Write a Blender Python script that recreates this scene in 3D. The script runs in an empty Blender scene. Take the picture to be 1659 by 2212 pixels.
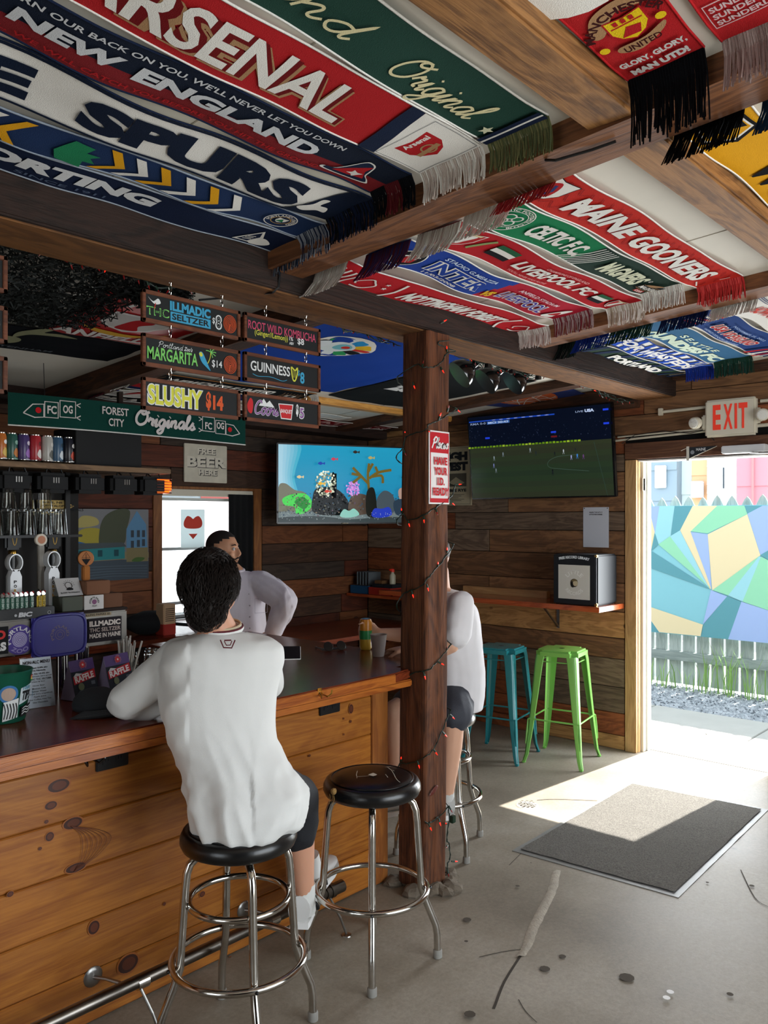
import bpy, bmesh, math, random
from mathutils import Vector, Matrix, noise
from mathutils.geometry import tessellate_polygon
random.seed(7)
SC = bpy.context.scene
COL = SC.collection
PI = math.pi
# ---------------------------------------------------------------- camera
TH = math.radians(42.2); FX, FY = math.cos(TH), math.sin(TH); RX, RY = math.sin(TH), -math.cos(TH)
HH = 1.68; FP = 1770.0
cam = bpy.data.cameras.new('camera'); cam.sensor_fit = 'VERTICAL'; cam.sensor_height = 36; cam.sensor_width = 27
cam.lens = FP/2212*36; cam.shift_y = 14/2212; cam.clip_start = .05
camo = bpy.data.objects.new('camera', cam); COL.objects.link(camo)
camo.location = (0, 0, HH); camo.rotation_euler = (PI/2, 0, TH-PI/2); SC.camera = camo
# ---------------------------------------------------------------- sky, sun, daylight, exposure
SC.view_settings.view_transform = 'Standard'; SC.view_settings.look = 'None'
SC.view_settings.gamma = 1; SC.view_settings.use_curve_mapping = False; SC.view_settings.exposure = 0.0
SC.cycles.max_bounces = 8; SC.cycles.diffuse_bounces = 4; SC.cycles.glossy_bounces = 4; SC.cycles.transparent_max_bounces = 12
SC.cycles.sample_clamp_indirect = 4
w = bpy.data.worlds.new('sky'); SC.world = w; w.use_nodes = True
w.node_tree.nodes['Background'].inputs[0].default_value = (.80, .90, 1, 1)
w.node_tree.nodes['Background'].inputs[1].default_value = 3.0
def lamp(name, kind, loc, direc, energy, color=(1, 1, 1), **kw):
    l = bpy.data.lights.new(name, kind); l.energy = energy; l.color = color
    for k, v in kw.items(): setattr(l, k, v)
    o = bpy.data.objects.new(name, l); COL.objects.link(o); o.location = loc
    o.rotation_euler = Vector(direc).to_track_quat('-Z', 'Y').to_euler(); return o
lamp('sun', 'SUN', (8, 2, 8), (-1.73, .157, -2.10), 20, (1, .965, .9), angle=.009)
# area lamps added as daylight from unseen openings beside and behind the camera
lamp('daylight_right', 'AREA', (2.5, -1.75, 1.45), (-.22, 1, .16), 66, (.93, .97, 1), shape='RECTANGLE', size=2.9, size_y=2.1)
lamp('daylight_behind', 'AREA', (-2.3, .9, 1.4), (1, .12, 0.1), 9, (1, .96, .9), shape='RECTANGLE', size=2.4, size_y=1.9)
lamp('daylight_door', 'AREA', (5.85, 2.15, 1.1), (-1, .12, 0), 62, (.93, .97, 1), shape='RECTANGLE', size=.85, size_y=1.9)
lamp('daylight_window', 'AREA', (3.8, 5.42, 1.42), (-.1, -1, -.1), 5, (.95, .98, 1), shape='RECTANGLE', size=.8, size_y=.95)
# ---------------------------------------------------------------- pixel rays to world planes (used to measure places)
def ray(u, v):
    a = (u-829.5)/FP; return (FX+RX*a, FY+RY*a, (1120-v)/FP)
def onX(u, v, X): d = ray(u, v); t = X/d[0]; return Vector((X, d[1]*t, HH+d[2]*t))
def onY(u, v, Y): d = ray(u, v); t = Y/d[1]; return Vector((d[0]*t, Y, HH+d[2]*t))
def onZ(u, v, z=0.): d = ray(u, v); t = (z-HH)/d[2]; return Vector((d[0]*t, d[1]*t, z))
def atD(u, v, t): d = ray(u, v); return Vector((d[0]*t, d[1]*t, HH+d[2]*t))
ZC0, ZCK = 2.80, .0625
def zc(Y): return ZC0-ZCK*Y
def onC(u, v): d = ray(u, v); t = (ZC0-HH)/(d[2]+ZCK*d[1]); return Vector((d[0]*t, d[1]*t, HH+d[2]*t))
# ---------------------------------------------------------------- materials
def hexc(h):
    h = h.lstrip('#'); c = [int(h[i:i+2], 16)/255 for i in (0, 2, 4)]
    return tuple(x/12.92 if x <= .04045 else ((x+.055)/1.055)**2.4 for x in c)+(1,)
MATS = {}
def mat(name, col='#808080', rough=.6, metal=0., emis=0., spec=.5, trans=0., bump=0., bscale=200., coat=0., var=0., vscale=6., alpha=1.):
    if name in MATS: return MATS[name]
    m = bpy.data.materials.new(name); m.use_nodes = True; nt = m.node_tree; b = nt.nodes['Principled BSDF']
    c = hexc(col) if isinstance(col, str) else tuple(col)+(1,)
    b.inputs['Base Color'].default_value = c; b.inputs['Roughness'].default_value = rough; b.inputs['Metallic'].default_value = metal
    b.inputs['Specular IOR Level'].default_value = spec; b.inputs['Transmission Weight'].default_value = trans
    b.inputs['Coat Weight'].default_value = coat; b.inputs['Coat Roughness'].default_value = .12
    if alpha < 1: b.inputs['Alpha'].default_value = alpha
    if emis: b.inputs['Emission Color'].default_value = c; b.inputs['Emission Strength'].default_value = emis
    if bump or var: tc = nt.nodes.new('ShaderNodeTexCoord')
    if bump:
        n = nt.nodes.new('ShaderNodeTexNoise'); n.inputs['Scale'].default_value = bscale; n.inputs['Detail'].default_value = 3
        bp = nt.nodes.new('ShaderNodeBump'); bp.inputs['Strength'].default_value = bump; bp.inputs['Distance'].default_value = .004
        nt.links.new(tc.outputs['Object'], n.inputs['Vector']); nt.links.new(n.outputs[0], bp.inputs['Height']); nt.links.new(bp.outputs[0], b.inputs['Normal'])
    if var:
        n = nt.nodes.new('ShaderNodeTexNoise'); n.inputs['Scale'].default_value = vscale; n.inputs['Detail'].default_value = 5
        r = nt.nodes.new('ShaderNodeMapRange'); r.inputs['From Min'].default_value = .3; r.inputs['From Max'].default_value = .7
        r.inputs['To Min'].default_value = 1-var; r.inputs['To Max'].default_value = 1+var*.6
        mx = nt.nodes.new('ShaderNodeVectorMath'); mx.operation = 'SCALE'; mx.inputs[0].default_value = c[:3]
        nt.links.new(tc.outputs['Object'], n.inputs['Vector']); nt.links.new(n.outputs[0], r.inputs['Value'])
        nt.links.new(r.outputs[0], mx.inputs['Scale']); nt.links.new(mx.outputs[0], b.inputs['Base Color'])
    MATS[name] = m; return m
def wood(name, c1, c2, axis=0, rough=.65, spread=.25, knots=0., coat=0., scale=1., bump=.25, hue=.0, spec=.4, sine=.3):
    """grain along one axis; every object gets its own offset and its own tone"""
    if name in MATS: return MATS[name]
    m = bpy.data.materials.new(name); m.use_nodes = True; nt = m.node_tree; L = nt.links.new; N = nt.nodes.new
    b = nt.nodes['Principled BSDF']; b.inputs['Roughness'].default_value = rough; b.inputs['Coat Weight'].default_value = coat
    b.inputs['Coat Roughness'].default_value = .18; b.inputs['Specular IOR Level'].default_value = spec
    tc = N('ShaderNodeTexCoord'); oi = N('ShaderNodeObjectInfo')
    off = N('ShaderNodeVectorMath'); off.operation = 'SCALE'; off.inputs[0].default_value = (37, 61, 23); L(oi.outputs['Random'], off.inputs['Scale'])
    ad = N('ShaderNodeVectorMath'); L(tc.outputs['Object'], ad.inputs[0]); L(off.outputs[0], ad.inputs[1])
    def nz(s_long, s_cross, det, dist=0., rgh=.6):
        mp = N('ShaderNodeMapping'); s = [s_cross*scale]*3; s[axis] = s_long*scale; mp.inputs['Scale'].default_value = s
        L(ad.outputs[0], mp.inputs['Vector']); n = N('ShaderNodeTexNoise'); n.inputs['Scale'].default_value = 1; n.inputs['Detail'].default_value = det
        n.inputs['Distortion'].default_value = dist; n.inputs['Roughness'].default_value = rgh; L(mp.outputs[0], n.inputs['Vector']); return n.outputs[0]
    big = nz(1.2, 7, 4, 1.0); fine = nz(4, 130, 5, .3, .7)
    wv = N('ShaderNodeMath'); wv.operation = 'MULTIPLY'; L(big, wv.inputs[0]); wv.inputs[1].default_value = 38
    sn = N('ShaderNodeMath'); sn.operation = 'SINE'; L(wv.outputs[0], sn.inputs[0])
    mr = N('ShaderNodeMapRange'); mr.inputs['From Min'].default_value = -1; mr.inputs['From Max'].default_value = 1; mr.inputs['To Max'].default_value = sine; L(sn.outputs[0], mr.inputs['Value'])
    a1 = N('ShaderNodeMath'); a1.operation = 'MULTIPLY_ADD'; L(fine, a1.inputs[0]); a1.inputs[1].default_value = .85; L(mr.outputs[0], a1.inputs[2])
    cr = N('ShaderNodeValToRGB'); cr.color_ramp.elements[0].position = .25; cr.color_ramp.elements[1].position = .50+sine
    cr.color_ramp.elements[0].color = hexc(c1); cr.color_ramp.elements[1].color = hexc(c2); L(a1.outputs[0], cr.inputs[0])
    last = cr.outputs[0]
    if knots:
        mp = N('ShaderNodeMapping'); s = [4.2]*3; s[axis] = 2.6; mp.inputs['Scale'].default_value = s; L(ad.outputs[0], mp.inputs['Vector'])
        vo = N('ShaderNodeTexVoronoi'); vo.inputs['Scale'].default_value = 1; L(mp.outputs[0], vo.inputs['Vector'])
        kr = N('ShaderNodeMapRange'); kr.inputs['From Min'].default_value = knots*.8; kr.inputs['From Max'].default_value = knots
        kr.inputs['To Min'].default_value = .9; kr.inputs['To Max'].default_value = 0; L(vo.outputs['Distance'], kr.inputs['Value'])
        km = N('ShaderNodeMix'); km.data_type = 'RGBA'; km.inputs[7].default_value = hexc('#3a1c10'); L(kr.outputs[0], km.inputs[0]); L(last, km.inputs[6]); last = km.outputs[2]
    hs = N('ShaderNodeHueSaturation'); vr = N('ShaderNodeMapRange'); vr.inputs['To Min'].default_value = 1-spread; vr.inputs['To Max'].default_value = 1+spread*.8
    L(oi.outputs['Random'], vr.inputs['Value']); L(vr.outputs[0], hs.inputs['Value']); L(last, hs.inputs['Color'])
    if hue:
        hr = N('ShaderNodeMapRange'); wn = N('ShaderNodeTexWhiteNoise'); wn.noise_dimensions = '1D'; L(oi.outputs['Random'], wn.inputs['W'])
        hr.inputs['To Min'].default_value = 1-hue; hr.inputs['To Max'].default_value = 1+hue*.5; L(wn.outputs[0], hr.inputs['Value']); L(hr.outputs[0], hs.inputs['Saturation'])
    L(hs.outputs[0], b.inputs['Base Color'])
    bp = N('ShaderNodeBump'); bp.inputs['Strength'].default_value = bump; bp.inputs['Distance'].default_value = .004; L(a1.outputs[0], bp.inputs['Height']); L(bp.outputs[0], b.inputs['Normal'])
    MATS[name] = m; return m
# ---------------------------------------------------------------- geometry
class G:
    """a bag of faces with a material index each; becomes ONE mesh"""
    def __init__(s): s.v = []; s.f = []; s.m = []; s.mats = []; s.cur = 0
    def use(s, m):
        if m not in s.mats: s.mats.append(m)
        s.cur = s.mats.index(m); return s
    def add(s, vs, fs):
        o = len(s.v); s.v += [Vector(p) for p in vs]; s.f += [tuple(i+o for i in q) for q in fs]; s.m += [s.cur]*len(fs); return s
    def box(s, a, b):
        x0, y0, z0 = [min(a[i], b[i]) for i in range(3)]; x1, y1, z1 = [max(a[i], b[i]) for i in range(3)]
        return s.add([(x0,y0,z0),(x1,y0,z0),(x1,y1,z0),(x0,y1,z0),(x0,y0,z1),(x1,y0,z1),(x1,y1,z1),(x0,y1,z1)],
                     [(0,3,2,1),(4,5,6,7),(0,1,5,4),(1,2,6,5),(2,3,7,6),(3,0,4,7)])
    def bbox(s, a, b, r=.004):
        """box with chamfered edges"""
        bm = bmesh.new(); bmesh.ops.create_cube(bm, size=1)
        c = [(a[i]+b[i])/2 for i in range(3)]; d = [abs(b[i]-a[i]) for i in range(3)]
        for v in bm.verts: v.co = Vector([c[i]+v.co[i]*d[i] for i in range(3)])
        bmesh.ops.bevel(bm, geom=bm.edges[:], offset=min(r, min(d)*.45), segments=2, affect='EDGES')
        bm.verts.index_update(); s.add([v.co.copy() for v in bm.verts], [[v.index for v in f.verts] for f in bm.faces]); bm.free(); return s
    def tube(s, path, r, n=8, closed=False, caps=True):
        P = [Vector(p) for p in path]; k = len(P); rs = r if isinstance(r, (list, tuple)) else [r]*k; vs = []; fs = []
        up = None
        for i in range(k):
            a = P[(i-1) % k] if (i or closed) else P[i]; b = P[(i+1) % k] if (i < k-1 or closed) else P[i]
            t = (b-a).normalized() if (b-a).length > 1e-9 else Vector((0, 0, 1))
            if up is None: up = Vector((0, 0, 1)) if abs(t.z) < .9 else Vector((1, 0, 0))
            e1 = up-t*up.dot(t)
            if e1.length < 1e-6: e1 = t.orthogonal()
            e1.normalize(); up = e1; e2 = t.cross(e1)
            vs += [P[i]+(e1*math.cos(2*PI*j/n)+e2*math.sin(2*PI*j/n))*rs[i] for j in range(n)]
        for i in range(k if closed else k-1):
            a, b = i*n, ((i+1) % k)*n; fs += [(a+j, a+(j+1) % n, b+(j+1) % n, b+j) for j in range(n)]
        if caps and not closed: fs += [tuple(range(n))[::-1], tuple((k-1)*n+j for j in range(n))]
        return s.add(vs, fs)
    def cyl(s, a, b, r, n=16, r2=None): return s.tube([a, b], [r, r if r2 is None else r2], n)
    def lathe(s, prof, c=(0, 0, 0), n=24, axis=None):
        c = Vector(c); q = Vector((0, 0, 1)).rotation_difference(Vector(axis)) if axis else None; vs = []; fs = []; k = len(prof)
        for r, z in prof:
            for j in range(n):
                p = Vector((r*math.cos(2*PI*j/n), r*math.sin(2*PI*j/n), z)); vs.append(c+((q @ p) if q else p))
        for i in range(k-1): fs += [(i*n+j, i*n+(j+1) % n, (i+1)*n+(j+1) % n, (i+1)*n+j) for j in range(n)]
        if prof[0][0] > 1e-4: fs.append(tuple(range(n))[::-1])
        if prof[-1][0] > 1e-4: fs.append(tuple((k-1)*n+j for j in range(n)))
        return s.add(vs, fs)
    def ball(s, c, r, n=10, q=None):
        c = Vector(c); r = r if isinstance(r, (list, tuple)) else (r,)*3; vs = []; fs = []; h = max(4, n//2+2)
        for i in range(h+1):
            a = PI*i/h
            for j in range(n):
                b = 2*PI*j/n; p = Vector((r[0]*math.sin(a)*math.cos(b), r[1]*math.sin(a)*math.sin(b), r[2]*math.cos(a))); vs.append(c+((q @ p) if q else p))
        for i in range(h): fs += [(i*n+j, (i+1)*n+j, (i+1)*n+(j+1) % n, i*n+(j+1) % n) for j in range(n)]
        return s.add(vs, fs)
    def prism(s, pts, d):
        """flat polygon (3D points) extruded by vector d"""
        P = [Vector(p) for p in pts]; n = len(P); d = Vector(d); tr = tessellate_polygon([P])
        s.add(P+[p+d for p in P], [tuple(t) for t in tr]+[tuple(i+n for i in t)[::-1] for t in tr]+[(i, (i+1) % n, (i+1) % n+n, i+n) for i in range(n)]); return s
    def grid(s, f, nu, nv, mf=None, cu=False):
        vs = [f(i/nu, j/nv) for j in range(nv+1) for i in range(nu+1)]; fs = [(j*(nu+1)+i, j*(nu+1)+i+1, (j+1)*(nu+1)+i+1, (j+1)*(nu+1)+i) for j in range(nv) for i in range(nu)]
        if mf:
            o = len(s.v); s.v += [Vector(p) for p in vs]
            for k, q in enumerate(fs):
                i, j = k % nu, k//nu; s.use(mf((i+.5)/nu, (j+.5)/nv)); s.f.append(tuple(a+o for a in q)); s.m.append(s.cur)
            return s
        return s.add(vs, fs)
    def xf(s, M): s.v = [M @ v for v in s.v]; return s
    def join(s, o, M=None):
        for p, q in ((len(s.v), o),):
            s.v += [(M @ v if M else v.copy()) for v in q.v]
            for f_, mi in zip(q.f, q.m):
                if q.mats: s.use(q.mats[mi])
                s.f.append(tuple(i+p for i in f_)); s.m.append(s.cur)
        return s
ORG = {}
def origin(o): return ORG.get(o.name, Vector((0, 0, 0)))
def mk(name, g, m=None, parent=None, world=False, smooth=False, label=None):
    """link geometry as ONE mesh object; world=True: g is in world coordinates"""
    me = bpy.data.meshes.new(name); off = origin(parent) if (parent is not None and world) else Vector((0, 0, 0))
    me.from_pydata([v-off for v in g.v], [], g.f)
    for x in (g.mats or ([m] if m else [])): me.materials.append(x)
    if g.mats and len(g.mats) > 1: me.polygons.foreach_set('material_index', g.m)
    if smooth:
        me.polygons.foreach_set('use_smooth', [True]*len(me.polygons))
        if smooth != 'all': me.set_sharp_from_angle(angle=math.radians(38))
    me.update(); o = bpy.data.objects.new(name, me); COL.objects.link(o)
    if parent is not None: o.parent = parent; ORG[o.name] = origin(parent)
    if label: o['label'] = label
    return o
def tag(o, label=None, cat=None, group=None, kind=None):
    if label: o['label'] = label
    if cat: o['category'] = cat
    if group: o['group'] = group
    if kind: o['kind'] = kind
    return o
def thing(name, label, cat, loc=(0, 0, 0), rz=0., group=None):
    o = bpy.data.objects.new(name, None); COL.objects.link(o); o.location = loc; o.rotation_euler = (0, 0, rz); ORG[o.name] = Vector(loc)
    return tag(o, label, cat, group)
def solo(name, label, cat, g, m=None, loc=None, group=None, smooth=False):
    """a thing that is one mesh; origin moved to its base"""
    if loc is None:
        n = len(g.v); loc = Vector((sum(v.x for v in g.v)/n, sum(v.y for v in g.v)/n, min(v.z for v in g.v)))
    loc = Vector(loc); g.v = [v-loc for v in g.v]; o = mk(name, g, m, smooth=smooth); o.location = loc; return tag(o, label, cat, group)
def dup(root, loc, rz=None, label=None, group=None):
    r = root.copy(); COL.objects.link(r); r.location = loc
    if rz is not None: r.rotation_euler = (0, 0, rz)
    if label: r['label'] = label
    if group: r['group'] = group
    for ch in list(root.children):
        c = ch.copy(); COL.objects.link(c); c.parent = r
        for gch in ch.children: d = gch.copy(); COL.objects.link(d); d.parent = c
    return r
def struct(name, g, m=None, parent=None, smooth=False):
    o = mk(name, g, m, parent, smooth=smooth)
    if parent is None: o['kind'] = 'structure'
    return o
# ---------------------------------------------------------------- lettering and flat print on surfaces
_T = {}
def text2d(s, bold=.02, spacing=1.0):
    k = (s, bold, spacing)
    if k not in _T:
        c = bpy.data.curves.new('t', 'FONT'); c.body = s; c.offset = bold; c.resolution_u = 3; c.space_character = spacing; c.space_line = .9; c.align_x = 'CENTER'
        o = bpy.data.objects.new('t', c); me = o.to_mesh()
        vs = [(v.co.x, v.co.y) for v in me.vertices]; fs = [tuple(p.vertices) for p in me.polygons]; o.to_mesh_clear(); bpy.data.objects.remove(o); bpy.data.curves.remove(c)
        xs = [a for a, b in vs] or [0, 1]; ys = [b for a, b in vs] or [0, 1]; x0, x1, y0, y1 = min(xs), max(xs), min(ys), max(ys)
        _T[k] = ([((a-x0)/max(1e-6, x1-x0), (b-y0)/max(1e-6, y1-y0)) for a, b in vs], fs)
    return _T[k]
def smooth_path(P, n=6, closed=False):
    P = [Vector((p[0], p[1], 0)) for p in P]; out = []; k = len(P)
    if k < 3: return [(p.x, p.y) for p in P]
    for i in range(k if closed else k-1):
        p0 = P[(i-1) % k] if (i or closed) else P[0]; p1 = P[i]; p2 = P[(i+1) % k]; p3 = P[(i+2) % k] if (i+2 < k or closed) else P[-1]
        for j in range(n):
            t = j/n; q = .5*((2*p1)+(p2-p0)*t+(2*p0-5*p1+4*p2-p3)*t*t+(3*p1-p0-3*p2+p3)*t**3); out.append((q.x, q.y))
    if not closed: out.append((P[-1].x, P[-1].y))
    return out
class Surf:
    """f(s,t,off) maps local metres to 3D; prints are thin layers of real geometry on it"""
    def __init__(s, f, refine=0., step=.0005, base=.0012, clip=None): s.f = f; s.clip = clip; s.g = {}; s.lay = base; s.step = step; s.ref = refine
    SPLIT = {'chevron', 'stripe', 'sticker', 'ray', 'painted_shape', 'flag', 'crack', 'stain', 'paint_spot', 'slot', 'star', 'lettering', 'band', 'heart', 'label', 'knot'}
    def geo(s, part):
        if part in s.SPLIT: k = (part, len(s.g)); s.g[k] = G(); return s.g[k]
        return s.g.setdefault(part, G())
    def put(s, part, m, vs2, fs, lay=None):
        s.lay += s.step; o = s.lay if lay is None else lay
        if s.clip: vs2 = [(min(max(a, 0), s.clip[0]), min(max(b, 0), s.clip[1])) for a, b in vs2]
        if s.ref:
            bm = bmesh.new(); bv = [bm.verts.new((a, b, 0)) for a, b in vs2]
            for f_ in fs:
                try: bm.faces.new([bv[i] for i in f_])
                except ValueError: pass
            for _ in range(5):
                ed = [e for e in bm.edges if e.calc_length() > s.ref]
                if not ed: break
                bmesh.ops.subdivide_edges(bm, edges=ed, cuts=1); bmesh.ops.triangulate(bm, faces=[f_ for f_ in bm.faces if len(f_.verts) > 4])
            bm.verts.index_update(); vs2 = [(v.co.x, v.co.y) for v in bm.verts]; fs = [[v.index for v in f_.verts] for f_ in bm.faces]; bm.free()
        s.geo(part).use(m).add([s.f(a, b, o) for a, b in vs2], fs)
    def text(s, st, s0, t0, s1, t1, m, part='lettering', bold=.02, shear=0., rot=None, spacing=1.):
        vs, fs = text2d(st, bold, spacing); w_, h = s1-s0, t1-t0
        pts = [(s0+a*w_+b*shear*h, t0+b*h) for a, b in vs]
        if rot:
            c, sn = math.cos(rot), math.sin(rot); cx, cy = (s0+s1)/2, (t0+t1)/2; pts = [(cx+(a-cx)*c-(b-cy)*sn, cy+(a-cx)*sn+(b-cy)*c) for a, b in pts]
        s.put(part, m, pts, fs)
    def arc(s, st, cx, cy, r, a0, a1, h, m, part='lettering', bold=.02, out=True):
        vs, fs = text2d(st, bold); pts = []
        for a, b in vs:
            ang = a0+(a1-a0)*a; rr = r+(b*h if out else (1-b)*h) ; pts.append((cx+rr*math.cos(ang), cy+rr*math.sin(ang)))
        s.put(part, m, pts, fs)
    def poly(s, pts, m, part='print'):
        tr = tessellate_polygon([[Vector((a, b, 0)) for a, b in pts]]); s.put(part, m, pts, [tuple(t) for t in tr])
    def blob(s, pts, m, part='print'): s.poly(smooth_path(pts, 5, True), m, part)
    def disc(s, cx, cy, r, m, part='print', ry=None, n=22): ry = ry or r; s.poly([(cx+r*math.cos(2*PI*i/n), cy+ry*math.sin(2*PI*i/n)) for i in range(n)], m, part)
    def line(s, pts, w_, m, part='print', sm=0, closed=False):
        if sm: pts = smooth_path(pts, sm, closed)
        n = len(pts); L_ = []; R_ = []
        for i in range(n):
            a = pts[(i-1) % n] if (i or closed) else pts[i]; b = pts[(i+1) % n] if (i < n-1 or closed) else pts[i]; dx, dy = b[0]-a[0], b[1]-a[1]; l = math.hypot(dx, dy) or 1
            nx, ny = -dy/l*w_/2, dx/l*w_/2; L_.append((pts[i][0]+nx, pts[i][1]+ny)); R_.append((pts[i][0]-nx, pts[i][1]-ny))
        s.put(part, m, L_+R_, [(i, (i+1) % n, n+(i+1) % n, n+i) for i in range(n if closed else n-1)])
    def ring(s, cx, cy, r, w_, m, part='print', ry=None, n=26): k = (ry or r)/r; s.line([(cx+r*math.cos(2*PI*i/n), cy+r*k*math.sin(2*PI*i/n)) for i in range(n)], w_, m, part, closed=True)
    def rect(s, s0, t0, s1, t1, m, part='print'): s.put(part, m, [(s0, t0), (s1, t0), (s1, t1), (s0, t1)], [(0, 1, 2, 3)])
    def frame(s, s0, t0, s1, t1, w_, m, part='print'): s.line([(s0, t0), (s1, t0), (s1, t1), (s0, t1)], w_, m, part, closed=True)
    def star(s, cx, cy, r, m, part='print', k=.45): s.poly([(cx+(r if i % 2 == 0 else r*k)*math.sin(PI*i/5), cy+(r if i % 2 == 0 else r*k)*math.cos(PI*i/5)) for i in range(10)], m, part)
    def shield(s, cx, cy, w_, h, m, part='crest'): s.poly([(cx-w_/2, cy+h/2), (cx, cy+h*.42), (cx+w_/2, cy+h/2), (cx+w_/2, cy-h*.05), (cx+w_*.32, cy-h*.33), (cx, cy-h/2), (cx-w_*.32, cy-h*.33), (cx-w_/2, cy-h*.05)], m, part)
    def done(s, parent, labels=None):
        out = []
        for k, g in s.g.items(): out.append(mk(k if isinstance(k, str) else k[0], g, None, parent, world=True))
        return out
def plane(O, U, V):
    """flat Surf: s along U, t along V (unit vectors), print floats on the U x V side"""
    O, U, V = Vector(O), Vector(U), Vector(V); Nn = U.cross(V)
    return lambda a, b, o: O+U*a+V*b+Nn*o
SCRIPT = {  # handwriting strokes: x-height 1, each letter joins the next
 'O': (1.5, [[(1.0,2.0),(.45,1.9),(.1,1.2),(.15,.4),(.6,0),(1.15,.3),(1.35,1.1),(1.15,1.8),(.8,2.0),(.6,1.7),(.9,1.5),(1.5,1.9)]]),
 'r': (.75, [[(0,.5),(.25,1.1),(.3,.85),(.6,.9),(.5,.2),(.75,.1)]]),
 'i': (.5, [[(0,.3),(.25,1.0),(.2,.1),(.35,0),(.5,.3)], [(.3,1.4),(.36,1.5)]]),
 'g': (.95, [[(.75,.9),(.4,1.0),(.1,.5),(.3,0),(.6,.2),(.75,.95),(.65,-.6),(.3,-1.0),(.05,-.7),(.5,-.2),(.95,.3)]]),
 'n': (.95, [[(0,.3),(.2,1.0),(.15,0)], [(.17,.5),(.5,1.0),(.65,.8),(.6,.15),(.75,0),(.95,.3)]]),
 'a': (.95, [[(.75,.9),(.4,1.0),(.1,.5),(.3,0),(.6,.3),(.75,.95),(.7,.15),(.8,0),(.95,.3)]]),
 'l': (.55, [[(0,.3),(.35,1.5),(.3,2.0),(.12,1.6),(.15,.3),(.3,0),(.55,.3)]]),
 's': (.7, [[(0,.2),(.35,1.05),(.3,.75),(.55,.3),(.35,0),(.1,.1)], [(.5,.1),(.7,.3)]]),
 'd': (.95, [[(.75,.9),(.4,1.0),(.1,.5),(.3,0),(.6,.3),(.85,2.0),(.7,.3),(.8,0),(.95,.3)]]),
 't': (.6, [[(.3,1.9),(.2,.4),(.35,0),(.6,.3)], [(.02,1.25),(.55,1.3)]]),
 'P': (1.25, [[(.35,1.9),(.3,.8),(.15,-.1)], [(.05,1.4),(.5,2.1),(1.1,1.9),(1.05,1.2),(.4,.95)]]),
 'e': (.75, [[(0,.4),(.45,.6),(.5,.95),(.25,.95),(.12,.4),(.3,0),(.75,.3)]]), ' ': (.6, []),
 'C': (1.2, [[(1.05,1.6),(.9,1.95),(.45,1.8),(.15,1.0),(.3,.2),(.7,0),(1.2,.3)]]), 'o': (.85, [[(.5,1),(.15,.7),(.2,.1),(.55,0),(.75,.5),(.5,1),(.85,.85)]])}
def script(sf, st, s0, t0, w_, h, m, width, part='lettering', shear=.25):
    tot = sum(SCRIPT[c][0] for c in st); k = w_/tot; x = 0
    for c in st:
        adv, strokes = SCRIPT[c]
        for p in strokes: sf.line([(s0+(x+a)*k+b*h/2*shear, t0+b*h/2) for a, b in p], width, m, part, sm=4)
        x += adv
# ---------------------------------------------------------------- palette
def cl(h, name=None, **k): return mat(name or 'paint_'+h.strip('#'), h, k.pop('rough', .85), **k)
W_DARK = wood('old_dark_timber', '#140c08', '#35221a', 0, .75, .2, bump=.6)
W_DARKY = wood('old_dark_timber_cross', '#20120b', '#5a3722', 1, .7, .2, bump=.6)
W_BEAM = wood('brown_ceiling_timber', '#5c3818', '#a87642', 0, .7, .15, bump=.5)
W_POST = wood('rough_post_timber', '#24110a', '#6e4024', 2, .85, .1, bump=1.2, sine=.18)
W_PINE = wood('varnished_knotty_pine', '#824617', '#ac6c28', 0, .4, .10, coat=.2, bump=.08, scale=.8, sine=.16)
W_BAR = wood('glossy_redwood_top', '#4a1c0e', '#7c3820', 0, .2, .1, coat=.0, bump=.03, sine=.25, spec=.3)
W_APRON = wood('varnished_slab_edge', '#7a3510', '#b86a26', 0, .32, .1, coat=.6, bump=.2)
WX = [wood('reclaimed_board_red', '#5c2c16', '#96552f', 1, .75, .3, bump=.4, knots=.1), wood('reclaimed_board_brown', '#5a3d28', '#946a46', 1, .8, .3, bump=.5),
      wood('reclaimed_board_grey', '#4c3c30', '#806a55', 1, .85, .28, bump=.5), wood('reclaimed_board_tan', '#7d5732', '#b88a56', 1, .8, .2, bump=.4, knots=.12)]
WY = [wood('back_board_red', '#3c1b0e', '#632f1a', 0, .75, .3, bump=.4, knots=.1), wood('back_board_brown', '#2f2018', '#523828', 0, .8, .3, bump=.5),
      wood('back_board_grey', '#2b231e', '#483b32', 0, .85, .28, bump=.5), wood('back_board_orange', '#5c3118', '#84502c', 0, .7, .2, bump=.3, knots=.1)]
W_TRIM = wood('tan_door_casing', '#9a7448', '#c49c6a', 2, .6, .05, bump=.2)
W_TRIMR = wood('brown_window_casing', '#6e3f1e', '#95602f', 2, .6, .08, bump=.2)
W_LED = wood('glossy_red_ledge', '#8a3a1c', '#c05c2e', 1, .25, .08, coat=.7, bump=.1)
W_FRAME = wood('menu_frame_wood', '#4a2412', '#7a452a', 0, .6, .1, bump=.3)
CEIL = mat('cream_ceiling_board', '#ddd8cc', .8, var=.06, vscale=3)
BLACK = mat('black_plastic', '#0d0f12', .35); BLKM = mat('black_metal', '#0b0c0e', .3, spec=.6); CHROME = mat('worn_chrome', '#c9c6c0', .13, 1.0, var=.12, vscale=30)
STEEL = mat('brushed_steel', '#9a9894', .32, 1.0); PIPE = mat('worn_steel_pipe', '#77716a', .28, 1.0, var=.3, vscale=14)
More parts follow.
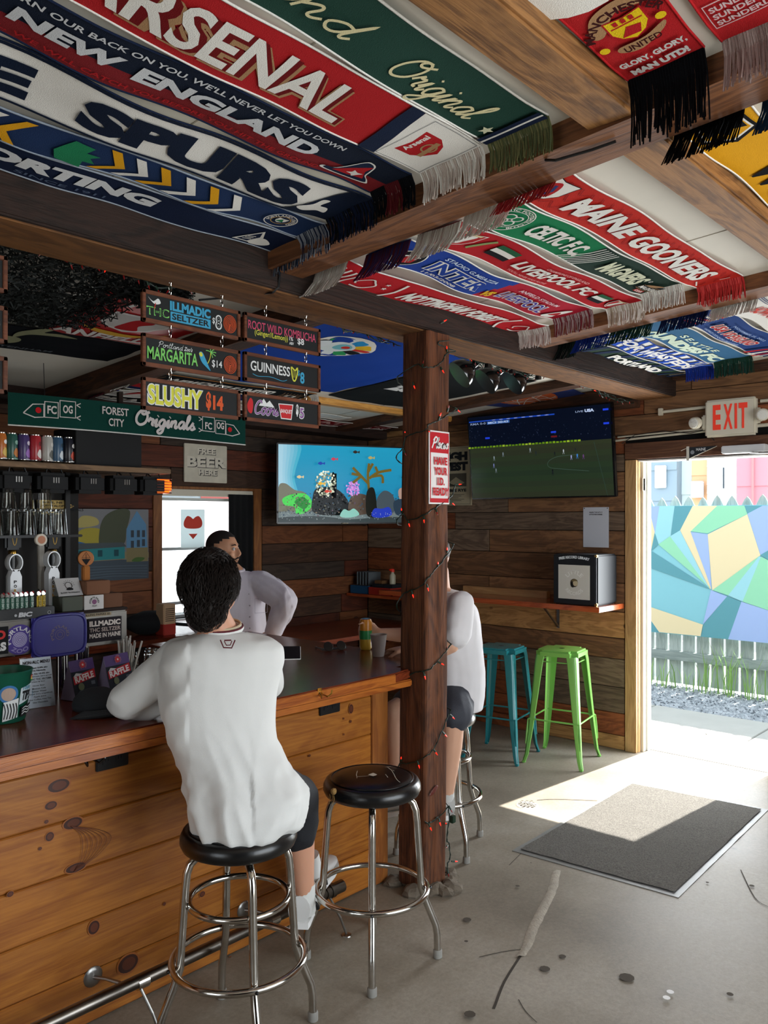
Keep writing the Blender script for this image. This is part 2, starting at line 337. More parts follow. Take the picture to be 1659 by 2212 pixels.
def concrete(name, c1, c2, c3):
    m = bpy.data.materials.new(name); m.use_nodes = True; nt = m.node_tree; N = nt.nodes.new; L = nt.links.new; b = nt.nodes['Principled BSDF']; b.inputs['Roughness'].default_value = .5
    b.inputs['Specular IOR Level'].default_value = .35
    tc = N('ShaderNodeTexCoord'); n1 = N('ShaderNodeTexNoise'); n1.inputs['Scale'].default_value = .9; n1.inputs['Detail'].default_value = 8; n1.inputs['Roughness'].default_value = .62
    n2 = N('ShaderNodeTexNoise'); n2.inputs['Scale'].default_value = 55; n2.inputs['Detail'].default_value = 6; n2.inputs['Roughness'].default_value = .75
    for n in (n1, n2): L(tc.outputs['Object'], n.inputs['Vector'])
    r = N('ShaderNodeValToRGB'); e = r.color_ramp.elements; e[0].position = .32; e[0].color = hexc(c1); e[1].position = .68; e[1].color = hexc(c3); x = e.new(.5); x.color = hexc(c2)
    L(n1.outputs[0], r.inputs[0]); mr = N('ShaderNodeMapRange'); mr.inputs['From Min'].default_value = .3; mr.inputs['From Max'].default_value = .7; mr.inputs['To Min'].default_value = .8; mr.inputs['To Max'].default_value = 1.14
    L(n2.outputs[0], mr.inputs['Value']); mu = N('ShaderNodeVectorMath'); mu.operation = 'SCALE'; L(r.outputs[0], mu.inputs[0]); L(mr.outputs[0], mu.inputs['Scale'])
    v = N('ShaderNodeTexVoronoi'); v.inputs['Scale'].default_value = 2.3; L(tc.outputs['Object'], v.inputs['Vector'])
    k = N('ShaderNodeMapRange'); k.inputs['From Min'].default_value = .035; k.inputs['From Max'].default_value = .06; k.inputs['To Min'].default_value = .45; k.inputs['To Max'].default_value = 1; L(v.outputs['Distance'], k.inputs['Value'])
    m2 = N('ShaderNodeVectorMath'); m2.operation = 'SCALE'; L(mu.outputs[0], m2.inputs[0]); L(k.outputs[0], m2.inputs['Scale']); L(m2.outputs[0], b.inputs['Base Color'])
    rr = N('ShaderNodeMapRange'); rr.inputs['To Min'].default_value = .38; rr.inputs['To Max'].default_value = .72; L(n1.outputs[0], rr.inputs['Value']); L(rr.outputs[0], b.inputs['Roughness'])
    bp = N('ShaderNodeBump'); bp.inputs['Strength'].default_value = .25; bp.inputs['Distance'].default_value = .003; L(n2.outputs[0], bp.inputs['Height']); L(bp.outputs[0], b.inputs['Normal'])
    MATS[name] = m; return m
FLOORM = concrete('worn_concrete_floor', '#6e6558', '#8a8173', '#a49d91'); WALKM = mat('pale_sidewalk_concrete', '#b9b6ae', .85, bump=.3, bscale=120, var=.05, vscale=5)
# ---------------------------------------------------------------- floor, ceiling, beams
XW, YW = 5.58, 5.26
g = G().box((-2.5, -1.9, -.12), (XW+.15, YW, 0)); fl = struct('floor', g, FLOORM)
g = G()
g.add([(-2.5, -1.9, zc(-1.9)), (XW, -1.9, zc(-1.9)), (XW, YW, zc(YW)), (-2.5, YW, zc(YW)), (-2.5, -1.9, zc(-1.9)+.1), (XW, -1.9, zc(-1.9)+.1), (XW, YW, zc(YW)+.1), (-2.5, YW, zc(YW)+.1)],
      [(0, 1, 2, 3), (4, 7, 6, 5), (0, 4, 5, 1), (1, 5, 6, 2), (2, 6, 7, 3), (3, 7, 4, 0)])
ce = struct('ceiling', g, CEIL)
g = G()
for x in (-.6, 1.22, 3.05, 4.6): g.box((x, -1.9, 0), (x+.004, YW, .002))
g.v = [Vector((v.x, v.y, v.z+zc(v.y)-.002)) for v in g.v]; mk('panel_joint', g, mat('joint_grey', '#a39c8c', .9), ce)  # thin grey strips mark the joints between ceiling boards
def beam_y(x0, x1, y0, y1, dz, label, m, name='ceiling_beam'):
    g = G(); n = 14
    for k in range(1):
        g.add([(x0, y0, zc(y0)-dz), (x1, y0, zc(y0)-dz), (x1, y1, zc(y1)-dz), (x0, y1, zc(y1)-dz), (x0, y0, zc(y0)), (x1, y0, zc(y0)), (x1, y1, zc(y1)), (x0, y1, zc(y1))],
              [(0, 3, 2, 1), (4, 5, 6, 7), (0, 1, 5, 4), (1, 2, 6, 5), (2, 3, 7, 6), (3, 0, 4, 7)])
    return solo(name, label, 'beam', g, m, loc=((x0+x1)/2, (y0+y1)/2, zc((y0+y1)/2)))
def beam_x(y, wd, x0, x1, dz, label, m, z1=None):
    zt = zc(y); return solo('ceiling_beam', label, 'beam', G().bbox((x0, y, zt-dz), (x1, y+wd, (z1 or zt)+.005), .008), m, loc=((x0+x1)/2, y, zt-dz))
W_BEAMY = wood('brown_ceiling_timber_cross', '#4a2815', '#8a5834', 1, .7, .1, bump=.5)
beam_y(1.92, 2.09, -1.85, 2.31, .068, 'brown ceiling beam crossing from the header up to the top right, hung with scarf fringes both sides', W_BEAMY)
beam_y(3.66, 3.82, -1.85, 2.31, .065, 'ceiling beam mostly hidden by scarf fringes between the red scarves and the striped green one', W_BEAMY)
beam_y(-.1, .07, -1.85, 2.31, .065, 'ceiling beam over the near end of the bar', W_BEAMY)
beam_x(.90, .137, -2.4, XW-.02, .062, 'wide knotty brown ceiling beam running from the top centre towards the exit sign', W_BEAM)
beam_x(-.45, .14, -2.4, XW-.02, .062, 'brown ceiling beam beyond the yellow scarf', W_BEAM)
hd = thing('header_beam', 'long dark timber header beam resting on the post above the bar front', 'beam', (1.5, 2.31, 2.52))
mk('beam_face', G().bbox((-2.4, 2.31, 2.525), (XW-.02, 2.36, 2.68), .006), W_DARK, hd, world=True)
mk('beam_underside', G().bbox((-2.4, 2.33, 2.52), (XW-.02, 2.57, 2.54), .004), wood('lit_header_underside', '#53351c', '#86592f', 0, .7, .1, bump=.4), hd, world=True)  # lighter wood tone paints the floor bounce onto the underside
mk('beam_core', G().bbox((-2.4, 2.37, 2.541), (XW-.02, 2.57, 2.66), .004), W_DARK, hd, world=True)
beam_y(2.36, 2.47, 2.57, YW-.03, .11, 'dark rafter over the bar behind the menu boards', W_DARKY)
beam_y(4.9, 5.02, 2.57, YW-.03, .06, 'dark rafter over the bar beside the television corner', W_DARKY)
beam_x(4.20, .09, 3.86, 5.52, .045, 'honey coloured beam behind the post over the bar', wood('honey_beam', '#a8702c', '#d29c50', 0, .6, .1, bump=.3))
g = G().bbox((-2.4, 5.0, 2.40), (XW-.02, YW-.001, 2.5), .004); solo('ceiling_beam', 'dark plate along the top of the back wall', 'beam', g, W_DARK, loc=(2, 5.1, 2.4))
g = G().bbox((XW-.10, -1.85, 2.63), (XW-.001, 2.31, 2.83), .004).bbox((XW-.10, 2.57, 2.47), (XW-.001, 5.0, 2.64), .004)
solo('wall_plate', 'dark double plate along the top of the door wall above the exit sign', 'beam', g, W_DARKY, loc=(XW, 2, 2.5))
# floor details
c0 = [(1202, 1882), (1192, 1925), (1172, 1965), (1150, 2010), (1138, 2045), (1122, 2068)]; g = G(); L_, R_ = [], []
for k, (u, v) in enumerate(smooth_path(c0, 5)):
    p = onZ(u, v, 0); wd = .024-.010*abs(k/25-.45)+.006*noise.noise(Vector((k*.9, 0, 0))); L_.append(p+Vector((wd, -wd*.6, .001))); R_.append(p-Vector((wd, -wd*.6, -.001)))
n = len(L_); C_ = [(L_[i]+R_[i])/2+Vector((0, 0, .006+.003*noise.noise(Vector((i*.8, 3, 0))))) for i in range(n)]
g.add(L_+C_+R_, [(i, i+1, n+i+1, n+i) for i in range(n-1)]+[(n+i, n+i+1, 2*n+i+1, 2*n+i) for i in range(n-1)])
mk('mortar_patch', g, mat('pale_mortar', '#a39b8d', .9, bump=.8, bscale=90, var=.15, vscale=30), fl, smooth='all')
sf = Surf(plane((0, 0, 0), (1, 0, 0), (0, 1, 0)), base=.0006); CRK = mat('crack_dark', '#3d362e', .95)
for pts, wd in ([[(1125, 2064), (1090, 2120), (1070, 2170), (1066, 2180)], .010], [[(1138, 2050), (1090, 2056), (1035, 2068)], .004], [[(1120, 2160), (1135, 2185), (1160, 2210)], .003],
                [[(1160, 1729), (1200, 1727), (1290, 1730)], .006], [[(1100, 1870), (1130, 1840)], .003], [[(1600, 1880), (1630, 1940), (1659, 1960)], .004]):
    sf.line([tuple(onZ(u, v)[:2]) for u, v in pts], wd, CRK, 'crack', sm=4)
for (u, v, r) in ((1215, 2068, .014), (1177, 2095, .02), (1354, 2114, .028), (1009, 1989, .018), (1624, 1916, .012), (1528, 1909, .008), (1118, 1917, .01), (1577, 2152, .012), (1147, 1867, .004), (1015, 2196, .02), (1007, 2038, .008)):
    p = onZ(u, v); sf.disc(p.x, p.y, r, mat('floor_stain', '#4b4339', .9), 'stain', n=9)
for (u, v) in ((1448, 2148), (1440, 2161)): p = onZ(u, v); sf.disc(p.x, p.y, .013, cl('#f2f2f2'), 'paint_spot', n=10)
sf.done(fl)
p = onZ(1139, 1740); t = thing('floor_drain', 'round metal drain grate set in the sunlit floor', 'drain', (p.x, p.y, 0))
mk('grate', G().lathe([(.0, .003), (.062, .003), (.068, 0)][::1], (0, 0, 0), 24), mat('drain_metal', '#b8b2a6', .5, .6), t)
sf = Surf(plane((p.x, p.y, .0033), (1, 0, 0), (0, 1, 0)), base=.0004)
for i in range(-3, 4):
    for j in range(-2, 3):
        if i*i*1.0+j*j*2.2 < 11: sf.rect(i*.016-.005, j*.022-.008, i*.016+.005, j*.022+.008, CRK, 'slot')
sf.done(t)
# ---------------------------------------------------------------- plank walls
def planks(par, axis, fixed, th, a0, a1, rows, mats, holes, seed):
    """boards on a wall: axis 1 -> wall x=fixed runs along y; axis 0 -> wall y=fixed runs along x"""
    rnd = random.Random(seed)
    for z0, z1 in zip(rows[:-1], rows[1:]):
        segs = [(a0, a1)]
        for h0, h1, hz0, hz1 in holes:
            if z1 > hz0+.01 and z0 < hz1-.01:
                segs = [q for s0, s1 in segs for q in ((s0, min(s1, h0)), (max(s0, h1), s1)) if q[1]-q[0] > .02]
        for s0, s1 in segs:
            x = s0
            while x < s1-.01:
                L = rnd.uniform(.7, 1.9); e = min(s1, x+L)
                if s1-e < .3: e = s1
                t_ = th+rnd.uniform(0, .005); m = rnd.choices(mats, (3, 3, 2, 1.6))[0]; gp = .0025
                if axis == 1: b = G().bbox((fixed-t_, x+gp, z0+gp), (fixed-.001, e-gp, z1-gp), .003)
                else: b = G().bbox((x+gp, fixed-t_, z0+gp), (e-gp, fixed-.001, z1-gp), .003)
                mk('plank', b, m, par); x = e
DARKBACK = mat('black_gap', '#050403', 1)
D0, D1, DZ = 1.70, 2.60, 2.10    # doorway
g = G().box((XW, -1.9, 0), (XW+.15, D0-.0, 2.95)).box((XW, D1, 0), (XW+.15, YW+.15, 2.95)).box((XW, D0, DZ), (XW+.15, D1, 2.95)); wd = struct('wall_door_side', g, DARKBACK)
planks(wd, 1, XW, .022, -1.85, YW-.02, [.0, .103, .265, .452, .657, .809, 1.0, 1.21, 1.412, 1.59, 1.73, 1.88, 2.02, 2.146, 2.28, 2.42, 2.56, 2.64], WX, [(D0-.1, D1+.09, 0, 2.19)], 5)
q = onY(345, 1060, YW); q2 = onY(543, 1300, YW); WX0, WX1, WZ0, WZ1 = q.x, q2.x, .93, 1.90   # window hole
g = G().box((-2.5, YW, 0), (WX0, YW+.15, 2.6)).box((WX1, YW, 0), (XW, YW+.15, 2.6)).box((WX0, YW, 0), (WX1, YW+.15, WZ0)).box((WX0, YW, WZ1), (WX1, YW+.15, 2.6)); wb = struct('wall_back', g, DARKBACK)
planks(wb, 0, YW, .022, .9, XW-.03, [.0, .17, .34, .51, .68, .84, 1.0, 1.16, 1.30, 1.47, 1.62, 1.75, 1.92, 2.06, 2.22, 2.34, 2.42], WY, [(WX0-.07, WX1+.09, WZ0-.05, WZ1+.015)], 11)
g = G().box((-2.5, -1.9, 0), (.9, -1.8, 3)).box((4.0, -1.9, 0), (XW, -1.8, 3)).box((.9, -1.9, 2.45), (4.0, -1.8, 3)); struct('wall_right_side', g, W_DARK)
g = G().box((-2.6, -1.9, 0), (-2.5, .2, 3)).box((-2.6, 1.7, 0), (-2.5, YW+.15, 3)).box((-2.6, .2, 2.1), (-2.5, 1.7, 3)); struct('wall_near_side', g, W_DARKY)
# door casing
dr = thing('door_1', None, None, (XW, D1, 0)); dr['kind'] = 'structure'
mk('casing', G().bbox((XW-.03, D1, 0), (XW-.002, D1+.085, DZ+.0), .003), W_TRIM, dr, world=True)
mk('casing', G().bbox((XW-.03, D0-.1, 0), (XW-.002, D0, DZ), .003), W_TRIM, dr, world=True)
mk('casing_head', G().bbox((XW-.034, D0-.1, DZ+.005), (XW-.002, D1+.085, DZ+.12), .003), wood('dark_door_head', '#45291b', '#6e4a33', 1, .7, .1), dr, world=True)
WHT = mat('white_metal_jamb', '#d9dcda', .45)
for k, (x0, x1, dy) in enumerate(((XW-.002, XW+.035, .0), (XW+.04, XW+.085, .018), (XW+.09, XW+.145, .03))):
    mk('jamb', G().bbox((x0, D1-.004-dy, 0), (x1, D1-.001+.02, DZ), .002).bbox((x0, D0-.02, 0), (x1, D0+.004+dy, DZ), .002), [W_TRIM, mat('cream_jamb', '#cfc6b0', .6), WHT][k], dr, world=True)
mk('jamb_head', G().bbox((XW, D0, DZ-.012), (XW+.145, D1, DZ-.001), .002), WHT, dr, world=True)
mk('threshold', G().box((XW+.13, D0, .0002), (XW+.155, D1, .003)), mat('threshold_grey', '#8d8a84', .7), dr, world=True)
mk('hinge', G().bbox((XW+.03, D1-.022, 1.88), (XW+.07, D1-.018, 1.97), .001), mat('brass_tone', '#c8b48a', .4, .6), dr, world=True)
# ---------------------------------------------------------------- window
wi = thing('window_1', None, None, (WX0, YW, WZ0)); wi['kind'] = 'structure'
mk('casing', G().bbox((WX0-.075, YW-.035, WZ0-.02), (WX0, YW-.002, WZ1+.02), .003), W_TRIMR, wi, world=True)
mk('casing', G().bbox((WX1, YW-.035, WZ0-.02), (WX1+.08, YW-.002, WZ1+.02), .003), W_TRIMR, wi, world=True)
mk('casing_head', G().bbox((WX0, YW-.02, WZ1-.05), (WX1, YW+.02, WZ1-.001), .003), mat('cream_sash', '#d6d0bd', .6), wi, world=True); mk('casing_board', G().bbox((WX0-.07, YW-.03, WZ1+.001), (WX1+.085, YW-.002, WZ1+.021), .003), W_TRIMR, wi, world=True); mk('casing_board', G().bbox((WX0-.07, YW-.03, WZ0-.09), (WX1+.085, YW-.002, WZ0-.04), .003), W_TRIMR, wi, world=True)
g = G()
for z in (WZ0+.0, WZ0+.10, 1.44, WZ1-.085): g.bbox((WX0, YW+.05, z), (WX1, YW+.075, z+.022), .002)
for x in (WX0, WX1-.02): g.bbox((x, YW+.05, WZ0), (x+.02, YW+.075, WZ1-.06), .002)
mk('sash', g, mat('pale_sash', '#aeb4b4', .5), wi, world=True)
mk('pane', G().box((WX0+.02, YW+.06, WZ0+.02), (WX1-.02, YW+.064, WZ1-.08)), mat('window_glass', '#ffffff', .02, trans=1, spec=.5), wi, world=True)
mk('sill', G().bbox((WX0-.02, YW-.04, WZ0-.035), (WX1+.02, YW+.12, WZ0-.001), .004), mat('white_sill', '#e4e6e4', .5), wi, world=True)
# dark curtain at its right
def curt(a, b): return Vector((WX0+.60+.0+(WX1-WX0-.60)*a+.0, YW-.03+.016*math.sin(a*26)*(.4+.6*b), WZ1-.03-(.93)*b))
solo('curtain', 'black curtain gathered at the right side of the window', 'curtain', G().grid(curt, 50, 12), mat('black_cloth', '#06080b', .95), smooth='all')
pq = onY(391, 1100, YW-.006); pr = onY(442, 1182, YW-.006); hx0, hx1, hz0, hz1 = pq.x, pr.x, pr.z, pq.z
t = thing('heart_poster', 'translucent white sheet with a red heart hanging in the window', 'poster', (hx0, YW-.006, hz0))
mk('sheet', G().box((hx0, YW-.006, hz0), (hx1, YW-.004, hz1)), mat('translucent_sheet', '#c6d2d2', .9, trans=.75), t, world=True)
sf = Surf(plane((hx0, YW-.006, hz0), (1, 0, 0), (0, 0, 1)), base=.001); a, b = hx1-hx0, hz1-hz0; RED = mat('heart_red', '#d8402c', .7)
sf.blob([(.12*a, .68*b), (.13*a, .55*b), (.3*a, .5*b), (.7*a, .5*b), (.87*a, .56*b), (.88*a, .70*b), (.75*a, .82*b), (.6*a, .80*b), (.5*a, .75*b), (.4*a, .80*b), (.25*a, .82*b)], RED, 'heart')
sf.poly([(.31*a, .36*b), (.69*a, .36*b), (.5*a, .22*b)], RED, 'heart'); sf.done(t)
# ---------------------------------------------------------------- outside
OUT = mat('outdoor_ground', '#a8a69f', .9)
g = G().box((XW+.16, -9, -.3), (24, 14, -.03)).box((-14, -14, -.3), (XW+.16, -1.9, -.03)).box((-14, -1.9, -.3), (-2.6, 14, -.03)).box((-2.6, YW+.16, -.3), (XW+.16, 14, -.03)); struct('ground', g, OUT)
sw = thing('sidewalk', None, None, (6.4, 2, 0)); sw['kind'] = 'structure'
for k in range(9):
    y0 = -2.0+k*1.02+.35
    mk('slab', G().bbox((XW+.158, y0, -.05), (6.42, y0+1.012, 0), .004), WALKM, sw, world=True)
    mk('slab', G().bbox((6.43, y0-.3, -.05), (7.12, y0+.71, -.002), .004), WALKM, sw, world=True)
# gravel
gv = []; rnd = random.Random(3); g = G().use(mat('gravel_grey', '#9ca1a5', .9)).use(mat('gravel_light', '#bfc3c6', .9)).use(mat('gravel_dark', '#666b70', .9)); ms = list(g.mats)
g.use(ms[0]).box((7.12, -3, -.06), (8.6, 7.2, -.012))
for k in range(5200):
    x, y = rnd.uniform(7.13, 8.12), rnd.uniform(1.6, 4.6); r = rnd.uniform(.008, .02); a = rnd.uniform(0, 6)
    g.use(ms[rnd.choice((0, 0, 1, 1, 2))]); c, s_ = math.cos(a)*r, math.sin(a)*r; z = -.012
    g.add([(x+c, y+s_, z), (x-s_, y+c, z), (x-c*.8, y-s_, z), (x+s_, y-c*.9, z), (x+c*.2, y, z+r*rnd.uniform(.5, .95))], [(0, 1, 4), (1, 2, 4), (2, 3, 4), (3, 0, 4)])
gr = mk('gravel', g); tag(gr, 'grey gravel strip between the sidewalk and the fence', 'gravel', kind='stuff')
# fence with mural
XF = 8.10
fe = thing('picket_fence', 'weathered grey picket fence with pointed tops behind the painted mural', 'fence', (XF, 3, 0)); FW = wood('weathered_picket', '#95a29c', '#bcc6c0', 2, .9, .15, bump=.3)
y = -.6; k = 0
while y < 6.0:
    wd_ = .118; b = .085 if k % 5 else .06; h = 1.90+.01*math.sin(k*2.1)
    P = [(XF, y, .02), (XF, y+wd_, .02), (XF, y+wd_, h-.10), (XF, y+wd_*.72, h-.03), (XF, y+wd_/2, h), (XF, y+wd_*.28, h-.03), (XF, y, h-.10)]
    mk('picket', G().prism(P, (.018, 0, 0)), FW, fe, world=True); y += wd_+.022; k += 1
for z in (.30, 1.55): mk('rail', G().bbox((XF-.035, -.6, z-.045), (XF-.002, 6, z+.045), .003), wood('fence_rail', '#8a9792', '#aab5b0', 1, .9, .05), fe, world=True)
XM = XF-.055
p0, p1 = onX(1400, 1366, XM), onX(1659, 1092, XM)
mu = thing('mural_panel', 'large painted panel of yellow, teal, green and blue angular shapes hung on the fence', 'mural', (XM, 3, .5))
MZ0, MZ1 = onX(1530, 1377, XM).z, onX(1530, 1092, XM).z
mk('panel', G().bbox((XM, 1.3, MZ0), (XM+.018, 5.2, MZ1), .002), cl('#8fd0dc'), mu, world=True)
def S1(P): return [((onX(1300+a/4.607, 820+b/4.607, XM))) for a, b in P]
def S2(P): return [((onX(1300+a/4.022, 1200+b/4.022, XM))) for a, b in P]
YE, BL, AQ, TE, GR = '#f5e4b8', '#a9c2f0', '#a4dee8', '#62a4b0', '#9ce2ba'; sf = Surf(plane((XM, 0, 0), (0, -1, 0), (0, 0, 1)), base=.001, step=.0003)
POL = [(1, YE, [(380,1255),(465,1255),(530,1500),(490,1710),(380,1740)]), (1, BL, [(465,1255),(575,1255),(530,1530)]), (1, AQ, [(575,1255),(725,1255),(685,1555),(565,1640),(530,1530)]),
 (1, TE, [(725,1255),(905,1255),(780,1500),(690,1555)]), (1, YE, [(905,1255),(1150,1255),(885,1510),(1090,2080),(1075,2085),(780,1500)]), (1, GR, [(1150,1255),(1420,1255),(1450,1340),(1055,1530),(885,1510)]),
 (1, TE, [(1420,1255),(1600,1255),(1450,1335)]), (1, BL, [(1600,1255),(1900,1255),(1900,1560),(1580,1745),(1450,1335)]), (1, YE, [(1450,1340),(1580,1750),(1100,2100),(1055,1540)]), (1, BL, [(885,1515),(1055,1540),(1095,2090)]),
 (1, TE, [(530,1530),(565,1640),(490,1710)]), (1, GR, [(565,1640),(680,1560),(1080,2075)]), (1, AQ, [(680,1560),(780,1500),(1075,2085)]), (1, TE, [(380,1700),(500,1710),(1060,2070),(1090,2090),(380,1835)]),
 (1, TE, [(1580,1745),(1900,1560),(1900,1930)]), (2, YE, [(300,405),(405,440),(880,600),(860,700),(500,665)]), (2, TE, [(300,380),(405,530),(500,665),(300,650)]), (2, BL, [(950,300),(1090,355),(880,600)]),
 (2, TE, [(1090,355),(1215,400),(1100,728),(865,703),(885,600)]), (2, GR, [(965,300),(1370,5),(1100,345)]), (2, AQ, [(1370,5),(1390,15),(1225,400),(1100,345)]), (2, GR, [(1385,10),(1700,160),(1700,560),(1225,400)]), (2, BL, [(1215,400),(1700,560),(1700,800),(1100,735)])]
for k, c, P in POL:
    Q = (S1 if k == 1 else S2)(P); sf.poly([(-q.y, min(MZ1-.002, max(MZ0+.002, q.z))) for q in Q], cl(c, rough=.7), 'painted_shape')
sf.done(mu)
# weeds along the fence
g = G(); rnd = random.Random(5)
for k in range(170):
    y = rnd.uniform(1.9, 4.3); x = XF-.075-rnd.random()*.14; h = rnd.uniform(.08, .42)*(1.3 if abs(y-2.75) < .35 else .7); a = rnd.uniform(0, 6); l = h*.35
    b = Vector((x, y, -.002)); m_ = b+Vector((l*.3*math.cos(a), l*.3*math.sin(a), h*.6)); e = b+Vector((l*math.cos(a), l*math.sin(a), h)); n_ = Vector((-math.sin(a), math.cos(a), 0))*.005
    g.add([b-n_, b+n_, m_+n_, m_-n_, e], [(0, 1, 2, 3), (3, 2, 4)])
tag(mk('weeds', g, mat('weed_green', '#98bf6a', .8)), 'green weeds growing along the foot of the fence', 'weeds', kind='stuff')
def siding(name, label, O, U, L, z0, z1, col, step, cat='building', extra=None, tcol=None):
    O, U = Vector(O), Vector(U); Nn = U.cross(Vector((0, 0, 1))); t = thing(name, label, cat, O); m = mat('siding_'+col.strip('#'), col, .85); z = z0
    mk('wall', G().prism([O+Vector((0, 0, z0)), O+U*L+Vector((0, 0, z0)), O+U*L+Vector((0, 0, z1)), O+Vector((0, 0, z1))], -Nn*.3), m, t, world=True)
    while z < z1-.02:
        P = [O+Nn*.004+Vector((0, 0, z)), O+Nn*.022+Vector((0, 0, z)), O+Nn*.004+Vector((0, 0, z+step))]; mk('clapboard', G().prism(P, U*L), m, t, world=True); z += step
    return t
def outhouse(name, label, u0, u1, X, col, z1=5.0, step=.16):
    a, b_ = onX(u0, 1000, X), onX(u1, 1000, X); return siding(name, label, (X, a.y, 0), (0, -1, 0), a.y-b_.y-.002, -.03, z1, col, step)
b = outhouse('grey_house', 'blue-grey house wall with a small white-framed window, leftmost beyond the fence', 1330, 1463, 13.0, '#8fa2b0', step=.5)
q, r_ = onX(1416, 1006, 12.97), onX(1440, 1054, 12.97)
fr = mk('window_frame', G().bbox((12.93, r_.y, r_.z), (12.97, q.y, q.z), .01), cl('#f4f4f2'), b, world=True)
mk('window_pane', G().box((12.925, r_.y+.03, r_.z+.16), (12.93, q.y-.03, q.z-.04)), cl('#cfdbe6', rough=.2), fr, world=True)
b = outhouse('porch', 'pale corner boards and a post between the grey and the orange wall', 1463, 1495, 13.2, '#d9e6e8', step=.7)
b = outhouse('orange_house', 'pale orange wall with a white meter box beyond the fence', 1495, 1528, 13.1, '#e8b58c', step=.6)
q, r_ = onX(1497, 1040, 13.05), onX(1521, 1075, 13.05); mk('meter_box', G().bbox((12.95, r_.y, r_.z), (13.05, q.y, q.z), .01), cl('#dfe3e8'), b, world=True)
b = outhouse('white_house', 'white clapboard house wall with a dark slot window beyond the fence', 1528, 1592, 13.0, '#e3e8ea', step=.14)
q, r_ = onX(1562, 1010, 12.96), onX(1564, 1055, 12.96); mk('slot', G().box((12.95, r_.y, r_.z), (12.97, q.y, q.z)), cl('#3b4650'), b, world=True)
b = outhouse('pink_house', 'pink house wall furthest right beyond the fence', 1592, 1760, 12.9, '#d7909c', step=1.1)
mk('downpipe', G().tube([onX(1626, 980, 12.85), onX(1626, 1090, 12.85)], .02), cl('#b98a8e'), b, world=True)
YO = 9.0
def ouths(name, label, u0, u1, col, z1, step):
    a, b_ = onY(u0, 1100, YO), onY(u1, 1100, YO); return siding(name, label, (a.x, YO, 0), (1, 0, 0), b_.x-a.x, -.02, z1, col, step)
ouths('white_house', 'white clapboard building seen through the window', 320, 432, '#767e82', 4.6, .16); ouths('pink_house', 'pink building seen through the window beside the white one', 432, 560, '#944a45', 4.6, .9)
solo('parked_car', 'white car roof and bonnet blurred outside the window', 'car', G().bbox((3.9, 7.4, .35), (7.2, 8.7, .85), .15).bbox((4.6, 7.5, .8), (6.6, 8.6, 1.2), .15).cyl((4.3, 7.42, .30), (4.3, 8.68, .30), .33).cyl((6.7, 7.42, .30), (6.7, 8.68, .30), .33), cl('#777f83', rough=.3), smooth=True)
